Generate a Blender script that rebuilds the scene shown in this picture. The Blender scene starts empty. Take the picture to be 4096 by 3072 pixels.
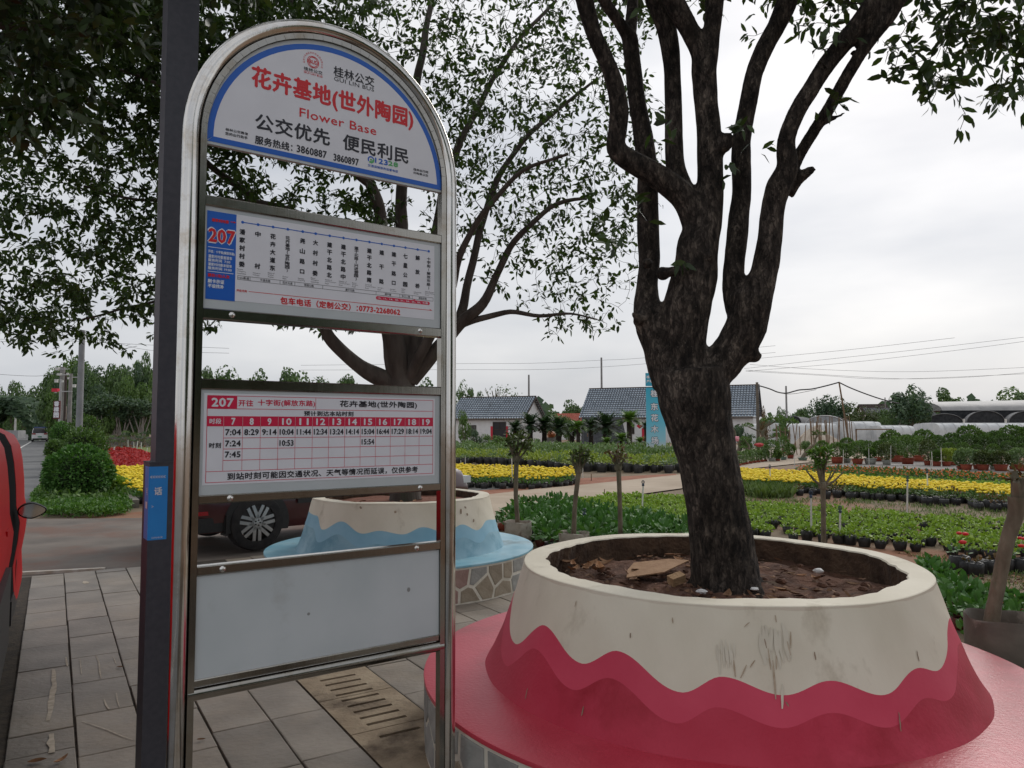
import bpy, math, random
import numpy as np
from mathutils import Matrix, Vector
random.seed(7); RNG=np.random.default_rng(11)
C=bpy.context.scene.collection; SC=bpy.context.scene
PI=math.pi; R=math.radians
# ------------------------------------------------------------ camera
HC=1.6; FP=729.0; PITCH=.0603; ROLL=.0019
cd=bpy.data.cameras.new('camera'); cam=bpy.data.objects.new('camera',cd); C.objects.link(cam)
cd.sensor_width=36; cd.lens=FP/1024*36; cd.clip_start=.05; cd.clip_end=3000
cam.matrix_world=Matrix.Translation((0,0,HC))@Matrix.Rotation(PI/2+PITCH,4,'X')@Matrix.Rotation(-ROLL,4,'Z')
SC.camera=cam
# ------------------------------------------------------------ light
SUN_EL=R(38); SUN_AZ=R(32)     # azimuth to the right of the view direction
w=bpy.data.worlds.new('World'); SC.world=w; w.use_nodes=True
nt=w.node_tree; N=nt.nodes; LK=nt.links
bg=N['Background']; bg.inputs[1].default_value=.1
sky=N.new('ShaderNodeTexSky'); sky.sky_type='NISHITA'; sky.sun_disc=False; sky.sun_elevation=SUN_EL; sky.sun_rotation=SUN_AZ
sky.air_density=1; sky.dust_density=3
tc=N.new('ShaderNodeTexCoord')
mp=N.new('ShaderNodeMapping'); mp.inputs['Scale'].default_value=(1,1,3.2); LK.new(tc.outputs['Generated'],mp.inputs[0])
nz=N.new('ShaderNodeTexNoise'); nz.inputs['Scale'].default_value=1.9; nz.inputs['Detail'].default_value=5; nz.inputs['Roughness'].default_value=.5; LK.new(mp.outputs[0],nz.inputs[0])
rp=N.new('ShaderNodeValToRGB'); rp.color_ramp.elements[0].position=.38; rp.color_ramp.elements[0].color=(.63,.66,.715,1); rp.color_ramp.elements[1].position=.70; rp.color_ramp.elements[1].color=(.945,.945,.955,1); LK.new(nz.outputs[0],rp.inputs[0])
# glow of the veiled sun behind the cloud deck
dt=N.new('ShaderNodeVectorMath'); dt.operation='DOT_PRODUCT'; LK.new(tc.outputs['Generated'],dt.inputs[0])
dt.inputs[1].default_value=(math.sin(SUN_AZ)*math.cos(SUN_EL),math.cos(SUN_AZ)*math.cos(SUN_EL),math.sin(SUN_EL))
mr=N.new('ShaderNodeMapRange'); mr.inputs[1].default_value=.72; mr.inputs[2].default_value=1; mr.inputs[3].default_value=.90; mr.inputs[4].default_value=1.13; mr.interpolation_type='SMOOTHSTEP'; LK.new(dt.outputs['Value'],mr.inputs[0])
sc=N.new('ShaderNodeVectorMath'); sc.operation='SCALE'; LK.new(rp.outputs[0],sc.inputs[0])
mu=N.new('ShaderNodeMath'); mu.operation='MULTIPLY'; mu.inputs[1].default_value=9.2; LK.new(mr.outputs[0],mu.inputs[0]); LK.new(mu.outputs[0],sc.inputs['Scale'])
mx=N.new('ShaderNodeMix'); mx.data_type='RGBA'; mx.inputs[0].default_value=.9; LK.new(sky.outputs[0],mx.inputs[6]); LK.new(sc.outputs[0],mx.inputs[7]); LK.new(mx.outputs[2],bg.inputs[0])
sl=bpy.data.lights.new('sun','SUN'); sl.energy=1.1; sl.angle=R(24); sl.color=(1,.97,.92)
so=bpy.data.objects.new('sun',sl); C.objects.link(so)
so.rotation_euler=Vector((-math.sin(SUN_AZ)*math.cos(SUN_EL),-math.cos(SUN_AZ)*math.cos(SUN_EL),-math.sin(SUN_EL))).to_track_quat('-Z','Y').to_euler()
vs=SC.view_settings; vs.view_transform='Standard'; vs.look='None'; vs.gamma=1; vs.use_curve_mapping=False; vs.exposure=.14
SC.cycles.max_bounces=6; SC.cycles.transparent_max_bounces=12; SC.cycles.use_adaptive_sampling=True
# ------------------------------------------------------------ survey helpers (point in the photograph -> point of the ground)
def ray(X,Y):
    u=(X/4-512)/FP; v=(Y/4-384)/FP; cr,sr=math.cos(ROLL),math.sin(ROLL); u,v=cr*u-sr*v, sr*u+cr*v
    cp,sp=math.cos(PITCH),math.sin(PITCH); return np.array([u,cp+v*sp,sp-v*cp])
def gp(p,z=0):
    d=ray(*p); t=(z-HC)/d[2]; return Vector((d[0]*t,d[1]*t,z))
def at(p,y):
    d=ray(*p); t=y/d[1]; return Vector((d[0]*t,y,HC+d[2]*t))
def c7(x,y): return 1800+x/1.8433,1350+y/1.8433
def c8(x,y): return 2896+x/1.8433,1400+y/1.8433
def c4(x,y): return x/2.0737,1350+y/2.0737
def c2(x,y): return 2200+x/1.106,y/1.106
def D(x,y): return x*1.8517,y*1.8517
# plaza frame: s along the kerb, t across it
DX,DY=-.532,.847
def st(s,t,z=0): return Vector((s*DX+t*DY, s*DY-t*DX, z))
# nursery frame: a along the plant rows, b across them
def ab(a,b,z=0): return Vector((a*.72+b*.69, -a*.69+b*.72, z))
# ------------------------------------------------------------ materials
MATS={}
def node_mat(name):
    m=bpy.data.materials.new(name); m.use_nodes=True; return m,m.node_tree.nodes,m.node_tree.links,m.node_tree.nodes['Principled BSDF']
def mat(name,c1,c2=None,scale=6,rough=.7,metal=0,bump=0,bscale=None,spec=.5,coords='Object',detail=6,stretch=(1,1,1),lo=.35,hi=.65,c3=None,s3=1.2,lo3=.5,hi3=.62,rand=0,island=0,trans=0,coat=0,emit=0):
    """colour varying between c1 and c2 (noise), optional stain colour c3, bump, per-object / per-island tone."""
    if name in MATS: return MATS[name]
    m,n,l,b=node_mat(name); MATS[name]=m
    b.inputs['Roughness'].default_value=rough; b.inputs['Metallic'].default_value=metal; b.inputs['Specular IOR Level'].default_value=spec
    if coat: b.inputs['Coat Weight'].default_value=coat; b.inputs['Coat Roughness'].default_value=.06
    t=n.new('ShaderNodeTexCoord'); mpn=n.new('ShaderNodeMapping'); mpn.inputs['Scale'].default_value=stretch
    if coords=='World':
        g=n.new('ShaderNodeNewGeometry'); l.new(g.outputs['Position'],mpn.inputs[0])
    else: l.new(t.outputs[coords],mpn.inputs[0])
    c2=c2 or c1
    nz=n.new('ShaderNodeTexNoise'); nz.inputs['Scale'].default_value=scale; nz.inputs['Detail'].default_value=detail; l.new(mpn.outputs[0],nz.inputs[0])
    rmp=n.new('ShaderNodeMapRange'); rmp.inputs[1].default_value=lo; rmp.inputs[2].default_value=hi; l.new(nz.outputs[0],rmp.inputs[0])
    mx=n.new('ShaderNodeMix'); mx.data_type='RGBA'; mx.inputs[6].default_value=(*c1,1); mx.inputs[7].default_value=(*c2,1); l.new(rmp.outputs[0],mx.inputs[0]); col=mx.outputs[2]
    if island:
        g=n.new('ShaderNodeNewGeometry'); l.new(g.outputs['Random Per Island'],mx.inputs[0])
        for k in list(l):
            if k.to_socket==mx.inputs[0] and k.from_node==rmp: l.remove(k)
    if c3:
        n3=n.new('ShaderNodeTexNoise'); n3.inputs['Scale'].default_value=s3; n3.inputs['Detail'].default_value=7; n3.inputs['Roughness'].default_value=.65; l.new(mpn.outputs[0],n3.inputs[0])
        r3=n.new('ShaderNodeMapRange'); r3.inputs[1].default_value=lo3; r3.inputs[2].default_value=hi3; l.new(n3.outputs[0],r3.inputs[0])
        m3=n.new('ShaderNodeMix'); m3.data_type='RGBA'; l.new(r3.outputs[0],m3.inputs[0]); l.new(col,m3.inputs[6]); m3.inputs[7].default_value=(*c3,1); col=m3.outputs[2]
    if rand:
        oi=n.new('ShaderNodeObjectInfo'); rr=n.new('ShaderNodeMapRange'); rr.inputs[3].default_value=1-rand; rr.inputs[4].default_value=1+rand; l.new(oi.outputs['Random'],rr.inputs[0])
        vm=n.new('ShaderNodeVectorMath'); vm.operation='SCALE'; l.new(col,vm.inputs[0]); l.new(rr.outputs[0],vm.inputs['Scale']); col=vm.outputs[0]
    l.new(col,b.inputs['Base Color'])
    if bump:
        nb=n.new('ShaderNodeTexNoise'); nb.inputs['Scale'].default_value=bscale or scale*4; nb.inputs['Detail'].default_value=6; l.new(mpn.outputs[0],nb.inputs[0])
        bp=n.new('ShaderNodeBump'); bp.inputs['Strength'].default_value=min(bump,1); bp.inputs['Distance'].default_value=.02*bump; l.new(nb.outputs[0],bp.inputs['Height']); l.new(bp.outputs[0],b.inputs['Normal'])
    if trans:
        tr=n.new('ShaderNodeBsdfTranslucent'); vm=n.new('ShaderNodeVectorMath'); vm.operation='MULTIPLY'; l.new(col,vm.inputs[0]); vm.inputs[1].default_value=(1.5,1.7,.7); l.new(vm.outputs[0],tr.inputs[0])
        ms=n.new('ShaderNodeMixShader'); ms.inputs[0].default_value=trans; l.new(b.outputs[0],ms.inputs[1]); l.new(tr.outputs[0],ms.inputs[2]); l.new(ms.outputs[0],n['Material Output'].inputs[0])
    return m
leaf_m=mat('leaf_dark',(.018,.036,.010),(.05,.085,.02),island=1,trans=.22,rough=.42)
leaf_m2=mat('leaf_back_tree',(.020,.040,.012),(.06,.10,.026),island=1,trans=.25,rough=.62,spec=.3)
bark=mat('bark',(.055,.044,.037),(.11,.092,.078),scale=9,rough=.95,bump=1,bscale=26,stretch=(1,1,.28),c3=(.035,.045,.024),s3=2.2,lo3=.56,hi3=.72)
bark2=mat('bark_limb',(.03,.026,.024),(.062,.055,.05),scale=12,rough=.92,bump=.6,bscale=40,stretch=(1,1,.4))
black_plastic=mat('black_bag',(.012,.012,.013),(.03,.028,.027),scale=9,rough=.5,bump=.4,rand=.3)
red_soil=mat('red_soil',(.17,.052,.024),(.27,.10,.05),scale=3,rough=.98,bump=.8,bscale=22,coords='World')
# ------------------------------------------------------------ mesh building
class MB:
    def __init__(s): s.v=[]; s.f=[]; s.m=[]; s.cur=0
    def add(s,vs,fs):
        o=len(s.v); s.v+= [tuple(v) for v in vs]; s.f+=[tuple(i+o for i in f) for f in fs]; s.m+=[s.cur]*len(fs); return s
    def box(s,c,d,rz=0,rot=None,taper=1):
        hx,hy,hz=d[0]/2,d[1]/2,d[2]/2; M=rot or Matrix.Rotation(rz,3,'Z'); c=Vector(c)
        P=[Vector((x*(taper if z>0 else 1),y*(taper if z>0 else 1),z)) for z in(-hz,hz) for x,y in((-hx,-hy),(hx,-hy),(hx,hy),(-hx,hy))]
        return s.add([c+M@p for p in P],[(3,2,1,0),(4,5,6,7),(0,1,5,4),(1,2,6,5),(2,3,7,6),(3,0,4,7)])
    def tube(s,pts,rad,n=8,cap=True,closed=False):
        pts=[Vector(p) for p in pts]; k=len(pts); rad=[rad]*k if not hasattr(rad,'__len__') else rad
        ref=None; rings=[]
        for i,p in enumerate(pts):
            if closed: t=pts[(i+1)%k]-pts[i-1]
            else: t=pts[min(i+1,k-1)]-pts[max(i-1,0)]
            if t.length<1e-9: t=Vector((0,0,1))
            t.normalize()
            if ref is None: ref=Vector((1,0,0)) if abs(t.x)<.8 else Vector((0,1,0))
            ref=(ref-t*ref.dot(t)); 
            if ref.length<1e-6: ref=t.orthogonal()
            ref.normalize(); b=t.cross(ref)
            rings.append([p+ref*(math.cos(2*PI*j/n)*rad[i])+b*(math.sin(2*PI*j/n)*rad[i]) for j in range(n)])
        vs=[q for r_ in rings for q in r_]; fs=[]
        for i in range(k if closed else k-1):
            i2=(i+1)%k
            for j in range(n): fs.append((i*n+j,i*n+(j+1)%n,i2*n+(j+1)%n,i2*n+j))
        if cap and not closed: fs.append(tuple(range(n-1,-1,-1))); fs.append(tuple((k-1)*n+j for j in range(n)))
        return s.add(vs,fs)
    def lathe(s,prof,c=(0,0,0),n=32,a0=0,a1=2*PI,cap=False,axis='z',wob=0):
        full=abs(a1-a0-2*PI)<1e-6; m=n if full else n+1; c=Vector(c); vs=[]
        for j in range(m):
            a=a0+(a1-a0)*j/n
            for r_,z in prof:
                rr=r_*(1+wob*math.sin(a*3+z*9)) if wob else r_
                q=Vector((rr*math.cos(a),rr*math.sin(a),z))
                if axis=='y': q=Vector((q.x,-q.z,q.y))
                vs.append(c+q)
        k=len(prof); fs=[]
        for j in range(n):
            j2=(j+1)%m
            for i in range(k-1): fs.append((j*k+i,j2*k+i,j2*k+i+1,j*k+i+1))
        s.add(vs,fs)
        if cap: s.f.append(tuple(len(s.v)-m*k+j*k+k-1 for j in range(m))); s.m.append(s.cur)
        return s
    def prism(s,poly,z0,z1):
        k=len(poly); vs=[(p[0],p[1],z0) for p in poly]+[(p[0],p[1],z1) for p in poly]
        return s.add(vs,[tuple(range(k-1,-1,-1)),tuple(range(k,2*k))]+[(i,(i+1)%k,k+(i+1)%k,k+i) for i in range(k)])
    def sheet(s,poly,z): k=len(poly); return s.add([(p[0],p[1],z) for p in poly],[tuple(range(k))])
    def build(s,name,mats,parent=None,smooth=False,origin=None,link=True):
        me=bpy.data.meshes.new(name)
        vs=s.v if origin is None else [tuple(Vector(v)-Vector(origin)) for v in s.v]
        me.from_pydata(vs,[],s.f)
        mats=mats if isinstance(mats,(list,tuple)) else [mats]
        for m_ in mats: me.materials.append(m_)
        if len(mats)>1: me.polygons.foreach_set('material_index',s.m)
        if smooth:
            me.polygons.foreach_set('use_smooth',[True]*len(me.polygons))
            try: me.set_sharp_from_angle(angle=smooth if isinstance(smooth,float) else R(40))
            except Exception: pass
        me.update(); o=bpy.data.objects.new(name,me)
        if link: C.objects.link(o)
        if parent: o.parent=parent
        elif origin is not None: o.location=origin
        return o
def tag(o,label=None,cat=None,group=None,kind=None):
    if label:o['label']=label
    if cat:o['category']=cat
    if group:o['group']=group
    if kind:o['kind']=kind
    return o
def thing(name,label,cat,loc=(0,0,0),rz=0,group=None):
    o=bpy.data.objects.new(name,None); C.objects.link(o); o.location=loc; o.rotation_euler=(0,0,rz); o.empty_display_size=.2
    return tag(o,label,cat,group)
def dup(root,loc,rz=0,scale=1,label=None,group=None):
    def cp(o,par):
        c=o.copy(); C.objects.link(c)
        if par: c.parent=par
        for ch in KIDS.get(o.name,()): cp(ch,c)
        return c
    r=cp(root,None); r.location=loc; r.rotation_euler=(0,0,rz); r.scale=(scale,)*3 if not hasattr(scale,'__len__') else scale
    if label:r['label']=label
    if group:r['group']=group
    return r
KIDS={}
def regkids(root):
    def rec(o):
        ch=[c for c in bpy.data.objects if c.parent==o]; KIDS[o.name]=ch
        for c in ch: rec(c)
    rec(root)
def np_mesh(name,V,F,mats,parent=None,midx=None,smooth=False,loc=None,link=True):
    """V (n,3), F (m,k) arrays with k equal for all faces"""
    me=bpy.data.meshes.new(name); nv=len(V); nf,k=F.shape
    me.vertices.add(nv); me.vertices.foreach_set('co',np.ascontiguousarray(V,dtype=np.float32).ravel())
    me.loops.add(nf*k); me.loops.foreach_set('vertex_index',np.ascontiguousarray(F,dtype=np.int32).ravel())
    me.polygons.add(nf); me.polygons.foreach_set('loop_start',np.arange(0,nf*k,k,dtype=np.int32))
    try: me.polygons.foreach_set('loop_total',np.full(nf,k,dtype=np.int32))
    except Exception: pass
    mats=mats if isinstance(mats,(list,tuple)) else [mats]
    for m_ in mats: me.materials.append(m_)
    if midx is not None: me.polygons.foreach_set('material_index',np.ascontiguousarray(midx,dtype=np.int32))
    if smooth: me.polygons.foreach_set('use_smooth',np.ones(nf,dtype=bool))
    me.update(calc_edges=True); me.validate()
    o=bpy.data.objects.new(name,me)
    if link: C.objects.link(o)
    if parent:o.parent=parent
    if loc is not None:o.location=loc
    return o
def unit(a): return a/np.maximum(np.linalg.norm(a,axis=1,keepdims=True),1e-9)
def leaf_arrays(P,Dr,L,W,fold=.25,rng=RNG):
    """folded lance-shaped leaves: 5 verts, 4 triangles each"""
    n=len(P); Dr=unit(Dr); rv=rng.normal(size=(n,3)); rv[:,2]=abs(rv[:,2])+.6
    S=unit(np.cross(Dr,rv)); U=np.cross(S,Dr); L=np.broadcast_to(np.asarray(L,float),(n,))[:,None]; W=np.broadcast_to(np.asarray(W,float),(n,))[:,None]
    b=P; m1=P+Dr*L*.33-U*W*.10; m2=P+Dr*L*.70-U*L*.03; l1=m1+S*W*.47+U*W*fold; r1=m1-S*W*.47+U*W*fold; l2=m2+S*W*.42; r2=m2-S*W*.42; t=P+Dr*L-U*L*.12
    V=np.stack([b,r1,l1,r2,l2,t],1).reshape(-1,3); o=(np.arange(n)*6)[:,None,None]
    F=(np.array([[0,1,2],[2,1,3],[2,3,4],[4,3,5]])[None]+o).reshape(-1,3)
    return V,F
def diamond_arrays(P,Nn,S,rng=RNG,asp=.55):
    """flat leaf-cluster quads"""
    n=len(P); Nn=unit(Nn); rv=rng.normal(size=(n,3)); A=unit(np.cross(Nn,rv)); B=np.cross(Nn,A); S=np.broadcast_to(np.asarray(S,float),(n,))[:,None]
    V=np.stack([P-A*S*.5,P-B*S*.5*asp+Nn*S*.08,P+A*S*.5,P+B*S*.5*asp+Nn*S*.08],1).reshape(-1,3)
    return V,(np.array([[0,1,2,3]])+(np.arange(n)*4)[:,None])
# ------------------------------------------------------------ lettering
_tc={}
def glyphs(body):
    if body in _tc: return _tc[body]
    cu=bpy.data.curves.new('lettering','FONT'); cu.body=body; cu.size=1; cu.resolution_u=2; cu.space_character=1.05
    ob=bpy.data.objects.new('lettering',cu); C.objects.link(ob); bpy.context.view_layer.update()
    me=ob.evaluated_get(bpy.context.evaluated_depsgraph_get()).to_mesh()
    v=np.array([tuple(q.co) for q in me.vertices]) if len(me.vertices) else np.zeros((0,3)); f=[tuple(p.vertices) for p in me.polygons]
    bpy.data.objects.remove(ob); bpy.data.curves.remove(cu); _tc[body]=(v,f); return v,f
class Print:
    """flat lettering and shapes on a panel face; local x right, z up, printed at y=-depth (towards the reader)"""
    def __init__(s,y=0): s.mb=MB(); s.y=y
    def text(s,body,u0,u1,v0,v1,bold=0.0,fit=True):
        v,f=glyphs(body)
        if not len(v): return
        mn=v.min(0); mxx=v.max(0); sx=(u1-u0)/max(mxx[0]-mn[0],1e-6); sy=(v1-v0)/max(mxx[1]-mn[1],1e-6)
        offs=[(0,0)]+([(bold,0),(-bold,0),(0,bold),(0,-bold)] if bold else [])
        for k,(a,b) in enumerate(offs):
            s.mb.add([(u0+(q[0]-mn[0])*sx+a, s.y-.00006*k, v0+(q[1]-mn[1])*sy+b) for q in v],[tuple(reversed(x)) for x in f] if False else f)
    def vtext(s,body,uc,wd,vt,vb,bold=0,ch=None):
        """characters stacked downwards, spread evenly from vt to vb"""
        k=len(body); ch=ch or wd; 
        for i,cchar in enumerate(body):
            top=vt-(vt-vb-ch)*(i/(k-1) if k>1 else 0)
            if cchar in '()': s.text('︵' if cchar=='(' else '︶',uc-wd/2,uc+wd/2,top-ch*.62,top-ch*.38,bold) if False else s.text('⌒' if False else cchar,uc-wd*.12,uc+wd*.12,top-ch,top,bold)
            elif cchar=='口': s.text(cchar,uc-wd*.42,uc+wd*.42,top-ch*.9,top-ch*.08,bold)
            else: s.text(cchar,uc-wd/2,uc+wd/2,top-ch,top,bold)
    def rect(s,u0,u1,v0,v1,dy=0): s.mb.add([(u0,s.y-dy,v0),(u1,s.y-dy,v0),(u1,s.y-dy,v1),(u0,s.y-dy,v1)],[(0,1,2,3)])
    def poly(s,pts,dy=0): s.mb.add([(a,s.y-dy,b) for a,b in pts],[tuple(range(len(pts)))])
    def disc(s,u,v,r,n=16,dy=0,rx=None): s.poly([(u+(rx or r)*math.cos(2*PI*i/n),v+r*math.sin(2*PI*i/n)) for i in range(n)],dy)
    def ring(s,u,v,r0,r1,a0=0,a1=2*PI,n=24,dy=0):
        for i in range(n):
            a=a0+(a1-a0)*i/n; b=a0+(a1-a0)*(i+1)/n
            s.poly([(u+r0*math.cos(a),v+r0*math.sin(a)),(u+r1*math.cos(a),v+r1*math.sin(a)),(u+r1*math.cos(b),v+r1*math.sin(b)),(u+r0*math.cos(b),v+r0*math.sin(b))],dy)
    def put(s,name,m,parent,label=None):
        o=s.mb.build(name,m,parent)
        if name in('lettering','stop_names','route_number','timetable_grid','lettering_outline','stain'): o['kind']='stuff'
        if label:o['label']=label
        return o
# ============================================================ THE SETTING
def structure(o): o['kind']='structure'; return o
soil_m=mat('nursery_soil',(.15,.11,.07),(.23,.17,.11),scale=1.2,rough=.97,bump=.7,bscale=14,coords='World',c3=(.24,.105,.055),s3=.25,lo3=.5,hi3=.6)
asph=mat('asphalt',(.10,.083,.068),(.17,.14,.115),scale=1.4,rough=.8,bump=.5,bscale=55,coords='World',c3=(.15,.075,.05),s3=.55,lo3=.48,hi3=.64)
roadm=mat('road_asphalt',(.10,.10,.10),(.15,.15,.148),scale=.6,rough=.85,bump=.4,bscale=40,coords='World')
path_m=mat('path_concrete',(.34,.265,.19),(.44,.355,.265),scale=.7,rough=.93,bump=.35,bscale=18,coords='World',c3=(.26,.17,.11),s3=.35,lo3=.54,hi3=.68)
grout=mat('joint_dirt',(.03,.024,.018),(.06,.045,.03),scale=14,rough=1,bump=.6,coords='World')
b=MB(); b.sheet([(-1500,-60),(1500,-60),(1500,1500),(-1500,1500)],-.05); structure(b.build('ground',soil_m))
# road along the kerb
b=MB(); b.sheet([st(-12,-.30),st(420,-.30),st(420,-18),st(-12,-18)][::-1],-.03); structure(b.build('road',roadm))
b=MB(); b.sheet([st(-12,-2.28),st(420,-2.28),st(420,-2.44),st(-12,-2.44)][::-1],-.026); structure(b.build('road_edge_line',mat('road_paint',(.7,.7,.66),(.45,.43,.4),scale=5,rough=.7,coords='World')))
# asphalt forecourt between plaza and planting strip
LOT=[st(9.4,-.34),st(15.9,-.34),st(14.6,2.0),st(14.6,5.2),(-.35,13.4),(.2,12.6),(-.6,11.1),st(9.35,3.9),st(9.3,1.0)]
b=MB(); b.sheet(LOT,-.022); 
me_=b.build('forecourt',asph); structure(me_)
# concrete path through the nursery
up=[gp(c7(*p)) for p in((250,1155),(600,1115),(1000,1078),(1330,1045),(1660,1010))]+[Vector((7.2,27.2,0)),Vector((9.6,31.2,0)),Vector((12.4,35.2,0)),Vector((21,45,0))]
lo=[gp(c7(*p)) for p in((330,1330),(560,1280),(850,1222),(1250,1170),(1700,1108))]+[Vector((6.4,22.6,0)),Vector((8.9,28.4,0)),Vector((13.4,33.6,0)),Vector((24,43,0))]
start_u=Vector((-3.2,15.6,0)); start_l=Vector((-1.15,11.9,0))
U=[start_u]+up; Lw=[start_l]+lo; b=MB()
for i in range(len(U)-1): b.add([(*Lw[i].xy,-.016),(*Lw[i+1].xy,-.016),(*U[i+1].xy,-.016),(*U[i].xy,-.016)],[(0,1,2,3)])
structure(b.build('path',path_m))
# ---- plaza of slate pavers
b=MB(); b.sheet([st(-4,-.34),st(9.62,-.34),st(9.62,1.0),st(9.6,4.4),st(-4,4.4)][::-1],-.012); plaza=structure(b.build('plaza',grout))
slate=mat('slate_paver',(.165,.14,.112),(.25,.215,.175),scale=3,rough=.52,bump=.5,bscale=30,coords='World',rand=.17,c3=(.27,.215,.155),s3=.8,lo3=.5,hi3=.72,stretch=(1,1,1))
scol={}
def paver(s0,s1,t0,t1,par):
    g=.005; s0+=g;s1-=g;t0+=g;t1-=g; mb=MB(); dz=random.uniform(-.002,.002); bev=.004
    c=st((s0+s1)/2,(t0+t1)/2); o4=[(s0,t0),(s1,t0),(s1,t1),(s0,t1)]; i4=[(s0+bev,t0+bev),(s1-bev,t0+bev),(s1-bev,t1-bev),(s0+bev,t1-bev)]
    j=[random.uniform(-.0025,.0025) for _ in range(8)]
    o4=[(a+j[i],q+j[i+4]) for i,(a,q) in enumerate(o4)]
    vs=[st(a,q,-.03) for a,q in o4]+[st(a,q,-.003+dz) for a,q in o4]+[st(a,q,dz) for a,q in i4]
    mb.add(vs,[(0,1,5,4)[::-1],(1,2,6,5)[::-1],(2,3,7,6)[::-1],(3,0,4,7)[::-1],(4,5,9,8)[::-1],(5,6,10,9)[::-1],(6,7,11,10)[::-1],(7,4,8,11)[::-1],(8,9,10,11)[::-1]])
    o=mb.build('paver',slate,par,origin=c); o.location=c; return o
OFF=[5.275,4.83,4.60,4.18,0,0,4.4,4.75,4.3,4.62,4.2,4.5,4.8,4.35,4.6,4.2]
PA=(1.098,3.9955); PB=(-1.187,7.93)
ti=0; t=-.156
tedges=[-.156,.147,.449,.755,1.06,1.36,None,1.83,2.13,2.43,2.73,3.03,3.33,3.63,3.93,4.23,4.4]
for k in range(len(tedges)-1):
    a,q=tedges[k],tedges[k+1]
    if a is None or q is None: continue
    off=OFF[k]%.6 if k<len(OFF) else random.random()*.6
    s=-3.0+off
    while s<9.56:
        e=min(s+.6,9.6)
        c=st((s+e)/2,(a+q)/2)
        vis=(c.y>.5 and e-s>.12)
        inA=all((st(x,y)-Vector((*PA,0))).length<1.45 for x,y in((s,a),(e,a),(s,q),(e,q))); inB=all((st(x,y)-Vector((*PB,0))).length<1.3 for x,y in((s,a),(e,a),(s,q),(e,q)))
        if vis and not inA and not inB:
            if k==0 and random.random()<.35 and s<6: paver(s,s+.3,a,q,plaza); paver(s+.3,e,a,q,plaza)
            else: paver(s,e,a,q,plaza)
        s+=.6
# kerb dirt strip beside the pavers and white painted edge at the plaza end
b=MB(); ss=np.linspace(-2,9.6,60); 
for i in range(59):
    b.add([st(ss[i],-.16,-.012),st(ss[i],-.33,-.02),st(ss[i+1],-.33,-.02),st(ss[i+1],-.16,-.012)],[(0,1,2,3)][::-1])
structure(b.build('kerb_strip',mat('kerb_dirt',(.08,.06,.04),(.17,.13,.09),scale=14,rough=1,bump=1,coords='World')))
b=MB(); p0=Vector((-5.52,8.17,0)); p1=Vector((-4.66,8.43,0)); d=(p1-p0).normalized(); n_=Vector((-d.y,d.x,0))
b.prism([p0,p1,p1+n_*.07,p0+n_*.07],-.02,.012); structure(b.build('edging_strip',mat('edging_white',(.62,.58,.52),(.45,.38,.3),scale=8,rough=.8,coords='World')))
# ---- drain cover slabs with slots
drain=thing('drain_cover','two concrete drain slabs with long slots between the slate pavers','drain',st(4.3,1.6))
conc=mat('drain_concrete',(.25,.19,.125),(.36,.285,.195),scale=4,rough=.95,bump=.7,bscale=40,coords='World',c3=(.10,.07,.045),s3=2.6,lo3=.5,hi3=.66)
dk=mat('slot_dark',(.012,.010,.008),rough=1)
def slab(s0,s1,slots):
    mb=MB(); t0,t1=1.365,1.825; g=.004; s0+=g; s1-=g; u0,u1=1.483,1.714; h=.006
    xs=[s0]; 
    for q in slots: xs+= [q-.015,q+.015]
    xs.append(s1)
    def q4(a,b_,c,d_,z=0): mb.add([st(a,c,z),st(a,d_,z),st(b_,d_,z),st(b_,c,z)],[(0,1,2,3)])
    q4(s0,s1,t0,u0); q4(s0,s1,u1,t1)
    for i in range(0,len(xs),2): q4(xs[i],xs[i+1],u0,u1)
    for q in slots:
        a,c=q-.015,q+.015
        mb.add([st(a,u0,0),st(a,u1,0),st(a,u1,-.05),st(a,u0,-.05),st(c,u0,0),st(c,u1,0),st(c,u1,-.05),st(c,u0,-.05)],[(0,1,2,3),(4,7,6,5),(0,3,7,4),(1,5,6,2)])
    for a,c in((s0,t0),(s1,t0)): mb.add([st(a,t0,0),st(a,t1,0),st(a,t1,-.05),st(a,t0,-.05)],[(0,1,2,3)])
    return mb.build('slab',conc,drain,origin=drain.location)
slab(4.305,4.85,[4.352,4.453,4.554,4.655]); slab(3.76,4.305,[3.844,3.945,4.046,4.147,4.2485]); slab(3.2,3.76,[3.66]); slab(4.85,5.35,[4.95,5.05,5.15,5.25])
b=MB(); b.sheet([st(2.9,1.36),st(9.0,1.36),st(9.0,1.83),st(2.9,1.83)][::-1],-.010)
structure(b.build('channel_bed',mat('channel_dirt',(.05,.036,.025),(.13,.09,.06),scale=9,rough=1,bump=1,coords='World')))
b=MB()
s=5.36
while s<8.9:
    for a,q in((1.365,1.595),(1.6,1.825)): pv=paver(s,min(s+.6,9),a,q,plaza)
    s+=.6
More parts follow.
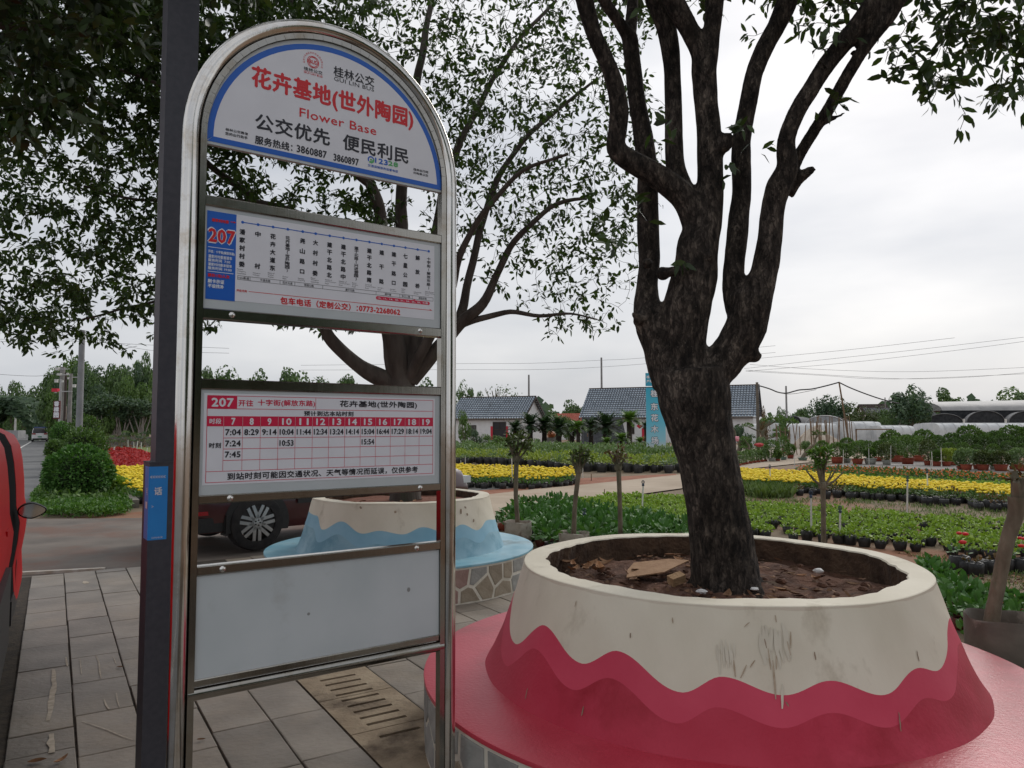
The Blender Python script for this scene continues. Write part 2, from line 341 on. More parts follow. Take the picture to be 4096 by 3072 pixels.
# ============================================================ BUS STOP SIGN
SG=thing('bus_stop_sign','tall stainless steel bus stop sign with arched top and printed route panels','bus stop sign',(-1.0748,2.5097,0),.6138)
def brushed(name,c,rough,tint=.0):
    m,n,l,bb=node_mat(name); bb.inputs['Metallic'].default_value=1; 
    t=n.new('ShaderNodeTexCoord'); mpp=n.new('ShaderNodeMapping'); mpp.inputs['Scale'].default_value=(60,60,2.0); l.new(t.outputs['Object'],mpp.inputs[0])
    z=n.new('ShaderNodeTexNoise'); z.inputs['Scale'].default_value=3; z.inputs['Detail'].default_value=5; l.new(mpp.outputs[0],z.inputs[0])
    r_=n.new('ShaderNodeMapRange'); r_.inputs[3].default_value=rough*.6; r_.inputs[4].default_value=rough*1.5; l.new(z.outputs[0],r_.inputs[0]); l.new(r_.outputs[0],bb.inputs['Roughness'])
    z2=n.new('ShaderNodeTexNoise'); z2.inputs['Scale'].default_value=7; z2.inputs['Detail'].default_value=8; z2.inputs['Roughness'].default_value=.7; l.new(t.outputs['Object'],z2.inputs[0])
    rm=n.new('ShaderNodeMapRange'); rm.inputs[1].default_value=.5; rm.inputs[2].default_value=.72; l.new(z2.outputs[0],rm.inputs[0])
    mm=n.new('ShaderNodeMix'); mm.data_type='RGBA'; mm.inputs[6].default_value=(*c,1); mm.inputs[7].default_value=(c[0]*.74,c[1]*.66,c[2]*.56,1); l.new(rm.outputs[0],mm.inputs[0]); l.new(mm.outputs[2],bb.inputs['Base Color'])
    bp=n.new('ShaderNodeBump'); bp.inputs['Strength'].default_value=.05; bp.inputs['Distance'].default_value=.004; l.new(z.outputs[0],bp.inputs['Height']); l.new(bp.outputs[0],bb.inputs['Normal']); return m
steel=brushed('stainless_tube',(.66,.64,.61),.13); steel_d=brushed('stainless_rail',(.34,.325,.295),.15)
W=.94; UC=.47; ZS=2.63
def arc(r,n=40,z0=None): return [(UC+r*math.cos(a),0,ZS+r*math.sin(a)) for a in np.linspace(0,PI,n)]
b=MB(); b.tube([(UC+.52,0,z) for z in np.linspace(0,ZS-.02,14)]+arc(.52)+[(UC-.52,0,z) for z in np.linspace(ZS-.02,0,14)],.0285,20); fr=b.build('frame_tube',steel,SG,smooth=True)
b=MB()
for u in(-.011,.951): b.box((u,0,1.315),(.021,.036,2.63))
pth=arc(.481,40)
for i in range(len(pth)-1):
    p,q=Vector(pth[i]),Vector(pth[i+1]); m=(p+q)/2; d=q-p; a=math.atan2(d.z,d.x); b.box(m,(d.length+.002,.036,.020),rot=Matrix.Rotation(-a,3,'Y'))
b.build('inner_frame',steel_d,SG,smooth=True)
def rail(v0,v1,dep=.034,name='rail',u0=.0008,u1=.9392,y=0):
    mb=MB(); h=v1-v0; bev=.004; pr=[(-dep/2+bev,v0),(dep/2,v0),(dep/2,v1),(-dep/2+bev,v1),(-dep/2,v1-bev),(-dep/2,v0+bev)]
    mb.add([(u0,y+a,q) for a,q in pr]+[(u1,y+a,q) for a,q in pr],[tuple(range(6)),tuple(range(11,5,-1))]+[(i,6+i,6+(i+1)%6,(i+1)%6) for i in range(6)]); return mb.build(name,steel_d,SG)
rail(2.378,2.415); rail(1.980,2.018); rail(1.735,1.772); rail(1.342,1.373); rail(1.100,1.134); rail(.731,.757,.024)
b=MB(); b.tube([(-.02,0,.707),(.96,0,.707)],.021,14); b.build('bottom_tube',steel_d,SG,smooth=True)
b=MB(); 
for u in(-.012,.952): b.box((u,0,.31),(.019,.03,.62))
def screw(u,v,y=-.018):
    mb=MB(); mb.lathe([(.0,-.0065),(.005,-.006),(.009,-.003),(.010,.0)],(u,y,v),10,axis='y'); return mb
for u,v in((.096,2.0),(.842,2.0),(.103,1.358),(.846,1.358),(.083,1.117),(.832,1.117)):
    mb=MB(); k=12
    mb.add([(u,-.0235,v)]+[(u+.0075*math.cos(2*PI*i/k),-.0215,v+.0075*math.sin(2*PI*i/k)) for i in range(k)]+[(u+.011*math.cos(2*PI*i/k),-.0172,v+.011*math.sin(2*PI*i/k)) for i in range(k)],
      [(0,1+i,1+(i+1)%k) for i in range(k)]+[(1+i,13+i,13+(i+1)%k,1+(i+1)%k) for i in range(k)]); mb.build('screw',steel,SG,smooth=True)
panel_m=mat('panel_board',(.46,.50,.51),(.53,.56,.57),scale=3,rough=.55,c3=(.33,.33,.31),s3=2.2,lo3=.58,hi3=.8)
print_w=mat('print_white',(.70,.70,.74),(.74,.74,.78),scale=8,rough=.35)
P_red=mat('print_red',(.62,.012,.02),rough=.4); P_blue=mat('print_blue',(.008,.11,.50),rough=.35); P_blk=mat('print_black',(.012,.012,.02),rough=.4); P_cr=mat('print_crimson',(.60,.01,.06),rough=.4); P_grn=mat('print_green',(.08,.38,.12),rough=.4); P_sky=mat('print_skyblue',(.30,.52,.85),rough=.4); P_yel=mat('print_pale',(.75,.78,.82),rough=.4)
def board(v0,v1,name='panel',arch=False):
    mb=MB()
    if arch:
        pts=[(0.0,2.600),(.94,2.600)]+[(UC+.47*math.cos(a),ZS+.47*math.sin(a)) for a in np.linspace(0,PI,40)]
    else: pts=[(.001,v0),(.939,v0),(.939,v1),(.001,v1)]
    k=len(pts); mb.add([(u,-.009,v) for u,v in pts]+[(u,.009,v) for u,v in pts],[tuple(range(k)),tuple(range(2*k-1,k-1,-1))]+[(i,k+i,k+(i+1)%k,(i+1)%k) for i in range(k)])
    return mb.build(name,panel_m,SG)
YF=-.0098
# panel 1
p1=board(0,0,arch=True); p1['label']='arched head panel with stop name in red'
a=[(UC+.451*math.cos(x),2.611+.451*math.sin(x)) for x in np.linspace(.04,PI-.04,40)]
pr=Print(YF); pr.poly([(.0217,2.629),(.9217,2.629)]+[q for q in a if q[1]>2.63]); pr.put('print_sheet',print_w,p1)
ao=[(UC+.472*math.cos(x),2.611+.472*math.sin(x)) for x in np.linspace(0,PI,40)]
pr=Print(YF-.0002)
ai=[(max(.0217,min(.9217,UC+.451*math.cos(x))),max(2.629,2.611+.451*math.sin(x))) for x in np.linspace(0,PI,40)]
for i in range(39): pr.poly([ao[i],ao[i+1],ai[i+1],ai[i]])
pr.poly([(.0005,2.6095),(.9415,2.6095),(.9215,2.6292),(.0218,2.6292)]); pr.put('border',P_blue,p1)
YP=YF-.0006
pr=Print(YP); pr.text('花卉基地(世外陶园)',.1502,.8046,2.836,2.925,.0028); pr.text('Flower Base',.3274,.6403,2.7775,2.8115,.0006)
pr.ring(.3766,3.003,.017,.0195); pr.ring(.3766,3.003,.0225,.0238)
for k in range(4):
    an=PI/4+k*PI/2; pr.ring(.3766+.007*math.cos(an),3.003+.007*math.sin(an),.015,.0172,an-1.1,an+1.1,8,.0001)
pr.text('BUS',.3625,.3905,2.9955,3.0105,.0006); s_='桂林市公共交通投资控股集团有限公司'
for i,ch in enumerate('桂林市交通投资控股集团有限公司'):
    an=R(195)-R(210)*i/14; v,f=glyphs(ch); sz=.0072
    if len(v):
        cen=(v.min(0)+v.max(0))/2; q=(v-cen)/max(v.max(0)-v.min(0))*sz; ro=an-PI/2
        pr.mb.add([(.3766+.036*math.cos(an)+x*math.cos(ro)-y*math.sin(ro),YP,3.003+.036*math.sin(an)+x*math.sin(ro)+y*math.cos(ro)) for x,y,_ in q],f)
pr.text('GUI LIN BUS',.3411,.4143,2.952,2.958,.0003); pr.rect(.3405,.4145,2.9607,2.9617)
pr.put('lettering',P_red,p1)
pr=Print(YP); pr.text('公交优先',.1654,.4465,2.690,2.7508,.0018); pr.text('便民利民',.502,.7838,2.690,2.7508,.0018)
pr.text('服务热线：',.1654,.302,2.6362,2.6664,.001); pr.text('3860887',.3195,.4350,2.6385,2.6655,.0012); pr.text('3860897',.4640,.5665,2.6365,2.6635,.0012)
pr.text('桂林公交',.4594,.6293,2.9734,3.014,.001); pr.text('GUI LIN BUS',.4609,.6296,2.9548,2.9707,.0002)
pr.text('桂林公交',.3409,.4141,2.9635,2.9768,.0003); pr.text('桂林公交微信',.062,.1394,2.6598,2.6697,.0003); pr.text('您的出行助手',.061,.1387,2.6441,2.655,.0003)
pr.text('桂林出行网',.8093,.8776,2.6686,2.6793,.0003); pr.text('扫码乘公交',.8094,.8777,2.6541,2.6643,.0003); pr.put('lettering',P_blk,p1)
pr=Print(YP); pr.text('123',.6374,.6922,2.665,2.6851,.0012); pr.text('交通运输服务监督电话',.6066,.738,2.6434,2.6538,.0002); pr.ring(.6195,2.673,.009,.0145,R(20),R(220)); pr.put('lettering',P_blue,p1)
pr=Print(YP); pr.text('28',.6953,.7378,2.6665,2.6843,.0012); pr.ring(.6195,2.673,.006,.0145,R(230),R(375)); pr.disc(.6195,2.673,.004); pr.put('lettering',P_grn,p1)
# panel 2
p2=board(2.018,2.378); p2['label']='upper route map panel with fifteen stops'
pr=Print(YF); pr.rect(.1059,.9100,2.0522,2.3640); pr.put('print_sheet',print_w,p2)
pr=Print(YF-.0002); pr.rect(.0069,.1059,2.0500,2.3620)
xs=[.1272,.1817,.236,.2903,.3464,.3965,.4521,.508,.5615,.6163,.6695,.7233,.7749,.8309,.8829]; VL=2.3385
pr.rect(xs[0],xs[-1],VL-.0016,VL+.0016,.0004)
for x in xs: pr.disc(x,VL,.0052,dy=.0005,rx=.0052)
pr.put('print_sheet',P_blue,p2)['label']='blue route column and stop line'
pr=Print(YP-.0002)
names=['潘家村村委','中村','花卉大道东','花卉基地(世外陶园)','尧山路口','大村村委','建干北路北','建干北路中','建干北路(兴进御园)','建干北路南','建干路','建干路口','七星公园','解放桥','十字街(解放东路)']
for i,(x,nm) in enumerate(zip(xs,names)):
    long_=len(nm)>7; wd=.0165 if long_ else .0185; ch=.0125 if long_ else .0185
    if long_:
        pr.vtext(nm,x,wd,2.3125,2.177,.0004,ch=.0125)
    else: pr.vtext(nm,x,wd,2.3125,2.177,.0009)
pr.mb.cur=0
for (x,bt,lines) in zip(xs,[2.146,2.1515,2.146,2.155,2.1527,2.1475,2.1489,2.1513,2.1523,2.1538,2.1606,2.1599,2.1557,2.1637,2.1578],
    [('Panjia','Villagers','Committee'),('Zhongcun','Village'),('East of','Huahui','Avenue'),('Flower','Base'),('Yaoshan','Crossing'),('Dacun','Villagers','Committee'),('North of','North Jiangan','Road'),('Middle of','North Jiangan','Road'),('North','Jiangan','Road'),('South of','North Jiangan','Road'),('Jiangan','Road'),('Jiangan','Crossing'),('Seven','Star','Park'),('Liberation','Bridge'),('Shizi Street','(East Jiefang','Road)')]):
    for k,t_ in enumerate(reversed(lines)): pr.text(t_,x-.016,x-.016+.0040*len(t_)*.85,2.150+k*.0072,2.1548+k*.0072)
pr.put('stop_names',P_blk,p2)
pr=Print(YP); v0,v1=2.1300,2.1440; lw=.0006
for v in(v0,v1): pr.rect(.114,.9044,v-lw,v+lw)
dv=[.114,.1572,.2647,.3198,.4272,.6467,.7506,.8071,.9044]
for u in dv: pr.rect(u-lw,u+lw,v0,v1,.0001)
for k,t_ in enumerate(['105县道','干道东路','花卉大道','芳园公路','建干北路','建干路','东江二路','解放东路']):
    m=(dv[k]+dv[k+1])/2; hw=.0046*len(t_); hw=min(hw,(dv[k+1]-dv[k])*.42); pr.text(t_,m-hw,m+hw,2.1325,2.1415,.0001)
pr.put('lettering',P_blk,p2)
pr=Print(YP); pr.text('包车电话（定制公交）：',.2673,.5700,2.0566,2.0830,.0010); pr.text('0773-2268062',.5760,.7523,2.0590,2.0795,.0012); pr.text('开往方向',.1111,.1465,2.0860,2.0950,.0003)
pr.rect(.1534,.8990,2.0895,2.0915); pr.poly([(.889,2.0889),(.9014,2.0905),(.889,2.0955)],.0001)
pr.put('lettering',P_red,p2)
pr=Print(YP); pr.rect(.653,.882,2.1115,2.1255); pr.disc(.653,2.1185,.007,dy=.0001); pr.disc(.882,2.1185,.007,dy=.0001); pr.poly([(.803,2.125),(.818,2.125),(.825,2.131)],.0001); pr.put('transfer_strip',P_cr,p2)
pr=Print(YP-.0003); pr.text('10、11、14、18、21、24、25、30、91路',.655,.880,2.1145,2.1228,.0002); pr.put('lettering',P_yel,p2)
pr=Print(YP-.0004)
for k,(t_,u1,a_,b_) in enumerate([('开往：十字街(解放东路)',.1015,2.2115,2.2235),('潘家村村委首班车',.0933,2.1953,2.2070),('服务时间  7:00',.0876,2.1821,2.1930),('潘家村村委末班车',.093,2.1676,2.1785),('服务时间 19:00',.0924,2.154,2.165)]): pr.text(t_,.0135,u1,a_,b_,.0003)
pr.text('刷卡示证',.0141,.068,2.1072,2.1205,.0006); pr.text('不设找补',.0145,.0675,2.0904,2.1035,.0006); pr.rect(.0123,.0995,2.2325,2.2345); pr.rect(.0121,.0991,2.1465,2.1485)
pr.text('207',.0125,.1026,2.2515,2.3010,.0042); pr.put('lettering',P_yel,p2)
pr=Print(YP-.0010); pr.text('207',.0145,.1006,2.2535,2.2990,.0022); pr.text('潘家村村委',.0226,.0792,2.325,2.3360,.0007); pr.rect(.0855,.098,2.3315,2.3340); pr.poly([(.097,2.329),(.1045,2.3327),(.097,2.3365)]); pr.text('票价1元/人次',.0137,.0853,2.1285,2.1400,.0008); pr.put('route_number',P_red,p2)
# panel 3
p3=board(1.373,1.735); p3['label']='timetable panel with a red ruled grid'
pr=Print(YF); pr.rect(.0109,.9154,1.4060,1.7225); pr.put('print_sheet',print_w,p3)
pr=Print(YP); X0,X1=.0220,.9064; rows=[1.7145,1.6695,1.6425,1.6088,1.5672,1.5288,1.4892,1.4520,1.4145]; cols=[.022,.0774,.1416,.2036,.267,.3298,.3948,.4582,.5223,.5861,.65,.7139,.7789,.8427,.9064]; lw=.0009
def hl(v,a=X0,q=X1): pr.rect(a,q,v-lw,v+lw)
for k,v in enumerate(rows):
    hl(v,cols[1] if k in(4,5,6) else X0)
for u in(X0,X1): pr.rect(u-lw,u+lw,rows[-1],rows[0],.00005)
for u in cols[1:-1]: pr.rect(u-.0006,u+.0006,rows[7],rows[3],.00005)
pr.rect(.4057,.4073,rows[1],rows[0],.00005); pr.rect(.0222,.1212,rows[1]+.001,rows[0]-.001,.0001)
for k in range(14): pr.rect(cols[k]+.0006,cols[k+1]-.0006,rows[3],rows[2],.0001)
pr.text('开往',.1263,.1765,1.6793,1.7013,.0006); pr.text('十字街(解放东路)',.1935,.4036,1.6793,1.7040,.0006)
pr.put('timetable_grid',P_cr,p3)
pr=Print(YP-.0004); pr.text('207',.0365,.108,1.677,1.7055,.0016); pr.text('时段',.0306,.0688,1.6165,1.6345,.0005)
for k in range(13):
    t_=str(7+k); m=(cols[k+1]+cols[k+2])/2; hw=.0062 if len(t_)==1 else .0165; pr.text(t_,m-hw,m+hw,1.6135,1.6365,.0012)
pr.put('lettering',print_w,p3)
pr=Print(YP-.0002); pr.text('花卉基地(世外陶园)',.5017,.8313,1.679,1.706,.0009); pr.text('预计到达本站时刻',.3623,.5562,1.6465,1.6645,.0006); pr.text('时刻',.0308,.0693,1.5328,1.5509,.0005)
for k,t_ in enumerate('7:04 8:29 9:14 10:04 11:44 12:34 13:24 14:14 15:04 16:44 17:29 18:14 19:04'.split()): pr.text(t_,cols[k+1]+.0065,cols[k+2]-.0060,1.5772,1.5975,.0009)
for t_,k,v in(('7:24',1,1.5380),('7:45',1,1.4995),('10:53',4,1.5370),('15:54',9,1.5375)): pr.text(t_,cols[k]+.0065,cols[k+1]-.006,v,v+.0200,.0009)
pr.text('到站时刻可能因交通状况、天气等情况而延误，仅供参考',.0936,.837,1.4205,1.4450,.0007); pr.put('lettering',P_blk,p3)
# panel 4 blank
p4=board(.757,1.100); p4['label']='blank grey lower panel with scuffs'
pr=Print(YF); pr.disc(.391,.919,.0055); pr.disc(.80,.955,.009,rx=.007); pr.put('stain',mat('stain_grey',(.26,.26,.25),rough=.8),p4)
# ============================================================ GREY POST with sticker
post_m=mat('post_paint',(.045,.046,.058),(.058,.058,.07),scale=40,rough=.62,bump=.12,bscale=200)
POST=thing('lamp_post','dark grey square lamp post behind the left edge of the bus sign','post',(-1.555,3.32,0),R(35))
b=MB(); b.box((0,0,3.2),(.135,.135,4.0)); b.build('pole',post_m,POST)
b=MB(); b.box((0,0,.725),(.185,.16,1.45)); b.box((0,0,1.4515),(.190,.165,.006)); b.build('base_box',post_m,POST)
stk=mat('sticker_blue',(.02,.22,.62),(.03,.27,.7),scale=5,rough=.35)
b=MB(); x0=-.0925; y0=-.08
z0,z1=1.115,1.434
b.add([(x0-.0015,y0+.10,z0),(x0-.0015,y0-.0015,z0),(x0+.075,y0-.0015,z0),(x0-.0015,y0+.10,z1),(x0-.0015,y0-.0015,z1),(x0+.075,y0-.0015,z1)],[(0,1,4,3),(1,2,5,4)])
o=b.build('sticker',stk,POST); o['label']='blue notice sticker wrapped round the box corner'
pr=Print(y0-.003); pr.text('话',x0+.022,x0+.052,1.31,1.343,.0012)
for k in range(6): pr.text('<',x0+.004+k*.0105,x0+.012+k*.0105,1.383,1.395,.0004)
pr.text('>',x0+.012,x0+.02,1.255,1.265); pr.text('扫码有奖',x0+.015,x0+.060,1.121,1.129)
mb=pr.mb; v,f=glyphs('电'); mn=v.min(0);mxv=v.max(0)
mb.add([(x0-.003,y0+.045-(q[0]-mn[0])/(mxv[0]-mn[0])*.035,1.31+(q[1]-mn[1])/(mxv[1]-mn[1])*.033) for q in v],f)
mb.add([(x0-.003,y0+.06,1.25),(x0-.003,y0+.012,1.25),(x0-.003,y0+.012,1.28),(x0-.003,y0+.06,1.28)],[(0,1,2,3)])
mb.build('lettering',print_w,o)['kind']='stuff'
# ============================================================ PLANTERS
def interp_periodic(pts,a):
    pts=sorted(pts); A=np.array([p[0] for p in pts]); Z=np.array([p[1] for p in pts])
    # smooth cosine interpolation
    n=len(A); A2=np.concatenate([A-2*PI,A,A+2*PI]); Z2=np.concatenate([Z,Z,Z])
    a=(a+PI)%(2*PI)-PI; i=np.searchsorted(A2,a)-1; t=(a-A2[i])/(A2[i+1]-A2[i]); t=(1-np.cos(PI*t))/2
    return Z2[i]*(1-t)+Z2[i+1]*t
def cone_hit(p,ctr,prof):
    """where the sight line meets the cone wall -> (angle, z)"""
    d=ray(*p); best=None
    for y in np.linspace(1,12,4400):
        t=y/d[1]; x=d[0]*t; z=HC+d[2]*t; r=math.hypot(x-ctr[0],y-ctr[1]); zr=np.interp(z,[q[1] for q in prof],[q[0] for q in prof])
        if r<=zr and z<prof[-1][1]: return math.atan2(y-ctr[1],x-ctr[0]),z
    return None
def cA(x,y): return 2000+x/1.0553,1900+y/1.0553
def c6(x,y): return 700+x/1.4747,1900+y/1.4747
cream=mat('cream_paint',(.63,.57,.45),(.73,.67,.545),scale=2.5,rough=.75,bump=.25,bscale=30,c3=(.42,.36,.26),s3=3.2,lo3=.56,hi3=.74,stretch=(1,1,.6))
def planter(name,label,ctr,r_in,prof,h,seat_r,seat_z,wave,cols,stone_seed,band,seatmat,soil_z):
    T=thing(name,label,'planter',(ctr[0],ctr[1],0)); n=360; ang=np.linspace(-PI,PI,n,endpoint=False); W_=interp_periodic(wave,ang); zs=[q[1] for q in prof]; rs=[q[0] for q in prof]
    rad=lambda z: np.interp(z,zs,rs)
    bands=[(None,W_),]; lo=np.full(n,seat_z); mid=np.minimum(np.maximum(interp_periodic([((a-.015),z-band) for a,z in wave],ang),seat_z+.01),W_-.03)
    def strip(zl,zh,rows,mat_i,V,F,M):
        base=len(V)
        for j in range(n):
            for k in range(rows+1):
                z=zl[j]+(zh[j]-zl[j])*k/rows; r=rad(z)*(1+.0012*math.sin(ang[j]*23+z*31)); V.append((r*math.cos(ang[j]),r*math.sin(ang[j]),z))
        for j in range(n):
            j2=(j+1)%n
            for k in range(rows): F.append((base+j*(rows+1)+k,base+j2*(rows+1)+k,base+j2*(rows+1)+k+1,base+j*(rows+1)+k+1)); M.append(mat_i)
    mb=MB(); strip(lo,mid,5,0,mb.v,mb.f,mb.m); strip(mid,W_,2,1,mb.v,mb.f,mb.m); strip(W_,np.full(n,h-.012),6,2,mb.v,mb.f,mb.m)
    mb.build('cone_wall',[cols[0],cols[1],cream],T,smooth=True)
    # rim with an uneven inner edge
    mb=MB(); m=180
    for j in range(m):
        a=2*PI*j/m; ro=rs[-1]; ri=r_in+.010*math.sin(a*9)+.006*math.sin(a*31+1)+random.uniform(-.005,.005)
        for r,z in((ro+.0045,h-.024),(ro+.004,h-.003),(ro,h),(ro-.015,h+.001),(ri+.006,h+.001),(ri,h-.006),(ri+.004,h-.03),(ri+.03,soil_z-.05)):
            mb.v.append((r*math.cos(a),r*math.sin(a),z+(.0025*math.sin(a*7))))
    for j in range(m):
        j2=(j+1)%m
        for k in range(7): mb.f.append((j*8+k,j2*8+k,j2*8+k+1,j*8+k+1)); mb.m.append(1 if k>=5 else 0)
    mb.build('rim',[cream,mat('rim_inside',(.06,.035,.022),(.13,.08,.05),scale=9,rough=1,bump=1)],T,smooth=R(28))
    # seat slab and stone faced wall
    mb=MB(); mb.lathe([(seat_r-.008,0),(seat_r-.010,seat_z-.016)],n=160); mb.build('seat_wall',mat('mortar_cream',(.56,.52,.43),(.70,.66,.57),scale=9,rough=.9,bump=.5),T,smooth=R(50)); wall=[o for o in T.children] if False else bpy.data.objects[mb_last(T,'seat_wall')]
    mb=MB(); mb.lathe([(rs[0]-.2,seat_z-.004),(rs[0]-.01,seat_z),(seat_r-.02,seat_z-.001),(seat_r-.002,seat_z-.003),(seat_r,seat_z-.007),(seat_r-.001,seat_z-.022),(seat_r-.03,seat_z-.024)],n=160); mb.build('seat_top',seatmat,T,smooth=R(40))
    # crazy paving stones: Voronoi cells on the unrolled wall
    rng=random.Random(stone_seed); Rw=seat_r-.01; Lc=2*PI*Rw; Hh=seat_z-.028; cs=.205; nx=int(Lc/cs); pts=[]
    for i in range(nx):
        for k in range(2): pts.append(((i+.5+.5*(k%2))*cs*Lc/(nx*cs)+rng.uniform(-.07,.07),Hh*(.27+.5*k)+rng.uniform(-.05,.05)))
    sms=[mat('stone_grey',(.26,.26,.24),(.34,.335,.31),scale=12,rough=.85,bump=.5,rand=.2),mat('stone_tan',(.26,.215,.155),(.33,.28,.21),scale=12,rough=.85,bump=.5,rand=.2),mat('stone_rose',(.27,.17,.145),(.33,.22,.19),scale=12,rough=.85,bump=.5,rand=.2)]
    def clip(poly,px,py,nx_,ny_):
        out=[]
        for i in range(len(poly)):
            a=poly[i]; b_=poly[(i+1)%len(poly)]; da=(a[0]-px)*nx_+(a[1]-py)*ny_; db=(b_[0]-px)*nx_+(b_[1]-py)*ny_
            if da<=0: out.append(a)
            if (da<=0)!=(db<=0): t=da/(da-db); out.append((a[0]+(b_[0]-a[0])*t,a[1]+(b_[1]-a[1])*t))
        return out
    for i,(x,y) in enumerate(pts):
        wang=x/Rw
        # leave out what faces away behind the next bed
        poly=[(x-.2,.012),(x+.2,.012),(x+.2,Hh-.010),(x-.2,Hh-.010)]
        for j in range(max(0,i-8),min(len(pts),i+9)):
            if j==i: continue
            x2,y2=pts[j]; dx,dy=x2-x,y2-y; L=math.hypot(dx,dy)
            if L<.4: poly=clip(poly,x+dx/2-dx/L*.012,y+dy/2-dy/L*.012,dx,dy)
            if len(poly)<3: break
        if len(poly)<3: continue
        xs_=[p[0] for p in poly]
        if max(xs_)-min(xs_)<.04: continue
        cxm=sum(p[0] for p in poly)/len(poly); cym=sum(p[1] for p in poly)/len(poly)
        poly=[(cxm+(px-cxm)*.97,cym+(py-cym)*.97) for px,py in poly]; k=len(poly); bev=.93
        def pos(u,v,out): a=u/Rw; r=seat_r-.009+out*.55; return Vector((r*math.cos(a),r*math.sin(a),v))
        c=pos(cxm,cym,0); mb=MB(); mb.add([pos(u,v,-.01)-c for u,v in poly]+[pos(u,v,.007)-c for u,v in poly]+[pos(cxm+(u-cxm)*bev,cym+(v-cym)*bev,.011)-c for u,v in poly],
           [(q,(q+1)%k,k+(q+1)%k,k+q) for q in range(k)]+[(k+q,k+(q+1)%k,2*k+(q+1)%k,2*k+q) for q in range(k)]+[tuple(range(2*k,3*k))])
        o=mb.build('stone',sms[0 if (r_:=rng.random())<.55 else 1 if r_<.85 else 2],wall); o.location=c
    return T
def mb_last(T,nm): return [o.name for o in C.objects if o.parent==T and o.name.split('.')[0]==nm][-1]
def soil_disc(T,r,z,bumpy,m):
    mb=MB(); n=64; rings=22
    for k in range(rings+1):
        for j in range(n):
            a=2*PI*j/n; rr=r*k/rings; x,y=rr*math.cos(a),rr*math.sin(a)
            mb.v.append((x,y,z+bumpy*(math.sin(x*7+1)*math.cos(y*6)+.6*math.sin(x*17+y*13)+.5*random.uniform(-1,1))+(.03*(1-k/rings))))
    for k in range(rings):
        for j in range(n): mb.f.append((k*n+j,(k+1)*n+j,(k+1)*n+(j+1)%n,k*n+(j+1)%n)); mb.m.append(0)
    return mb.build('soil',m,T,smooth=True)
# wave outlines read off the painted edges
prA=[(1.243,.35),(1.228,.37),(1.20,.42),(1.155,.52),(1.11,.64),(1.063,.78),(1.03,.884)]
wA=[]
for p in [(65,712),(190,635),(345,795),(500,742),(765,917),(940,850),(1195,930),(1390,868),(1620,928),(1760,815),(1848,825),(1893,612)]:
    h=cone_hit(cA(*p),PA,prA)
    if h: wA.append(h)
amax=max(a for a,_ in wA); amin=min(a for a,_ in wA)
k=9; 
for i in range(1,k): wA.append((amax+(amin+2*PI-amax)*i/k,.60 if i%2 else .72))
wA=[((a+PI)%(2*PI)-PI,z) for a,z in wA]
rimB_r=.9346; 
prB=[(1.094,.35),(1.082,.37),(1.06,.43),(1.02,.56),(.975,.72),(.935,.884)]
wB=[]
for p in [(837,240),(870,322),(985,274),(1108,346),(1205,329),(1345,350),(1460,308),(1600,338),(1690,292),(1785,325),(1840,267)]:
    h=cone_hit(c6(*p),PB,prB)
    if h: wB.append(h)
amax=max(a for a,_ in wB); amin=min(a for a,_ in wB); k=11
for i in range(1,k): wB.append((amax+(amin+2*PI-amax)*i/k,.62 if i%2 else .74))
wB=[((a+PI)%(2*PI)-PI,z) for a,z in wB]
red_seat=mat('red_seat_paint',(.46,.030,.055),(.53,.055,.085),scale=2,rough=.38,bump=.35,bscale=70,c3=(.30,.025,.035),s3=1.1,lo3=.5,hi3=.7)
TA=planter('round_planter','large round planter bench painted cream over crimson waves with a red seat',PA,.905,prA,.884,1.564,.35,wA,
  [mat('crimson_paint',(.44,.022,.050),(.50,.040,.075),scale=2.2,rough=.55,spec=.3,bump=.3,bscale=60,c3=(.36,.018,.036),s3=1.3),mat('rose_paint',(.56,.050,.095),(.62,.070,.12),scale=3,spec=.3,rough=.55,bump=.2,bscale=40)],3,.105,red_seat,.72)
blue_seat=mat('blue_seat_paint',(.15,.37,.47),(.30,.50,.58),scale=3,rough=.35,bump=.15,c3=(.08,.14,.15),s3=1.6,lo3=.58,hi3=.72)
TB=planter('round_planter','smaller round planter bench painted cream over pale blue waves behind the bus sign',PB,.815,prB,.884,1.411,.35,wB,
  [mat('blue_paint',(.20,.38,.47),(.29,.47,.55),scale=3.5,rough=.55,bump=.2,c3=(.12,.29,.38),s3=2.2),mat('blue_paint_light',(.20,.41,.53),(.28,.49,.60),scale=3.5,rough=.55,bump=.2)],8,.12,blue_seat,.78)
bed_soil=mat('planter_soil',(.075,.035,.022),(.15,.07,.042),scale=6,rough=1,bump=1,bscale=35,c3=(.035,.045,.016),s3=1.6,lo3=.56,hi3=.68)
soil_disc(TA,.95,.735,.020,bed_soil); soil_disc(TB,.88,.80,.008,mat('planter_soil_red',(.14,.05,.028),(.22,.085,.05),scale=6,rough=1,bump=1,bscale=30))
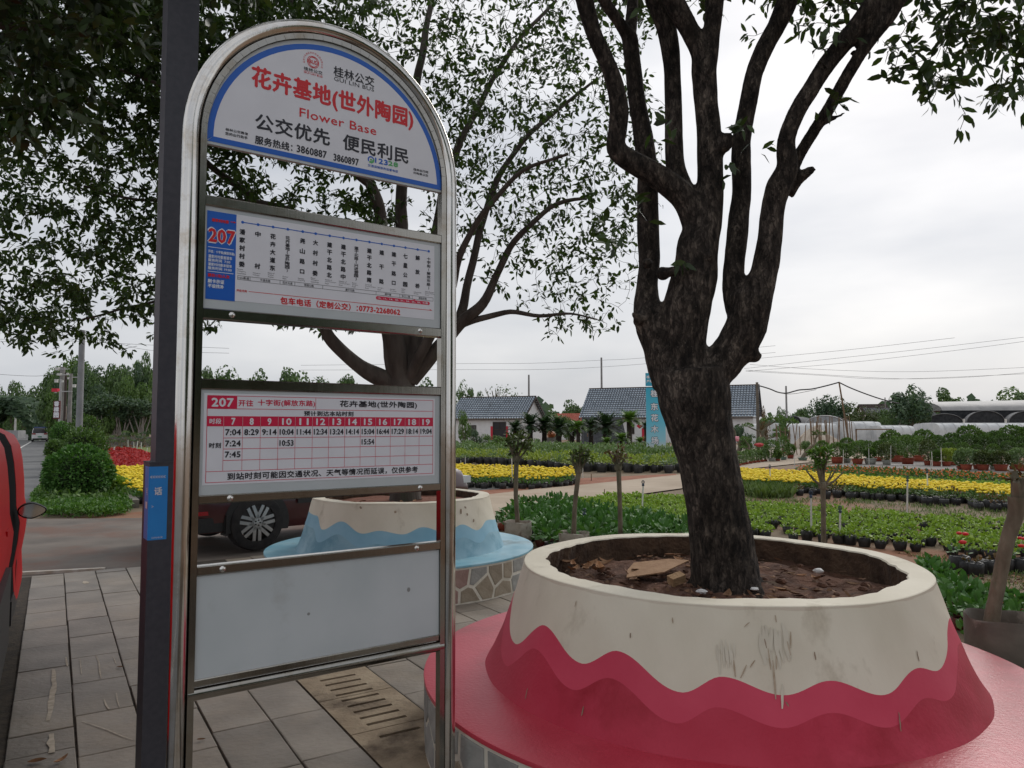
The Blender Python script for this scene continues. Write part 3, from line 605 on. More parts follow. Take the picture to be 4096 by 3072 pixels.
# litter on the soil
litter=[]
def soilpt(x,y,z=.775): return gp(cA(x,y),z)
p=soilpt(640,395,.80); b=MB(); q=[(-.20,-.10),(.02,-.12),(.25,.02),(.16,.10),(-.05,.13),(-.13,.04)]
n=len(q); b.add([(x,y,.004*math.sin(i*2.1)+.03*max(0,x)) for i,(x,y) in enumerate(q)]+[(x,y,.006+.004*math.sin(i*2.1)+.03*max(0,x)) for i,(x,y) in enumerate(q)],[tuple(range(n-1,-1,-1)),tuple(range(n,2*n))]+[(i,(i+1)%n,n+(i+1)%n,n+i) for i in range(n)])
o=b.build('cardboard',mat('cardboard',(.30,.17,.09),(.38,.23,.13),scale=12,rough=.95,bump=.5)); o.location=p; o.rotation_euler=(R(4),R(-5),R(15)); tag(o,'torn brown cardboard sheet lying on the soil left of the trunk','cardboard')
def lump(name,sz,m,loc,label,cat,seed=0,rz=0,group=None):
    rng=random.Random(seed); b=MB(); n=8
    for k in range(5):
        ph=PI*k/4; 
        for j in range(n):
            a=2*PI*j/n; f=1+rng.uniform(-.25,.2); b.v.append((sz[0]*math.sin(ph)*math.cos(a)*f,sz[1]*math.sin(ph)*math.sin(a)*f,sz[2]*math.cos(ph)*(1 if k in(0,4) else f)))
    for k in range(4):
        for j in range(n): b.f.append((k*n+j,(k+1)*n+j,(k+1)*n+(j+1)%n,k*n+(j+1)%n)); b.m.append(0)
    o=b.build(name,m); o.location=loc; o.rotation_euler=(0,0,rz); return tag(o,label,cat,group)
b=MB(); b.box((0,0,0),(.085,.05,.045)); o=b.build('brick_fragment',mat('brick_tan',(.33,.20,.10),(.42,.27,.15),scale=15,rough=.95,bump=.7)); o.location=soilpt(745,455,.775)+Vector((0,0,.02)); o.rotation_euler=(R(14),R(-12),R(25)); tag(o,'broken tan brick piece in front of the cardboard by the trunk','brick')
paper=mat('paper_white',(.66,.64,.62),(.78,.77,.75),scale=14,rough=.9,bump=.6)
for (x,y,s,lb) in((850,500,.03,'crumpled white tissue at the foot of the big trunk'),(1345,412,.035,'flattened white scrap on the soil right of the trunk'),(1075,490,.022,'small pale paper scrap against the trunk base'),(1728,425,.02,'small white scrap by the right inner rim of the crimson planter')):
    lump('paper_scrap',(s,s*.7,s*.45),paper,soilpt(x,y,.775)+Vector((0,0,.01)),lb,'paper',seed=int(x))
deadm=mat('dead_leaf',(.20,.10,.05),(.33,.19,.10),scale=20,rough=.9,island=0,rand=.4)
def dead_leaf(loc,L,rz,label=None,group=None,curl=.35,m=deadm):
    b=MB(); ns=6; 
    for i in range(ns+1):
        t=i/ns; wd=math.sin(PI*min(1,t*1.02+.02))**.7*.22*L; z=curl*L*(t-.5)**2
        for s_ in(-1,0,1): b.v.append((L*(t-.5),s_*wd,z+abs(s_)*wd*.5+.002))
    for i in range(ns):
        for k in range(2): b.f.append((i*3+k,i*3+3+k,i*3+4+k,i*3+1+k)); b.m.append(0)
    o=b.build('fallen_leaf',m); o.location=loc; o.rotation_euler=(random.uniform(-.2,.2),random.uniform(-.2,.2),rz); return tag(o,label,'leaf',group)
def c5(x,y): return x/1.7064,2100+y/1.7064
dead_leaf(gp(c5(255,1618),.006),.085,.2,'broad brown fallen leaf on the paver at the bottom left corner',m=mat('dead_leaf_b',(.16,.07,.03),(.24,.12,.05),scale=30,rough=.8))
dead_leaf(gp(c5(420,1612),.008),.075,1.2,'upright curled orange brown leaf beside the bottom left leaf',curl=.9)
dead_leaf(gp(c5(1372,1468),.006),.045,.5,'small brown leaf on the paver under the blank sign panel')
dead_leaf(gp(c5(818,972),.006),.05,0,'thin dark twig-like leaf on a paver joint left of the lamp post',curl=.1)
for i in range(34):
    a=random.uniform(0,2*PI); r=random.uniform(.25,.88); 
    dead_leaf(Vector((PA[0]+r*math.cos(a),PA[1]+r*math.sin(a),.775+.01)),random.uniform(.04,.10),random.uniform(0,6),'dry brown leaf among the litter on the crimson planter soil','dry leaves on the crimson planter soil',curl=random.uniform(.3,1.1))
for i in range(10):
    x=random.uniform(270,450); y=random.uniform(360,410); dead_leaf(soilpt(x,y,.79),random.uniform(.08,.14),random.uniform(0,6),'dry brown leaf in the heap left of the cardboard','dry leaves heaped left of the cardboard',curl=1.1,m=mat('dead_leaf_c',(.27,.13,.06),(.38,.22,.12),scale=20,rough=.9,rand=.3))
for i in range(16):
    a=random.uniform(PI,2*PI); r=random.uniform(.2,.78)
    dead_leaf(Vector((PB[0]+r*math.cos(a),PB[1]+r*math.sin(a),.835)),random.uniform(.05,.09),random.uniform(0,6),'dry leaf on the red soil of the blue planter','dry leaves in the blue planter',curl=.7)
# white smears on the pavers
smear=mat('lime_smear',(.34,.29,.23),(.50,.43,.34),scale=25,rough=.9,coords='World')
def smear_strip(pts,wd,z=.0045):
    P_=[gp(c5(*p)) for p in pts]; b=MB()
    for i,p in enumerate(P_):
        d=(P_[min(i+1,len(P_)-1)]-P_[max(i-1,0)]).normalized(); nn=Vector((-d.y,d.x,0)); w_=wd*(.5+.5*math.sin(PI*(i+.3)/len(P_)))*random.uniform(.6,1.2); b.v+= [tuple(p+nn*w_+Vector((0,0,z))),tuple(p-nn*w_+Vector((0,0,z)))]
    for i in range(len(P_)-1): b.f.append((2*i,2*i+1,2*i+3,2*i+2)); b.m.append(0)
    o=b.build('paint_smear',smear,plaza); return o
smear_strip([(365,990),(368,1030),(365,1060),(372,1095),(362,1135),(355,1170),(348,1215),(342,1280),(325,1340)],.018)
smear_strip([(350,1430),(352,1460),(345,1490),(355,1520),(352,1560)],.018); smear_strip([(578,385),(585,395),(590,402)],.03)
smear_strip([(560,1345),(640,1370),(740,1405),(830,1445),(905,1470)],.004); smear_strip([(655,895),(675,940),(680,1000),(690,1050)],.004); smear_strip([(545,915),(550,960),(556,1020)],.003); smear_strip([(712,1195),(722,1230),(745,1262)],.005); smear_strip([(795,1150),(800,1200),(815,1245)],.003); smear_strip([(775,905),(790,945)],.004); smear_strip([(450,905),(455,940),(460,968)],.006)
# ============================================================ TREE IN THE CRIMSON PLANTER
def smoothpath(pts,sub=6):
    """Catmull-Rom through (vec,rad)"""
    P_=[p[0] for p in pts]; Rr=[p[1] for p in pts]; out=[];rad=[]; n=len(P_)
    for i in range(n-1):
        p0,p1,p2,p3=P_[max(i-1,0)],P_[i],P_[i+1],P_[min(i+2,n-1)]
        for k in range(sub):
            t=k/sub; out.append(.5*((2*p1)+(p2-p0)*t+(2*p0-5*p1+4*p2-p3)*t*t+(3*p1-p0-3*p2+p3)*t**3)); rad.append(Rr[i]*(1-t)+Rr[i+1]*t)
    out.append(P_[-1]); rad.append(Rr[-1]); return out,rad
def limb2(pts,d0,d1=None):
    d1=d1 or d0; n=len(pts); out=[]
    for i,(x,y,w_) in enumerate(pts):
        d=d0+(d1-d0)*i/(n-1); out.append((at(c2(x,y),d),w_*d*1.55e-4))
    return out
Y0=3.93
trunkA=[(at(D(1572,1330),Y0),.215),(at(D(1570,1275),Y0),.182),(at(D(1562,1200),Y0),.160),(at(D(1548,1100),Y0),.150),(at(D(1530,1000),Y0),.150),(at(D(1512,920),Y0),.165),(at(D(1498,850),Y0),.19),(at(D(1492,800),Y0),.19)]
limbsA=[
 trunkA,
 limb2([(560,1680,230),(490,1520,160),(455,1440,150),(430,1370,120),(430,1260,95),(440,1160,95),(435,1050,95),(432,900,92),(430,750,92),(412,600,86),(385,450,78),(368,300,74),(352,160,72)],3.95,4.15),
 limb2([(352,170,60),(300,90,52),(250,20,52),(210,-60,50),(150,-220,42),(60,-420,34)],4.15,4.0), limb2([(352,170,60),(362,70,55),(368,-20,52),(390,-180,45),(430,-400,36)],4.15,4.5),
 limb2([(440,1400,120),(395,1400,90),(378,1395,60)],3.96), 
 limb2([(650,1000,120),(610,900,115),(545,830,110),(450,765,108),(345,705,98),(292,655,88),(300,570,86),(305,480,86),(288,380,80),(250,270,72),(200,165,72),(168,60,76),(150,-10,78),(110,-160,66),(20,-380,50),(-120,-600,36)],3.9,3.65),
 limb2([(640,960,95),(590,830,84),(556,740,84),(548,600,80),(545,450,76),(540,300,76),(528,190,82),(505,90,92),(470,-10,100),(430,-140,80),(330,-340,56),(240,-560,40)],3.9,4.1),
 limb2([(590,1680,240),(590,1520,190),(603,1370,205),(640,1220,205),(655,1080,180),(690,970,140),(708,820,116),(704,600,106),(690,450,106),(680,310,110),(668,230,90),(610,120,84),(560,30,92),(520,-60,90),(500,-240,64),(470,-480,42)],3.93,3.85),
 limb2([(690,340,90),(712,180,78),(724,60,80),(730,-20,84),(745,-180,62),(800,-420,40)],3.86,3.9),
 limb2([(790,600,70),(770,640,70),(740,655,60)],3.85),
 limb2([(850,1420,120),(812,1300,92),(815,1170,90),(828,1050,90),(836,950,86),(848,850,82),(845,700,84),(850,600,80),(878,450,76),(905,320,76),(955,200,82),(1005,110,84),(1045,10,96),(1070,-120,80),(1120,-320,52),(1200,-520,36)],3.9,4.15),
 limb2([(640,1700,230),(735,1630,170),(815,1540,165),(868,1440,175),(895,1340,165),(945,1210,112),(972,1060,104),(985,930,100),(1010,830,108),(1050,740,92),(1045,620,80),(1095,490,76),(1150,400,76),(1220,290,76),(1300,190,82),(1375,100,92),(1440,20,108),(1520,-80,90),(1640,-200,66),(1800,-340,44)],3.93,3.6),
 limb2([(1040,800,80),(1100,690,54),(1180,560,52),(1235,480,56),(1300,360,56),(1360,260,56),(1430,160,58),(1500,70,66),(1560,-20,66),(1700,-120,50),(1900,-200,34)],3.9,3.5),
 limb2([(1040,850,90),(1090,795,62),(1135,765,44),(1170,742,26)],3.88,3.8), limb2([(1200,545,40),(1260,520,22),(1315,497,9)],3.85,3.8), limb2([(1330,240,30),(1400,215,16),(1448,212,7)],3.8),
]
def noise3(p,s,k=0):
    from mathutils import noise
    return noise.noise(Vector(p)*s+Vector((k,k*2,k*3)))
TREEA=thing('osmanthus_tree','many-stemmed dark tree rising from the crimson planter','tree',(1.15,3.93,.74))
org=Vector((1.15,3.93,.74))
mb=MB()
for L_ in limbsA:
    P_,Rr=smoothpath(L_,5); Rr=[r*1.04*(1+.06*noise3(p,5,1)+.025*noise3(p,13,2)) for p,r in zip(P_,Rr)]
    mb.tube(P_,Rr,14)
# root flare and knots
for a,l in((.3,.26),(1.6,.2),(2.9,.24),(4.2,.26),(5.3,.25)):
    c=at(D(1572,1275),Y0); e=Vector((math.cos(a),math.sin(a),0)); mb.tube([c+Vector((0,0,.22)),c+e*.10+Vector((0,0,.07)),c+e*l+Vector((0,0,-.06))],[.09,.075,.03],8)
for (x,y,w_,d) in((392,1410,60,3.9),(368,1390,30,3.87),(500,1210,75,3.82),(545,1200,60,3.8),(850,1310,80,3.84),(780,640,48,3.82),(430,1165,60,3.86),(700,1130,50,3.8),(280,660,40,3.8),(905,1575,70,3.86)):
    p=at(c2(x,y),d); r=w_*d*1.55e-4; mb.tube([p+Vector((0,0,-r*.8)),p,p+Vector((0,0,r*.8))],[r*.5,r,r*.5],8)
o=mb.build('trunk',[bark],None,link=True)
rm=o.modifiers.new('r','REMESH'); rm.mode='VOXEL'; rm.voxel_size=.0135
sm=o.modifiers.new('s','SMOOTH'); sm.factor=.5; sm.iterations=3
bpy.context.view_layer.update(); dg=bpy.context.evaluated_depsgraph_get(); me=bpy.data.meshes.new_from_object(o.evaluated_get(dg)); bpy.data.objects.remove(o)
co=np.empty(len(me.vertices)*3,dtype=np.float32); me.vertices.foreach_get('co',co); co=co.reshape(-1,3); no=np.empty(len(me.vertices)*3,dtype=np.float32); me.vertices.foreach_get('normal',no); no=no.reshape(-1,3)
from mathutils import noise as _ns
dsp=np.array([_ns.noise(Vector((x*16,y*16,z*4.5)))*.6+_ns.noise(Vector((x*45,y*45,z*16)))*.4 for x,y,z in co],dtype=np.float32)
thin=np.clip((3.0-co[:,2])/1.4,.25,1)
co=co+no*(dsp*.0085*thin)[:,None]-np.array(org,dtype=np.float32); me.vertices.foreach_set('co',co.ravel()); me.materials.clear()
# bark: fissured towards the foot, smoother and spotted on the limbs
bm_,n_,l_,bs_=node_mat('bark_osmanthus'); bs_.inputs['Roughness'].default_value=.93; bs_.inputs['Specular IOR Level'].default_value=.3
tcn=n_.new('ShaderNodeTexCoord'); mpp=n_.new('ShaderNodeMapping'); mpp.inputs['Scale'].default_value=(1,1,.42); l_.new(tcn.outputs['Object'],mpp.inputs[0])
za=n_.new('ShaderNodeTexNoise'); za.inputs['Scale'].default_value=26; za.inputs['Detail'].default_value=8; za.inputs['Roughness'].default_value=.65; l_.new(mpp.outputs[0],za.inputs[0])
zb=n_.new('ShaderNodeTexNoise'); zb.inputs['Scale'].default_value=3; zb.inputs['Detail'].default_value=5; l_.new(tcn.outputs['Object'],zb.inputs[0])
zv=n_.new('ShaderNodeTexVoronoi'); zv.inputs['Scale'].default_value=38; l_.new(tcn.outputs['Object'],zv.inputs[0])
zw=n_.new('ShaderNodeMix'); zw.data_type='VECTOR'; zw.inputs[0].default_value=.12; l_.new(mpp.outputs[0],zw.inputs[4]); l_.new(za.outputs['Color'],zw.inputs[5])
zc=n_.new('ShaderNodeTexVoronoi'); zc.feature='DISTANCE_TO_EDGE'; zc.inputs['Scale'].default_value=34; l_.new(zw.outputs[1],zc.inputs[0]); zcr=n_.new('ShaderNodeMapRange'); zcr.inputs[2].default_value=.16; l_.new(zc.outputs[0],zcr.inputs[0])
r1=n_.new('ShaderNodeValToRGB'); e=r1.color_ramp.elements; e[0].position=.36; e[0].color=(.022,.017,.014,1); e[1].position=.68; e[1].color=(.22,.178,.142,1); e2=r1.color_ramp.elements.new(.52); e2.color=(.088,.07,.058,1); l_.new(za.outputs[0],r1.inputs[0])
m1=n_.new('ShaderNodeMix'); m1.data_type='RGBA'; m1.blend_type='MULTIPLY'; m1.inputs[0].default_value=.75; l_.new(r1.outputs[0],m1.inputs[6])
r2=n_.new('ShaderNodeValToRGB'); e=r2.color_ramp.elements; e[0].position=.38; e[0].color=(.38,.36,.33,1); e[1].position=.62; e[1].color=(1.0,1.0,1.0,1); l_.new(zb.outputs[0],r2.inputs[0]); l_.new(r2.outputs[0],m1.inputs[7])
m2=n_.new('ShaderNodeMix'); m2.data_type='RGBA'; rr_=n_.new('ShaderNodeMapRange'); rr_.inputs[1].default_value=.16; rr_.inputs[2].default_value=.08; rr_.inputs[3].default_value=0; rr_.inputs[4].default_value=.5; l_.new(zv.outputs[0],rr_.inputs[0]); l_.new(rr_.outputs[0],m2.inputs[0]); l_.new(m1.outputs[2],m2.inputs[6]); m2.inputs[7].default_value=(.16,.14,.115,1)
m3_=n_.new('ShaderNodeMix'); m3_.data_type='RGBA'; m3_.blend_type='MULTIPLY'; m3_.inputs[0].default_value=.32; l_.new(m2.outputs[2],m3_.inputs[6]); l_.new(zcr.outputs[0],m3_.inputs[7]); l_.new(m3_.outputs[2],bs_.inputs['Base Color'])
bp=n_.new('ShaderNodeBump'); bp.inputs['Strength'].default_value=1; bp.inputs['Distance'].default_value=.02; hm=n_.new('ShaderNodeMath'); hm.operation='MULTIPLY_ADD'; hm.inputs[1].default_value=.3; l_.new(zcr.outputs[0],hm.inputs[0]); l_.new(za.outputs[0],hm.inputs[2]); l_.new(hm.outputs[0],bp.inputs['Height']); l_.new(bp.outputs[0],bs_.inputs['Normal'])
me.materials.append(bm_); me.polygons.foreach_set('use_smooth',[True]*len(me.polygons)); me.update()
o=bpy.data.objects.new('trunk',me); C.objects.link(o); o.parent=TREEA; print('trunk faces',len(me.polygons))
# ---- crown growth
def grow(limbs,blobs,seed,step=.13,limb_from=.45,rmax=.022,jit=.18,near=None):
    """limbs: list of [(vec,rad)..]; blobs: (cx,cy,cz,rx,ry,rz,n). returns twigs (list of paths) and tip list"""
    rng=np.random.default_rng(seed); nodes=[];nr=[];nd=[]
    for L_ in limbs:
        P_,Rr=smoothpath(L_,5); k0=int(len(P_)*limb_from)
        for i in range(k0,len(P_)):
            nodes.append(np.array(P_[i])); nr.append(Rr[i]); d=np.array(P_[i]-P_[max(i-1,0)]); nd.append(d/max(np.linalg.norm(d),1e-6))
    A=[]
    for cx,cy,cz,rx,ry,rz,n in blobs:
        q=rng.normal(size=(n,3)); q=q/np.linalg.norm(q,axis=1,keepdims=True)*(rng.random((n,1))**.42); A.append(q*np.array([rx,ry,rz])+np.array([cx,cy,cz]))
    A=np.concatenate(A); cap=len(nodes)+len(A)*14; NP=np.zeros((cap,3)); NR=np.zeros(cap); ND=np.zeros((cap,3)); m=len(nodes); NP[:m]=nodes; NR[:m]=nr; ND[:m]=nd
    d0=np.array([np.min(np.sum((NP[:m]-a)**2,1)) for a in A]); order=np.argsort(d0); tw=[];tips=[]
    for ai in order:
        a=A[ai]; dd=np.sum((NP[:m]-a)**2,1); i=int(np.argmin(dd)); d=math.sqrt(dd[i])
        if d<.06: continue
        p=NP[i].copy(); ks=max(2,min(12,int(d/step)+1)); r0=min(NR[i]*.7,.0045+.009*d,rmax); path=[p.copy()]; dirn=ND[i]*.6
        for k in range(ks):
            to=a-p; L=np.linalg.norm(to); rem=ks-k
            dirn=dirn*(1-1/rem)*.6+to/max(L,1e-6)*1.0; dirn/=np.linalg.norm(dirn); stp=L/rem
            p=p+dirn*stp+rng.normal(size=3)*stp*jit*(1 if k<ks-1 else 0); path.append(p.copy())
            if m<cap: NP[m]=p; NR[m]=r0*(1-.75*(k+1)/ks); ND[m]=dirn; m+=1
        tw.append((path,r0)); tips.append((path[-1],dirn.copy(),path))
    return tw,tips
def twig_mesh(tw,name,m,parent,org,nmax=5):
    V=[];F=[]; org=np.array(org)
    for path,r0 in tw:
        n=4 if r0>.008 else 3; k=len(path); P_=np.array(path)-org; base=len(V)
        T_=np.gradient(P_,axis=0); T_/=np.maximum(np.linalg.norm(T_,axis=1,keepdims=True),1e-9); ref=np.array([.3,.9,.2]); S_=np.cross(T_,ref); S_/=np.maximum(np.linalg.norm(S_,axis=1,keepdims=True),1e-9); U_=np.cross(S_,T_)
        for i in range(k):
            r=max(r0*(1-.75*i/(k-1)),.0024)
            for j in range(n): a=2*PI*j/n; V.append(P_[i]+S_[i]*(math.cos(a)*r)+U_[i]*(math.sin(a)*r))
        for i in range(k-1):
            for j in range(n): F.append((base+i*n+j,base+i*n+(j+1)%n,base+(i+1)*n+(j+1)%n,base+(i+1)*n+j))
    o=np_mesh(name,np.array(V),np.array(F),m,parent,smooth=True); return o
unit_leaf=None
def crown(tips,parent,org,m,per_,L0,L1,seed,name_stuff='foliage',nleaf=300,wr=(.36,.48),spread=.16,droop=.35,cond=None):
    rng=np.random.default_rng(seed); P_=[];Dd=[]
    for tip,dr,path in tips:
        n=rng.poisson(per_(tip) if callable(per_) else per_)
        if n<1: continue
        seg=np.array(path[-3:]); u=rng.random(n)**.6*(len(seg)-1); i=np.minimum(u.astype(int),len(seg)-2); f=(u-i)[:,None]; p=seg[i]*(1-f)+seg[i+1]*f
        d=rng.normal(size=(n,3)); d/=np.linalg.norm(d,axis=1,keepdims=True); d=d*.9+dr*.6; d[:,2]-=droop; P_.append(p+d*.012+rng.normal(size=(n,3))*spread*.12); Dd.append(d)
    P_=np.concatenate(P_); Dd=unit(np.concatenate(Dd)); n=len(P_); L=rng.uniform(L0,L1,n); Wd=L*rng.uniform(*wr,n); org=np.array(org)
    # the leaves that show largest become leaf objects of their own
    q=P_-np.array([0,0,HC]); dz=q[:,1]*math.cos(PITCH)+q[:,2]*math.sin(PITCH); up=-q[:,1]*math.sin(PITCH)+q[:,2]*math.cos(PITCH)
    vis=(dz>.5)&(abs(q[:,0]/np.maximum(dz,.1))<.70)&(abs(up/np.maximum(dz,.1))<.525)
    if cond is not None: vis&=cond(P_)
    sc_=np.where(vis,L/np.maximum(dz,.1),0); idx=np.argsort(-sc_)[:nleaf]; idx=idx[sc_[idx]>0]; keep=np.ones(n,bool); keep[idx]=False
    V,F=leaf_arrays(P_[keep]-org,Dd[keep],L[keep],Wd[keep],rng=rng); fo=np_mesh(name_stuff,V,F,m,parent); fo['kind']='stuff'
    vs=[]
    for k in range(4):
        V1,F1=leaf_arrays(np.zeros((1,3)),np.array([[1.,0,0]]),1,.33+.02*k,fold=.15+.08*k,rng=np.random.default_rng(3+k)); me=bpy.data.meshes.new('leaf'); me.from_pydata(V1.tolist(),[],F1.tolist()); me.materials.append(m_single[m.name]); vs.append(me)
    for k in idx:
        lo=bpy.data.objects.new('leaf',vs[int(k)%4]); C.objects.link(lo); lo.parent=parent; x=Vector(Dd[k]); rot=x.to_track_quat('X','Z').to_matrix().to_4x4()@Matrix.Rotation(rng.uniform(-1.2,1.2),4,'X')
        lo.matrix_basis=Matrix.Translation(Vector(P_[k]-org))@rot@Matrix.Scale(float(L[k]),4)
    return n
m_single={}
for nm,ca_,cb_ in(('leaf_dark',(.018,.036,.010),(.05,.085,.02)),('leaf_back_tree',(.020,.040,.012),(.06,.10,.026))):
    ml=mat(nm+'_single',tuple((a+b_)/2 for a,b_ in zip(ca_,cb_)),tuple((a+b_)/2*1.15 for a,b_ in zip(ca_,cb_)),rand=.4,trans=.22,rough=.42); m_single[nm]=ml

# scuffs, drips and scrapes on the painted wall of the crimson planter
def wall_stroke(pts,wd,m,ctr=PA,prof=prA,par=TA,cr=cA,name='scuff'):
    H_=[cone_hit(cr(*p),ctr,prof) for p in pts]; H_=[h for h in H_ if h]
    if len(H_)<2: return
    mb=MB(); zs=[q[1] for q in prof]; rs=[q[0] for q in prof]
    for i,(a,z) in enumerate(H_):
        w2=wd*(.35+.65*math.sin(PI*(i+.5)/len(H_))); r=float(np.interp(z,zs,rs))*1.0012+.0022
        for s_ in(-1,1): aa=a+s_*w2/r; mb.v.append((r*math.cos(aa),r*math.sin(aa),z))
    for i in range(len(H_)-1): mb.f.append((2*i,2*i+1,2*i+3,2*i+2)); mb.m.append(0)
    o=mb.build(name,m,par); o['kind']='stuff'; return o
sc_w=mat('scuff_white',(.585,.535,.43),(.66,.61,.50),scale=14,rough=.9); sc_b=mat('scuff_brown',(.36,.27,.18),(.48,.39,.29),scale=30,rough=.9); sc_d=mat('scuff_dark',(.22,.16,.11),(.32,.24,.17),scale=30,rough=.9)
rs_=random.Random(14)
for i in range(16):
    x=1100+i*7+rs_.uniform(-5,5); y0=rs_.uniform(615,690); y1=y0+rs_.uniform(60,170); wall_stroke([(x+(y-y0)*.16+3*math.sin(y*.05),y) for y in np.linspace(y0,y1,8)],rs_.uniform(.004,.010),sc_w)
for i in range(9):
    x=915+i*9; y0=rs_.uniform(690,740); y1=y0+rs_.uniform(50,110); wall_stroke([(x+(y-y0)*.05,y) for y in np.linspace(y0,y1,6)],.004,sc_w)
wall_stroke([(1150+(y-780)*.08,y) for y in np.linspace(780,945,10)],.004,sc_b); wall_stroke([(1190,y) for y in np.linspace(880,985,8)],.005,sc_w)
for x,y,dx,dy,m in ((985,780,8,70,sc_b),(1040,800,-25,55,sc_b),(1075,780,-20,30,sc_b),(1115,690,10,40,sc_d),(1130,730,12,90,sc_b),(1165,760,0,60,sc_b),(1210,700,15,60,sc_b),(1225,660,0,70,sc_b),(1160,590,5,30,sc_b),(1325,745,6,35,sc_d),(1755,740,10,45,sc_d),(1052,620,-22,20,sc_b),(728,600,3,25,sc_b),(552,665,0,22,sc_d),(325,530,-6,25,sc_b),(355,975,-8,40,sc_d),(1680,1000,8,80,sc_d),(1205,955,12,20,sc_d),(120,900,-10,45,sc_d)):
    wall_stroke([(x+dx*t,y+dy*t) for t in np.linspace(0,1,6)],.0028,m)
for x,y,dx,dy,m in ((1685,200,0,30,sc_d),(1720,225,4,14,sc_d),(1708,185,6,12,sc_d),(1095,185,3,14,sc_d),(1300,210,0,14,sc_b),(1760,260,0,18,sc_d)): wall_stroke([(x+dx*t,y+dy*t) for t in np.linspace(0,1,4)],.012,m,PB,prB,TB,c6)

rg_=np.random.default_rng(8); nn=420; a=rg_.uniform(0,2*PI,nn); r=.86*rg_.random(nn)**.5; P_=np.stack([r*np.cos(a),r*np.sin(a),np.full(nn,.765)+.012*rg_.random(nn)],1); d=rg_.normal(size=(nn,3)); d[:,2]=abs(d[:,2])*.18
V,F=leaf_arrays(P_,d,rg_.uniform(.02,.07,nn),rg_.uniform(.006,.022,nn),rng=rg_); o=np_mesh('soil_litter',V,F,mat('litter_bits',(.06,.03,.018),(.24,.13,.07),island=1,rough=.95),TA); o['kind']='stuff'
for i in range(46):
    a=rs_.uniform(0,2*PI); r=rs_.uniform(.2,.86); s_=rs_.uniform(.012,.03); mb=MB(); mb.lathe([(0,-s_*.4),(s_*.8,-s_*.2),(s_,.1*s_),(s_*.6,s_*.6),(0,s_*.75)],(0,0,0),7,wob=.25); o=mb.build('soil_clod',bed_soil,TA); o.location=(r*math.cos(a),r*math.sin(a),.768)
def rimfix(): pass
# crown of the near tree: mostly above the frame, hanging into it at the top right
blA=[(2.35,3.9,4.25,1.0,.9,.42,230),(2.95,4.2,3.85,.7,.6,.46,130),(3.1,4.0,4.6,1.3,1.0,.5,170),(1.2,3.9,4.6,1.1,1.1,.42,240),(0.1,3.5,4.8,1.2,1.1,.5,260),(-1.2,2.9,4.45,1.1,.8,.45,240),(1.6,4.6,5.4,2.4,1.8,.8,420),(-.4,3.6,5.6,1.8,1.5,.7,260),(2.5,2.4,4.9,1.6,1.2,.6,200)]
twA,tipsA=grow(limbsA,blA,5,limb_from=.62,rmax=.02)
twig_mesh(twA,'twigs',bark2,TREEA,org)
# a few loose water shoots on the limbs
shoots=[]
rgs=np.random.default_rng(4)
for (x,y,d,l) in((1230,470,3.7,.10),(1160,480,3.75,.12),(1150,260,3.7,.2),(1215,195,3.7,.18),(890,700,4.0,.12),(800,600,3.84,.1),(905,210,3.9,.2),(455,590,3.8,.12),(370,1030,3.75,.2),(300,1110,3.75,.18),(325,1060,3.72,.22),(545,1150,3.8,.08),(780,800,3.84,.12),(1180,310,3.7,.15),(430,90,4.1,.16)):
    p=np.array(at(c2(x,y),d)); dr=np.array([rgs.uniform(-.5,.5),-.4,rgs.uniform(-.2,.8)]); dr/=np.linalg.norm(dr); path=[p+dr*l*t for t in(0,.5,1)]; shoots.append((path[-1],dr,path))
nA=crown(tipsA+shoots,TREEA,org,leaf_m,7,.065,.10,21,cond=lambda P_:P_[:,0]>-.4)
# ============================================================ TREE IN THE BLUE PLANTER
Y1=7.93
def limbD(pts,d0,d1=None):
    d1=d1 or d0; n=len(pts); return [(at(D(x,y),d0+(d1-d0)*i/(n-1)),w_*.68*.463/2*(d0+(d1-d0)*i/(n-1))/729) for i,(x,y,w_) in enumerate(pts)]
limbsB=[limbD([(876,1110,120),(874,1070,104),(870,950,96),(868,860,100),(864,800,96)],Y1),
 limbD([(868,840,70),(825,815,60),(775,790,48),(730,752,44),(705,715,38),(690,650,34),(640,560,30),(560,450,26),(480,380,22),(420,330,18)],Y1,7.4),
 limbD([(866,830,85),(850,750,75),(835,650,52),(823,486,42),(800,400,36),(750,280,30),(690,140,24),(640,20,18),(590,-80,12)],Y1,7.3),
 limbD([(872,820,70),(872,700,50),(866,486,40),(882,300,32),(905,150,26),(930,20,20),(950,-80,14)],Y1,8.4),
 limbD([(885,820,60),(915,780,50),(950,745,44),(1000,695,38),(1040,655,32),(1075,590,24),(1110,520,20),(1190,450,15),(1270,430,9)],Y1,7.6),
 limbD([(880,810,55),(905,700,42),(930,600,34),(942,486,30),(985,330,24),(1050,200,19),(1120,90,14),(1200,0,10)],Y1,8.6),
 limbD([(890,820,50),(940,760,40),(990,690,32),(1012,600,26),(1060,430,22),(1110,330,18),(1200,240,13),(1290,170,8)],Y1,8.3),
 limbD([(990,705,24),(1035,688,20),(1100,672,16),(1165,682,12),(1235,680,8),(1290,690,5)],7.85,7.6),
 limbD([(880,830,40),(905,770,34),(970,640,26),(1000,540,22),(1060,440,18),(1130,370,14),(1230,330,9)],Y1,7.0),
 limbD([(825,640,30),(760,560,26),(680,480,22),(590,440,18),(450,430,14),(300,430,10),(180,400,7)],7.8,6.8),
 limbD([(700,680,24),(640,640,20),(540,620,17),(420,630,13),(300,660,9),(180,690,6)],7.8,7.3),
 limbD([(800,400,26),(700,330,22),(560,260,18),(400,200,14),(250,150,10)],7.5,6.6)]
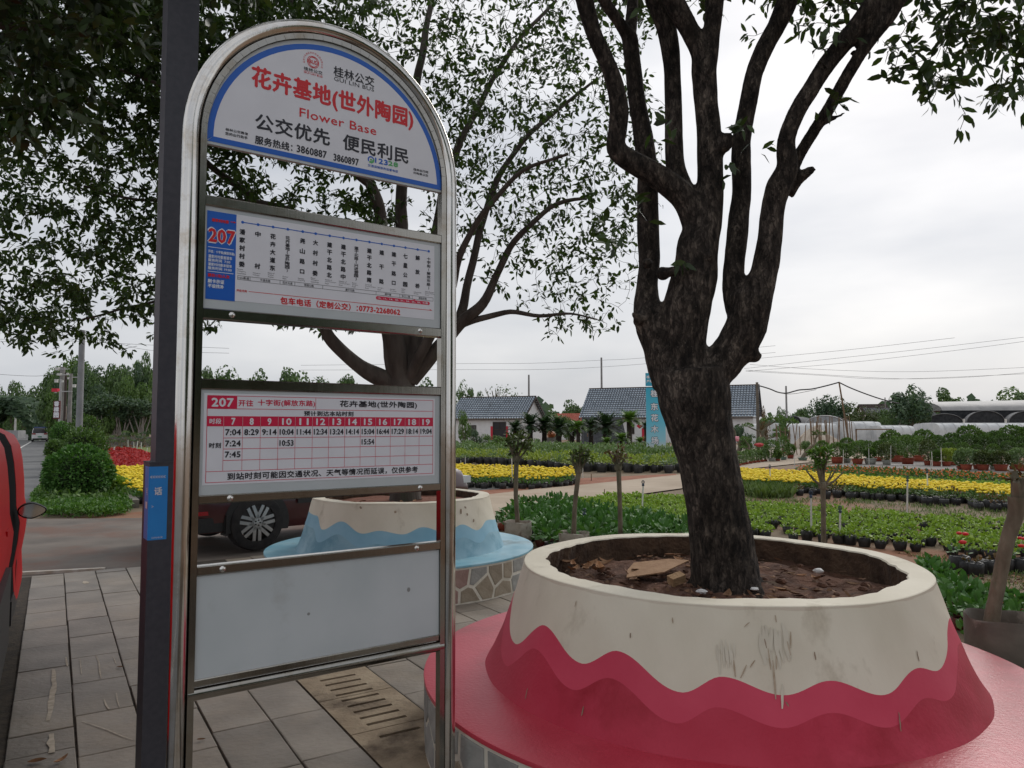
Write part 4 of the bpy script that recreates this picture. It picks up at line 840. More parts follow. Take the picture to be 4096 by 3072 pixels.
TREEB=thing('osmanthus_tree','spreading tree with a dense dark crown growing out of the blue planter','tree',(-1.19,7.93,.8))
orgB=Vector((-1.19,7.93,.8)); mb=MB()
for L_ in limbsB:
    P_,Rr=smoothpath(L_,5); Rr=[r*(1+.12*noise3(p,4,3)) for p,r in zip(P_,Rr)]; P_=[p+Vector((noise3(p,2.2,5),noise3(p,2.2,6),noise3(p,2.2,7)))*.035*min(1,i/8) for i,p in enumerate(P_)]; mb.tube([p-orgB for p in P_],Rr,10)
mb.build('trunk',bark,TREEB,smooth=True)
blB=[(-4.3,7.3,4.6,1.7,1.5,1.5,520),(-2.6,6.6,5.2,1.6,1.2,.8,350),(-4.2,7.2,3.1,1.5,1.2,.75,330),(-4.9,7.4,2.75,.8,.8,.40,90),(-3.2,6.9,5.9,2.2,1.6,1.1,620),(-4.7,6.6,5.6,1.5,1.2,1.2,330),(-2.0,7.4,3.25,1.2,1.3,.7,260),(-1.2,7.6,5.6,1.9,1.6,1.0,420),(-2.5,7.4,4.6,1.3,1.3,1.0,320),(-.8,7.9,4.3,1.3,1.5,1.1,330),
     (.45,7.9,4.6,1.25,1.3,1.3,720),(.2,8.0,5.9,1.5,1.5,.9,560),(.55,7.8,3.4,.95,.9,.55,260),(.75,7.7,2.75,.55,.6,.22,50),(1.2,7.9,4.0,.5,.7,.8,110),(1.35,8,5.0,.45,.6,.6,46),(-3.3,8.2,7.0,2.5,1.8,.8,200),(0,8.2,7,2,1.7,.8,160),(-3.4,7.0,3.8,1.0,1.0,.7,160),(-5.6,7.4,4.2,.5,1.0,.9,70)]
twB,tipsB=grow(limbsB,blB,9,limb_from=.3,rmax=.03,step=.16)
twig_mesh(twB,'twigs',bark2,TREEB,orgB)
nB=crown(tipsB,TREEB,orgB,leaf_m2,lambda t: 17 if t[0]<-2.2 and t[2]>4.3 else 11 if t[0]<-1.4 else 5 if t[0]<-.3 else 3.1,.058,.092,23)
# big dark leaves of the near branch at the top left, on a third tree standing out of the frame to the left
TREEC=thing('overhanging_tree','tree whose dark large leaved branches hang in at the top left corner','tree',(-5.4,4.6,0)); orgC=Vector((-5.4,4.6,0))
limbsC=[[(Vector((-5.4,4.6,-.05)),.17),(Vector((-5.35,4.6,1.5)),.14),(Vector((-5.2,4.5,3.0)),.12),(Vector((-4.7,4.3,4.0)),.09),(Vector((-3.7,4.0,4.6)),.06),(Vector((-2.6,3.7,4.75)),.035),(Vector((-1.8,3.5,4.6)),.02)],
  [(Vector((-5.2,4.5,3.0)),.1),(Vector((-5.2,4.9,4.2)),.07),(Vector((-4.6,5.0,5.2)),.05),(Vector((-3.6,4.8,5.6)),.03)],[(Vector((-4.7,4.3,4.0)),.05),(Vector((-3.9,4.5,4.2)),.035),(Vector((-3.0,4.6,4.2)),.02)]]
mb=MB()
for L_ in limbsC:
    P_,Rr=smoothpath(L_,5); mb.tube([p-orgC for p in P_],Rr,9)
mb.build('trunk',bark,TREEC,smooth=True)
twC,tipsC=grow(limbsC,[(-2.9,4.2,4.35,1.1,.8,.55,270),(-3.6,4.5,4.6,1.0,.9,.8,260),(-1.9,3.8,4.3,.8,.6,.38,130),(-4.4,4.6,5.2,1.3,1.2,.8,200),(-3.1,4.6,3.72,.5,.6,.35,50)],15,limb_from=.5,rmax=.018)
twig_mesh(twC,'twigs',bark2,TREEC,orgC)
nC=crown(tipsC,TREEC,orgC,leaf_m,9,.08,.13,29)
print('leaves',nA,nB,nC)
# ============================================================ CARS
tyre_m=mat('tyre_rubber',(.014,.014,.015),(.03,.029,.028),scale=12,rough=.85); rim_m=mat('rim_alloy',(.42,.42,.43),(.5,.5,.5),scale=8,rough=.35,metal=.9)
glass_d=mat('tinted_glass',(.01,.012,.014),rough=.06,spec=.8); trim_b=mat('black_trim',(.012,.012,.013),(.02,.02,.02),scale=30,rough=.55)
lamp_r=mat('tail_lamp_red',(.35,.01,.01),rough=.2); lamp_w=mat('head_lamp',(.75,.78,.8),rough=.15,spec=.8)
def make_wheel(parent,x,y,r=.36,w_=.24,side=-1,spokes=7):
    """wheel at local (x,y), outer face towards side*y"""
    t=MB(); t.lathe([(r*.66,-w_/2),(r*.80,-w_/2),(r*.95,-w_/2+.012),(r*.995,-w_/2+.05),(r,0),(r*.995,w_/2-.05),(r*.95,w_/2-.012),(r*.80,w_/2),(r*.66,w_/2),(r*.64,0),(r*.66,-w_/2)],(x,y,r),36,axis='y'); wh=t.build('wheel',tyre_m,parent,smooth=True)
    f=side*w_/2; m=MB()
    m.lathe([(r*.655,f*.0),(r*.665,f*.95),(r*.635,f*1.0),(r*.61,f*.85),(r*.60,0)],(x,y,r),36,axis='y') if side<0 else m.lathe([(r*.60,0),(r*.61,-f*.85),(r*.635,-f),(r*.665,-f*.95)],(x,y,r),36,axis='y')
    for k in range(spokes):
        a=2*PI*k/spokes+.2
        for o_ in(-.085,.085):
            L=r*.56; c=Vector((x+math.cos(a)*(L/2+.03)-math.sin(a)*o_*r*1.1,y+f*.80,r+math.sin(a)*(L/2+.03)+math.cos(a)*o_*r*1.1)); m.box(c,(L,.022,r*.115),rot=Matrix.Rotation(-a-o_*.35,3,'Y'))
    m.lathe([(0,-f*.94),(r*.15,-f*.92),(r*.17,-f*.75)] ,(x,y,r),16,axis='y')
    m.build('rim',rim_m,wh,smooth=R(35))
    d=MB(); d.lathe([(0,-f*.45),(r*.6,-f*.45)],(x,y,r),24,axis='y'); d.build('brake_disc',mat('brake_dark',(.03,.03,.03),(.07,.06,.055),scale=8,rough=.6,metal=.5),wh)
    n=MB()
    for k in range(5):
        a=2*PI*k/5; n.box((x+math.cos(a)*r*.095,y+f*.955,r+math.sin(a)*r*.095),(.018,.01,.018))
    n.build('lug_nuts',trim_b,wh)['kind']='stuff'
    return wh
def car(name,label,loc,rz,paint,L,Wd,bottom,belt,roof,prof,gh,wx,wr=.36,group=None,spokes=7):
    """prof: (x, top z, half width) of the lower body front to back; gh: (x, top z, half width) of the greenhouse. x forward."""
    T=thing(name,label,'car',loc,rz,group)
    def loft(secs,nm,m):
        mb=MB(); k=len(secs[0])
        for s_ in secs: mb.v+= [tuple(p) for p in s_]
        for i in range(len(secs)-1):
            for j in range(k): mb.f.append((i*k+j,(i+1)*k+j,(i+1)*k+(j+1)%k,i*k+(j+1)%k)); mb.m.append(0)
        mb.f+= [tuple(range(k)),tuple((len(secs)-1)*k+j for j in range(k-1,-1,-1))]; mb.m+=[0,0]
        return mb.build(nm,m,T,smooth=R(38))
    secs=[]
    for x,z,hw in prof:
        b0=bottom; secs.append([(x,-hw*.94,b0),(x,-hw*.99,b0+.12),(x,-hw,b0+(z-b0)*.55),(x,-hw*.975,z-.10),(x,-hw*.93,z-.02),(x,-hw*.8,z+.01),(x,0,z+.03),(x,hw*.8,z+.01),(x,hw*.93,z-.02),(x,hw*.975,z-.10),(x,hw,b0+(z-b0)*.55),(x,hw*.99,b0+.12),(x,hw*.94,b0)])
    loft(secs,'body',paint)
    secs=[]; 
    for x,z,hw in gh:
        zb=belt-.04; secs.append([(x,-hw*1.0,zb),(x,-hw*.93,zb+(z-zb)*.55),(x,-hw*.83,z-.05),(x,-hw*.7,z),(x,0,z+.015),(x,hw*.7,z),(x,hw*.83,z-.05),(x,hw*.93,zb+(z-zb)*.55),(x,hw,zb)])
    loft(secs,'windows',glass_d)
    # roof panel and pillars
    ex=1.004; g2=[g for g in gh if g[1]>roof-.12]
    secs=[[(x,-hw*.85,z-.065),(x,-hw*.71,z+.008),(x,0,z+.026),(x,hw*.71,z+.008),(x,hw*.85,z-.065),(x,0,z-.03)] for x,z,hw in g2]; loft(secs,'roof',paint)
    for sgn in(-1,1):
        for (xa,za,ya),(xb,zb,yb),wd in [((gh[0][0],belt,gh[0][2]),(g2[0][0],g2[0][1]-.05,g2[0][2]*.85),.05),((gh[-1][0],belt,gh[-1][2]),(g2[-1][0],g2[-1][1]-.05,g2[-1][2]*.85),.09),(((gh[0][0]+gh[-1][0])/2,belt,gh[2][2]),((gh[0][0]+gh[-1][0])/2,roof-.05,gh[2][2]*.85),.05)]:
            mb=MB(); mb.tube([(xa,sgn*ya,za-.03),((xa+xb)/2,sgn*((ya+yb)/2+.035),(za+zb)/2),(xb,sgn*yb,zb)],wd*.5,6); mb.build('pillar',paint if wd!=.05 else trim_b,T)
    hwm=max(p[2] for p in prof)
    for x in wx:
        for sgn in(-1,1):
            mb=MB(); n=20; rr=wr+.075; pts=[(x+rr*math.cos(a),wr+rr*math.sin(a)) for a in np.linspace(-.25,PI+.25,n)]
            mb.add([(px,sgn*(hwm+.004),pz) for px,pz in pts],[tuple(range(n))]); mb.build('wheel_arch',trim_b,T); make_wheel(T,x,sgn*(hwm-.10+.012),wr,.235,sgn,spokes)
    return T,hwm
suv_paint=mat('maroon_paint',(.055,.008,.012),(.065,.010,.014),scale=3,rough=.28,coat=.8)
# heading from lower left to upper right behind the blue planter
rz=R(41.5)
rear_w=Vector((-3.42,9.75,0))
def suv():
    prof=[(3.68,.50,.58),(3.64,.74,.80),(3.45,.92,.90),(3.0,1.0,.93),(2.4,1.06,.94),(1.0,1.10,.945),(-.55,1.12,.945),(-.78,1.10,.90),(-.88,.95,.84),(-.92,.55,.82)]
    gh=[(2.3,1.12,.84),(1.45,1.62,.82),(1.1,1.70,.82),(0.1,1.74,.82),(-.55,1.68,.78),(-.74,1.25,.76)]
    T,hw=car('parked_suv','dark maroon SUV parked behind the sign and the blue planter',(0,0,0),rz,suv_paint,4.9,1.95,.27,1.10,1.70,prof,gh,[0,2.87],.365)
    side=Vector((math.sin(rz),-math.cos(rz),0)); T.location=rear_w-side*(hw-.1)
    mb=MB(); mb.box((-.70,-.86,.53),(.26,.13,.05)); o=mb.build('reflector',lamp_r,T); mb=MB(); mb.box((-.40,-.88,.36),(.03,.20,.26)); mb.build('mud_flap',trim_b,T)
    mb=MB(); mb.box((-.66,-.77,.38),(.46,.34,.18),taper=.96); mb.build('rear_bumper',trim_b,T)
    mb=MB(); mb.box((-.76,-.76,1.0),(.24,.22,.26)); mb.build('tail_lamp',lamp_r,T)
    mb=MB(); mb.box((1.45,-.975,.62),(1.8,.02,.07)); mb.build('side_moulding',trim_b,T)
    for x in(1.2,.15): mb=MB(); mb.box((x,-.972,.99),(.18,.025,.03)); mb.build('handle',suv_paint,T)
    mb=MB(); mb.box((2.1,-1.05,1.14),(.14,.2,.14),taper=.8); mb.build('mirror',suv_paint,T)
    mb=MB(); mb.box((3.50,-.76,.76),(.26,.22,.11)); mb.build('headlight',lamp_w,T)
suv()
silver=mat('silver_paint',(.23,.23,.25),(.27,.27,.285),scale=3,rough=.25,metal=.7,coat=.6)
vanp=mat('white_van_paint',(.72,.72,.72),(.76,.76,.75),scale=3,rough=.3,coat=.5)
def white_van():
    prof=[(2.2,.7,.7),(2.1,.95,.82),(1.7,1.05,.86),(-1.9,1.08,.86),(-2.15,1.05,.84),(-2.2,.5,.82)]; gh=[(1.75,1.1,.80),(1.0,1.62,.78),(.4,1.72,.78),(-1.9,1.72,.78),(-2.1,1.1,.78)]
    pos=gp(c4(330,862)); dirn=Vector((DX,DY,0)); a=math.atan2(DY,DX)
    T,hw=car('white_van','small white van driving away on the road at the far left',(pos.x,pos.y,0),a,vanp,4.4,1.7,.25,1.08,1.72,prof,gh,[1.4,-1.4],.30)
    for s_ in(-1,1): mb=MB(); mb.box((-2.2,s_*.62,.98),(.08,.38,.14)); mb.build('tail_lamp',lamp_r,T)
    mb=MB(); mb.box((-2.17,0,1.36),(.10,1.25,.42)); mb.build('rear_window',glass_d,T); mb=MB(); mb.box((-2.24,0,.62),(.03,.42,.14)); mb.build('number_plate',mat('plate_green',(.10,.32,.20),rough=.5),T)
    mb=MB(); mb.box((-2.2,0,.34),(.14,1.5,.16)); mb.build('bumper',trim_b,T); mb=MB(); mb.box((-.6,0,1.80),(2.2,1.3,.13)); mb.build('roof_rack',mat('blue_rack',(.03,.06,.2),rough=.5),T)
    for s_ in(-1,1): mb=MB(); mb.box((1.2,s_*1.0,1.12),(.1,.2,.16)); mb.build('mirror',trim_b,T)
white_van()
# red van at the left edge: its kerb side runs along the kerb
redp=mat('red_van_paint',(.47,.004,.008),(.50,.006,.010),scale=2,rough=.5,spec=.14)
RV=thing('red_van','red van parked along the kerb at the left edge with its black mirror out','van',st(5.3,-.23),math.atan2(DY,DX))
# local x along the kerb (forward), local y to the left (road), kerb side at y=0
prof=[(-.02,.30),(.0,.42),(-.012,.62),(.012,.80),(.02,.93),(-.005,1.05),(-.012,1.2),(-.028,1.36),(-.05,1.48),(-.09,1.56),(-.17,1.605),(-.55,1.63)]
def vsec(x,k=1,zz=1,inn=0):
    ys=[(-p[0])*k+inn for p in prof]; pts=[(x,y,.30+(p[1]-.30)*zz) for y,p in zip(ys,prof)]
    return pts+[(x,1.72-y,z) for _,y,z in reversed(pts)]
def van_loft(secs,nm,m,cap=True):
    mb=MB(); k=len(secs[0])
    for s_ in secs: mb.v+= [tuple(p) for p in s_]
    for i in range(len(secs)-1):
        for j in range(k-1): mb.f.append((i*k+j,i*k+j+1,(i+1)*k+j+1,(i+1)*k+j)); mb.m.append(0)
    if cap: mb.f+= [tuple(range(k-1,-1,-1)),tuple((len(secs)-1)*k+j for j in range(k))]; mb.m+=[0,0]
    return mb.build(nm,m,RV,smooth=R(40))
van_loft([vsec(-2.35,1.3,.94,.10),vsec(-2.2,1.05,.99,.03),vsec(-1.9),vsec(-.5),vsec(.2,1,1,-.004),vsec(.48,1,1,-.012)],'body',redp)
van_loft([vsec(.48,1,1,-.010),vsec(.8,1,1,-.022),vsec(1.05,1,1,-.026)],'door_seal',mat('seal_rubber',(.008,.008,.009),rough=.95,spec=.08))
def fr(x,zf,inn): # bonnet tapering section
    return vsec(x,1.05,zf,inn)
van_loft([vsec(1.05,1,1,-.028),vsec(1.6,1,1,-.055),vsec(2.0,1,.99,-.05),vsec(2.25,1,.95,.0),vsec(2.42,1,.80,.09),vsec(2.52,1,.55,.18),vsec(2.56,1,.3,.3)],'front_body',redp)
mb=MB(); mb.box((-.9,-.012,.52),(2.2,.05,.46)); mb.box((-1.3,-.008,.42),(1.1,.06,.34)); mb.box((-.2,-.004,.36),(1.2,.05,.16)); mb.box((1.2,-.004,.36),(1.0,.05,.16)); mb.build('cladding',trim_b,RV)
for x in(-1.45,1.55):
    make_wheel(RV,x,.14,.33,.22,-1,6); mb=MB(); n=20; pts=[(x+.42*math.cos(a),.33+.42*math.sin(a)) for a in np.linspace(-.2,PI+.2,n)]; mb.add([(px,-.03,pz) for px,pz in pts],[tuple(range(n))]); mb.build('wheel_arch',trim_b,RV)
mb=MB(); mb.box((.05,-.006,.98),(.16,.03,.03)); mb.build('handle',redp,RV)
# mirror
m=MB(); n=20
pts=[]
for i in range(n):
    a=2*PI*i/n; cx,cz=math.cos(a),math.sin(a); yy=-.125-.085*cx*(1 if cx<0 else 1); zz=.052*cz*(1-.35*max(0,cx)) ; pts.append((yy,zz))
mc=1.045
m.add([(.66,y,mc+z) for y,z in pts]+[(.70,y*1.0,mc+z*1.12) for y,z in pts]+[(.80,y*.98,mc+z*.8) for y,z in pts],[(i,(i+1)%n,n+(i+1)%n,n+i)[::-1] for i in range(n)]+[(n+i,n+(i+1)%n,2*n+(i+1)%n,2*n+i)[::-1] for i in range(n)]+[tuple(range(2*n,3*n))])
mir=m.build('mirror',trim_b,RV,smooth=R(40)); mb=MB(); mb.add([(.668,-.125+(y+.125)*.9,mc+z*.9) for y,z in pts],[tuple(range(n))[::-1]]); mb.build('mirror_glass',mat('mirror_glass',(.6,.6,.6),rough=.04,metal=1),mir)
# ============================================================ FOLIAGE TEMPLATES
def fol_mat(nm,a,b_,tr=.15,rough=.6): return mat(nm,a,b_,island=1,trans=tr,rough=rough)
fm_lime=fol_mat('foliage_lime',(.16,.27,.03),(.32,.44,.07)); fm_dark=fol_mat('foliage_deep',(.04,.12,.022),(.10,.22,.05)); fm_shrub=fol_mat('foliage_shrub',(.05,.105,.02),(.12,.205,.04)); fm_gray=fol_mat('foliage_greygreen',(.09,.15,.06),(.18,.26,.11)); fm_tree=fol_mat('foliage_far',(.045,.09,.028),(.115,.19,.055)); fm_tree2=fol_mat('foliage_far_blue',(.035,.072,.038),(.08,.135,.06)); fm_yg=fol_mat('foliage_yellowgreen',(.18,.25,.03),(.32,.38,.06)); fm_rust=fol_mat('foliage_rust',(.075,.065,.022),(.17,.085,.035)); fm_cycad=fol_mat('foliage_cycad',(.012,.035,.012),(.035,.075,.022)); fm_olive=fol_mat('foliage_olive',(.05,.075,.02),(.10,.13,.04))
yellow_m=mat('marigold_yellow',(.80,.56,.01),(.88,.70,.03),island=1,rough=.7); orange_m=mat('marigold_orange',(.75,.13,.01),(.85,.22,.02),island=1,rough=.7); red_m=mat('petal_red',(.55,.01,.012),(.7,.02,.02),island=1,rough=.6)
terracotta=mat('terracotta',(.28,.055,.03),(.36,.085,.045),scale=5,rough=.8,rand=.2); greypot=mat('grey_pot',(.28,.29,.26),(.38,.38,.34),scale=6,rough=.8,rand=.15); greenpot=mat('green_pot',(.12,.19,.15),(.17,.25,.2),scale=6,rough=.5)
def bag_arrays(r=.07,h=.11,n=8,seed=0):
    rng=np.random.default_rng(seed); V=[];F=[]
    for k,(rr,z) in enumerate(((r*.85,0),(r*1.05,h*.5),(r,h*.95),(r*.9,h),(r*.8,h*.85))):
        for j in range(n): a=2*PI*j/n; q=rr*(1+rng.uniform(-.12,.12)); V.append((q*math.cos(a),q*math.sin(a),z*(1+rng.uniform(-.05,.05))))
    for k in range(4):
        for j in range(n): F.append((k*n+j,k*n+(j+1)%n,(k+1)*n+(j+1)%n,(k+1)*n+j))
    return np.array(V),np.array(F)
def dome_leaves(nl,r,h,z0,L,W_,seed,up=.5,core=.3):
    rng=np.random.default_rng(seed); q=rng.normal(size=(nl,3)); q[:,2]=abs(q[:,2])*.9-.1; q=unit(q); rad=core+(1-core)*rng.random((nl,1))**.5; P_=q*rad*np.array([r,r,h])+np.array([0,0,z0]); d=q+np.array([0,0,up])+rng.normal(size=(nl,3))*.35
    return leaf_arrays(P_-unit(d)*L*.4,d,rng.uniform(.7,1.15,nl)*L,rng.uniform(.8,1.2,nl)*W_,rng=rng)
def tris(F): return np.concatenate([F[:,[0,1,2]],F[:,[0,2,3]]]) if F.shape[1]==4 else F
def balls(P_,r,seed,nseg=5):
    """flower heads: small faceted domes"""
    rng=np.random.default_rng(seed); V=[];F=[]
    for p in P_:
        b0=len(V); s=r*rng.uniform(.8,1.2); V.append(p+np.array([0,0,s*.75]))
        for k,(rr,z) in enumerate(((.75,.55),(1,.1),(.5,-.25))):
            for j in range(nseg): a=2*PI*(j+.5*k)/nseg+s*50; V.append(p+np.array([rr*s*math.cos(a),rr*s*math.sin(a),z*s]))
        for j in range(nseg):
            j2=(j+1)%nseg; F.append((b0,b0+1+j,b0+1+j2))
            for k in range(2): a=b0+1+k*nseg; F.append((a+j,a+nseg+j,a+j2)); F.append((a+j2,a+nseg+j,a+nseg+j2))
    return np.array(V),np.array(F)
class Tmpl:
    """plant template: list of (part name, V, triangles, material)"""
    def __init__(s,parts): s.parts=parts; s.me=None
    def meshes(s):
        if s.me is None:
            s.me=[]
            for nm,V,F,m in s.parts: o=np_mesh(nm,V,F,m,link=False); s.me.append((nm,o.data)); bpy.data.objects.remove(o)
        return s.me
def place_kind(name,cat,group,labelf,tmpls,inst,limit=300,parts=True,stuffname=None):
    """inst: (x,y,z,rz,scale,template index). nearest `limit` in view become things of their own, the rest one stuff object"""
    def big(i): return math.hypot(i[0],i[1])
    inst=sorted(inst,key=big); out=[]
    for k,(x,y,z,rz_,sc_,ti_) in enumerate(inst[:limit]):
        T_=tmpls[ti_]
        if parts:
            r_=bpy.data.objects.new(name,None); r_.empty_display_size=.1
            for nm,me in T_.meshes(): o=bpy.data.objects.new(nm,me); C.objects.link(o); o.parent=r_
        else:
            if not hasattr(T_,'joined'):
                V=[];F=[];M=[];ms=[];o0=0
                for i_,(nm,v,f,m) in enumerate(T_.parts): V.append(v);F.append(tris(f)+o0);M+= [i_]*len(tris(f));ms.append(m);o0+=len(v)
                o=np_mesh(name,np.concatenate(V),np.concatenate(F),ms,midx=M,link=False); T_.joined=o.data; bpy.data.objects.remove(o)
            r_=bpy.data.objects.new(name,T_.joined)
        C.objects.link(r_); r_.location=(x,y,z); r_.rotation_euler=(0,0,rz_); r_.scale=(sc_,)*3 if not hasattr(sc_,'__len__') else sc_
        tag(r_,labelf(k,x,y) if callable(labelf) else labelf,cat,group); out.append(r_)
    rest=inst[limit:]
    if rest:
        V=[];F=[];M=[];mats=[];o0=0
        for (x,y,z,rz_,sc_,ti_) in rest:
            c_,s_=math.cos(rz_),math.sin(rz_)
            for nm,v,f,m in tmpls[ti_].parts:
                if m not in mats: mats.append(m)
                q=v*sc_; V.append(np.stack([q[:,0]*c_-q[:,1]*s_+x,q[:,0]*s_+q[:,1]*c_+y,q[:,2]+z],1)); f=tris(f); F.append(f+o0); M+= [mats.index(m)]*len(f); o0+=len(v)
        o=np_mesh(stuffname or name+'_rows',np.concatenate(V),np.concatenate(F),mats,midx=M); tag(o,(labelf(0,0,0) if callable(labelf) else labelf),None,None,'stuff'); o['category']=cat
    return out
def inpoly(x,y,P_):
    c_=False; n=len(P_)
    for i in range(n):
        a,b_=P_[i],P_[(i+1)%n]
        if (a[1]>y)!=(b_[1]>y) and x<(b_[0]-a[0])*(y-a[1])/(b_[1]-a[1])+a[0]: c_=not c_
    return c_
def fill(poly,da,db,ntm,jit=.15,skip=0,scale=(.85,1.15),z=-.05,seed=1,rowgap=None):
    rng=random.Random(seed); A=[p[0]*.72-p[1]*.69 for p in poly]; B=[p[0]*.69+p[1]*.72 for p in poly]; out=[]; b_=min(B)+db/2; r_=0
    while b_<max(B):
        a=min(A)+(r_%2)*da/2
        while a<max(A):
            p=ab(a+rng.uniform(-jit,jit)*da,b_+rng.uniform(-jit,jit)*db)
            if inpoly(p.x,p.y,poly) and rng.random()>=skip: out.append((p.x,p.y,z,rng.uniform(0,6.28),rng.uniform(*scale),rng.randrange(ntm)))
            a+=da
        b_+=db; r_+=1
        if rowgap and r_%rowgap[0]==0: b_+=rowgap[1]
    return out
# --- light green seedlings in black bags
seed_t=[]
for k in range(4):
    bv,bf=bag_arrays(.075,.12,8,k); lv,lf=dome_leaves(40,.115,.075,.125,.055,.036,40+k,up=.5); seed_t.append(Tmpl([('bag',bv,bf,black_plastic),('foliage',lv,lf,fm_lime)]))
light1=[gp(c7(*p))[:2] for p in((900,1230),(1180,1180),(1730,1200),(1790,1400),(1620,1400),(1300,1330),(1000,1290))]
light2=[gp(c8(*p))[:2] for p in((120,1150),(600,1185),(1000,1210),(1500,1248),(2260,1300),(2300,1540),(1900,1530),(1420,1475),(1300,1470),(1050,1440),(230,1365),(100,1370))]
inst=fill(light1,.20,.25,4,seed=3,skip=.05,z=-.05)+fill(light2,.205,.26,4,seed=4,skip=.13,rowgap=(3,.17))
inst=[i for i in inst if not(abs(i[0]*.72-i[1]*.69+2.75)<.09 and i[0]*.69+i[1]*.72<11.4)]
def lab_seed(k,x,y): return 'light green bedding seedling in a black bag in the rows behind the crimson planter'
place_kind('potted_seedling','seedling','light green seedlings in black bags',lab_seed,seed_t,inst,300,True,'seedling_rows'); nseed=len(inst)
# --- dark leaved plants in dark red pots between the planters
dark_t=[]
for k in range(3):
    bv,bf=bag_arrays(.085,.13,8,k+9); lv,lf=dome_leaves(40,.16,.19,.14,.12,.055,60+k,up=.25); dark_t.append(Tmpl([('pot',bv,bf,[terracotta,black_plastic,mat('dark_red_pot',(.10,.02,.015),(.15,.03,.02),scale=5,rough=.6)][k]),('foliage',lv,lf,fm_dark)]))
dark=[gp(c7(*p))[:2] for p in((455,1330),(700,1240),(880,1240),(1000,1300),(1300,1345),(1640,1410),(1780,1440),(1820,1560),(1500,1560),(700,1560),(560,1480),(360,1400))]
inst=[i for i in fill(dark,.27,.27,3,seed=6,skip=.03)]
place_kind('leafy_potted_plant','potted plant','deep green potted plants between the planters','glossy deep green plant in a small pot in the bed beside the blue planter',dark_t,inst,300,True)
# ground cover of deep green right of the crimson planter
dg_=[gp((3690,2290))[:2],gp((3800,2340))[:2],gp((3900,2400))[:2],gp((4096,2430))[:2],gp((4096,2560))[:2],gp((3900,2560))[:2],gp((3760,2500))[:2]]
inst=fill(dg_,.2,.2,3,seed=8,skip=.1,scale=(.7,.95)); place_kind('leafy_potted_plant','potted plant','deep green potted plants right of the crimson planter','deep green leafy plant low on the ground right of the crimson planter',dark_t,inst,300,True)
# --- marigolds
mar_t=[]
for k in range(4):
    rng_=np.random.default_rng(k+70); bv,bf=bag_arrays(.085,.12,7,k); lv,lf=dome_leaves(22,.15,.12,.15,.08,.04,70+k); nb=rng_.integers(4,8); P_=np.stack([rng_.uniform(-.13,.13,nb),rng_.uniform(-.13,.13,nb),rng_.uniform(.27,.33,nb)],1); fv,ff=balls(P_,.040,k); mar_t.append(Tmpl([('bag',bv,bf,black_plastic),('foliage',lv,lf,fm_dark),('blossoms',fv,ff,yellow_m)]))
zt=.25
yR=[gp(c8(*p),zt)[:2] for p in((60,870),(330,882),(700,905),(900,925),(1100,942),(1700,972),(2300,1012),(2300,1066),(1800,1036),(1100,1008),(640,968),(60,948))]
yL=[gp(c7(*p),zt)[:2] for p in((-560,905),(40,948),(500,962),(900,975),(940,1012),(700,1040),(150,1035),(-560,1010))]
yLL=[gp(c4(*p),zt)[:2] for p in((925,1085),(1150,1075),(1400,1075),(1500,1350),(1140,1262),(1000,1175),(925,1120))]
yA=fill(yR,.20,.23,4,seed=11,scale=(.92,1.08)); yB=fill(yL,.27,.36,4,seed=12,scale=(1.0,1.3)); yC=fill(yLL,.25,.28,4,seed=13,scale=(1,1.25))
yB=[i for i in yB if i[0]>-5]; yC=[i for i in yC if i[0]>-22 and i[1]<33]
def capnear(L_,n): return sorted(L_,key=lambda i:math.hypot(i[0],i[1]))[:n]
mg=[(yA,'yellow marigold in a black bag in the broad bed right of the big trunk','yellow marigolds right of the big trunk'),(yB,'yellow marigold in a black bag in the far bed seen beside the sign','yellow marigolds beyond the path'),(yC,'yellow marigold beside the kerb left of the lamp post','yellow marigolds left of the lamp post')]
allm=sorted([(math.hypot(i[0],i[1]),q,i) for q,(L_,_,_) in enumerate(mg) for i in L_],key=lambda t_:t_[0])
for q,(L_,lb,gr) in enumerate(mg):
    near=[i for _,qq,i in allm[:300] if qq==q]; rest=[i for _,qq,i in allm[300:] if qq==q]
    n_near=len(near); place_kind('marigold_plant','marigold',gr,lb,mar_t,near+rest,n_near,True,'marigold_bed')
print('marigolds',len(allm),'seedlings',nseed)
# --- orange marigold row, low green row, sparse mixed bags
or_t=[]
for k in range(3):
    rng_=np.random.default_rng(k+90); bv,bf=bag_arrays(.09,.14,7,k); lv,lf=dome_leaves(20,.17,.14,.17,.09,.045,90+k); P_=np.stack([rng_.uniform(-.15,.15,3),rng_.uniform(-.15,.15,3),rng_.uniform(.25,.30,3)],1); fv,ff=balls(P_,.024,k); or_t.append(Tmpl([('bag',bv,bf,black_plastic),('foliage',lv,lf,fm_shrub),('blossoms',fv,ff,orange_m)]))
orr=[gp(c8(*p),.28)[:2] for p in((530,852),(700,842),(1100,852),(1500,868),(2300,905),(2300,940),(1400,902),(900,885),(530,872))]
place_kind('orange_marigold_plant','marigold','orange marigolds in the row before the red pots','small orange marigold in a black bag in the row in front of the red pots',or_t,fill(orr,.27,.33,3,seed=14),300,False,'orange_marigold_row')
gr_t=[Tmpl([('bag',*bag_arrays(.08,.1,7,k),black_plastic),('foliage',*dome_leaves(26,.17,.10,.12,.08,.05,100+k),fm_lime)]) for k in range(3)]
g2p=[gp(c8(*p),.18)[:2] for p in((620,888),(900,897),(1500,930),(2300,970),(2300,1003),(1500,962),(800,915))]
place_kind('low_green_plant','bedding plant','low green plants behind the marigolds','low bright green plant in the narrow row between yellow and orange marigolds',gr_t,fill(g2p,.25,.28,3,seed=15),300,False,'low_green_row')
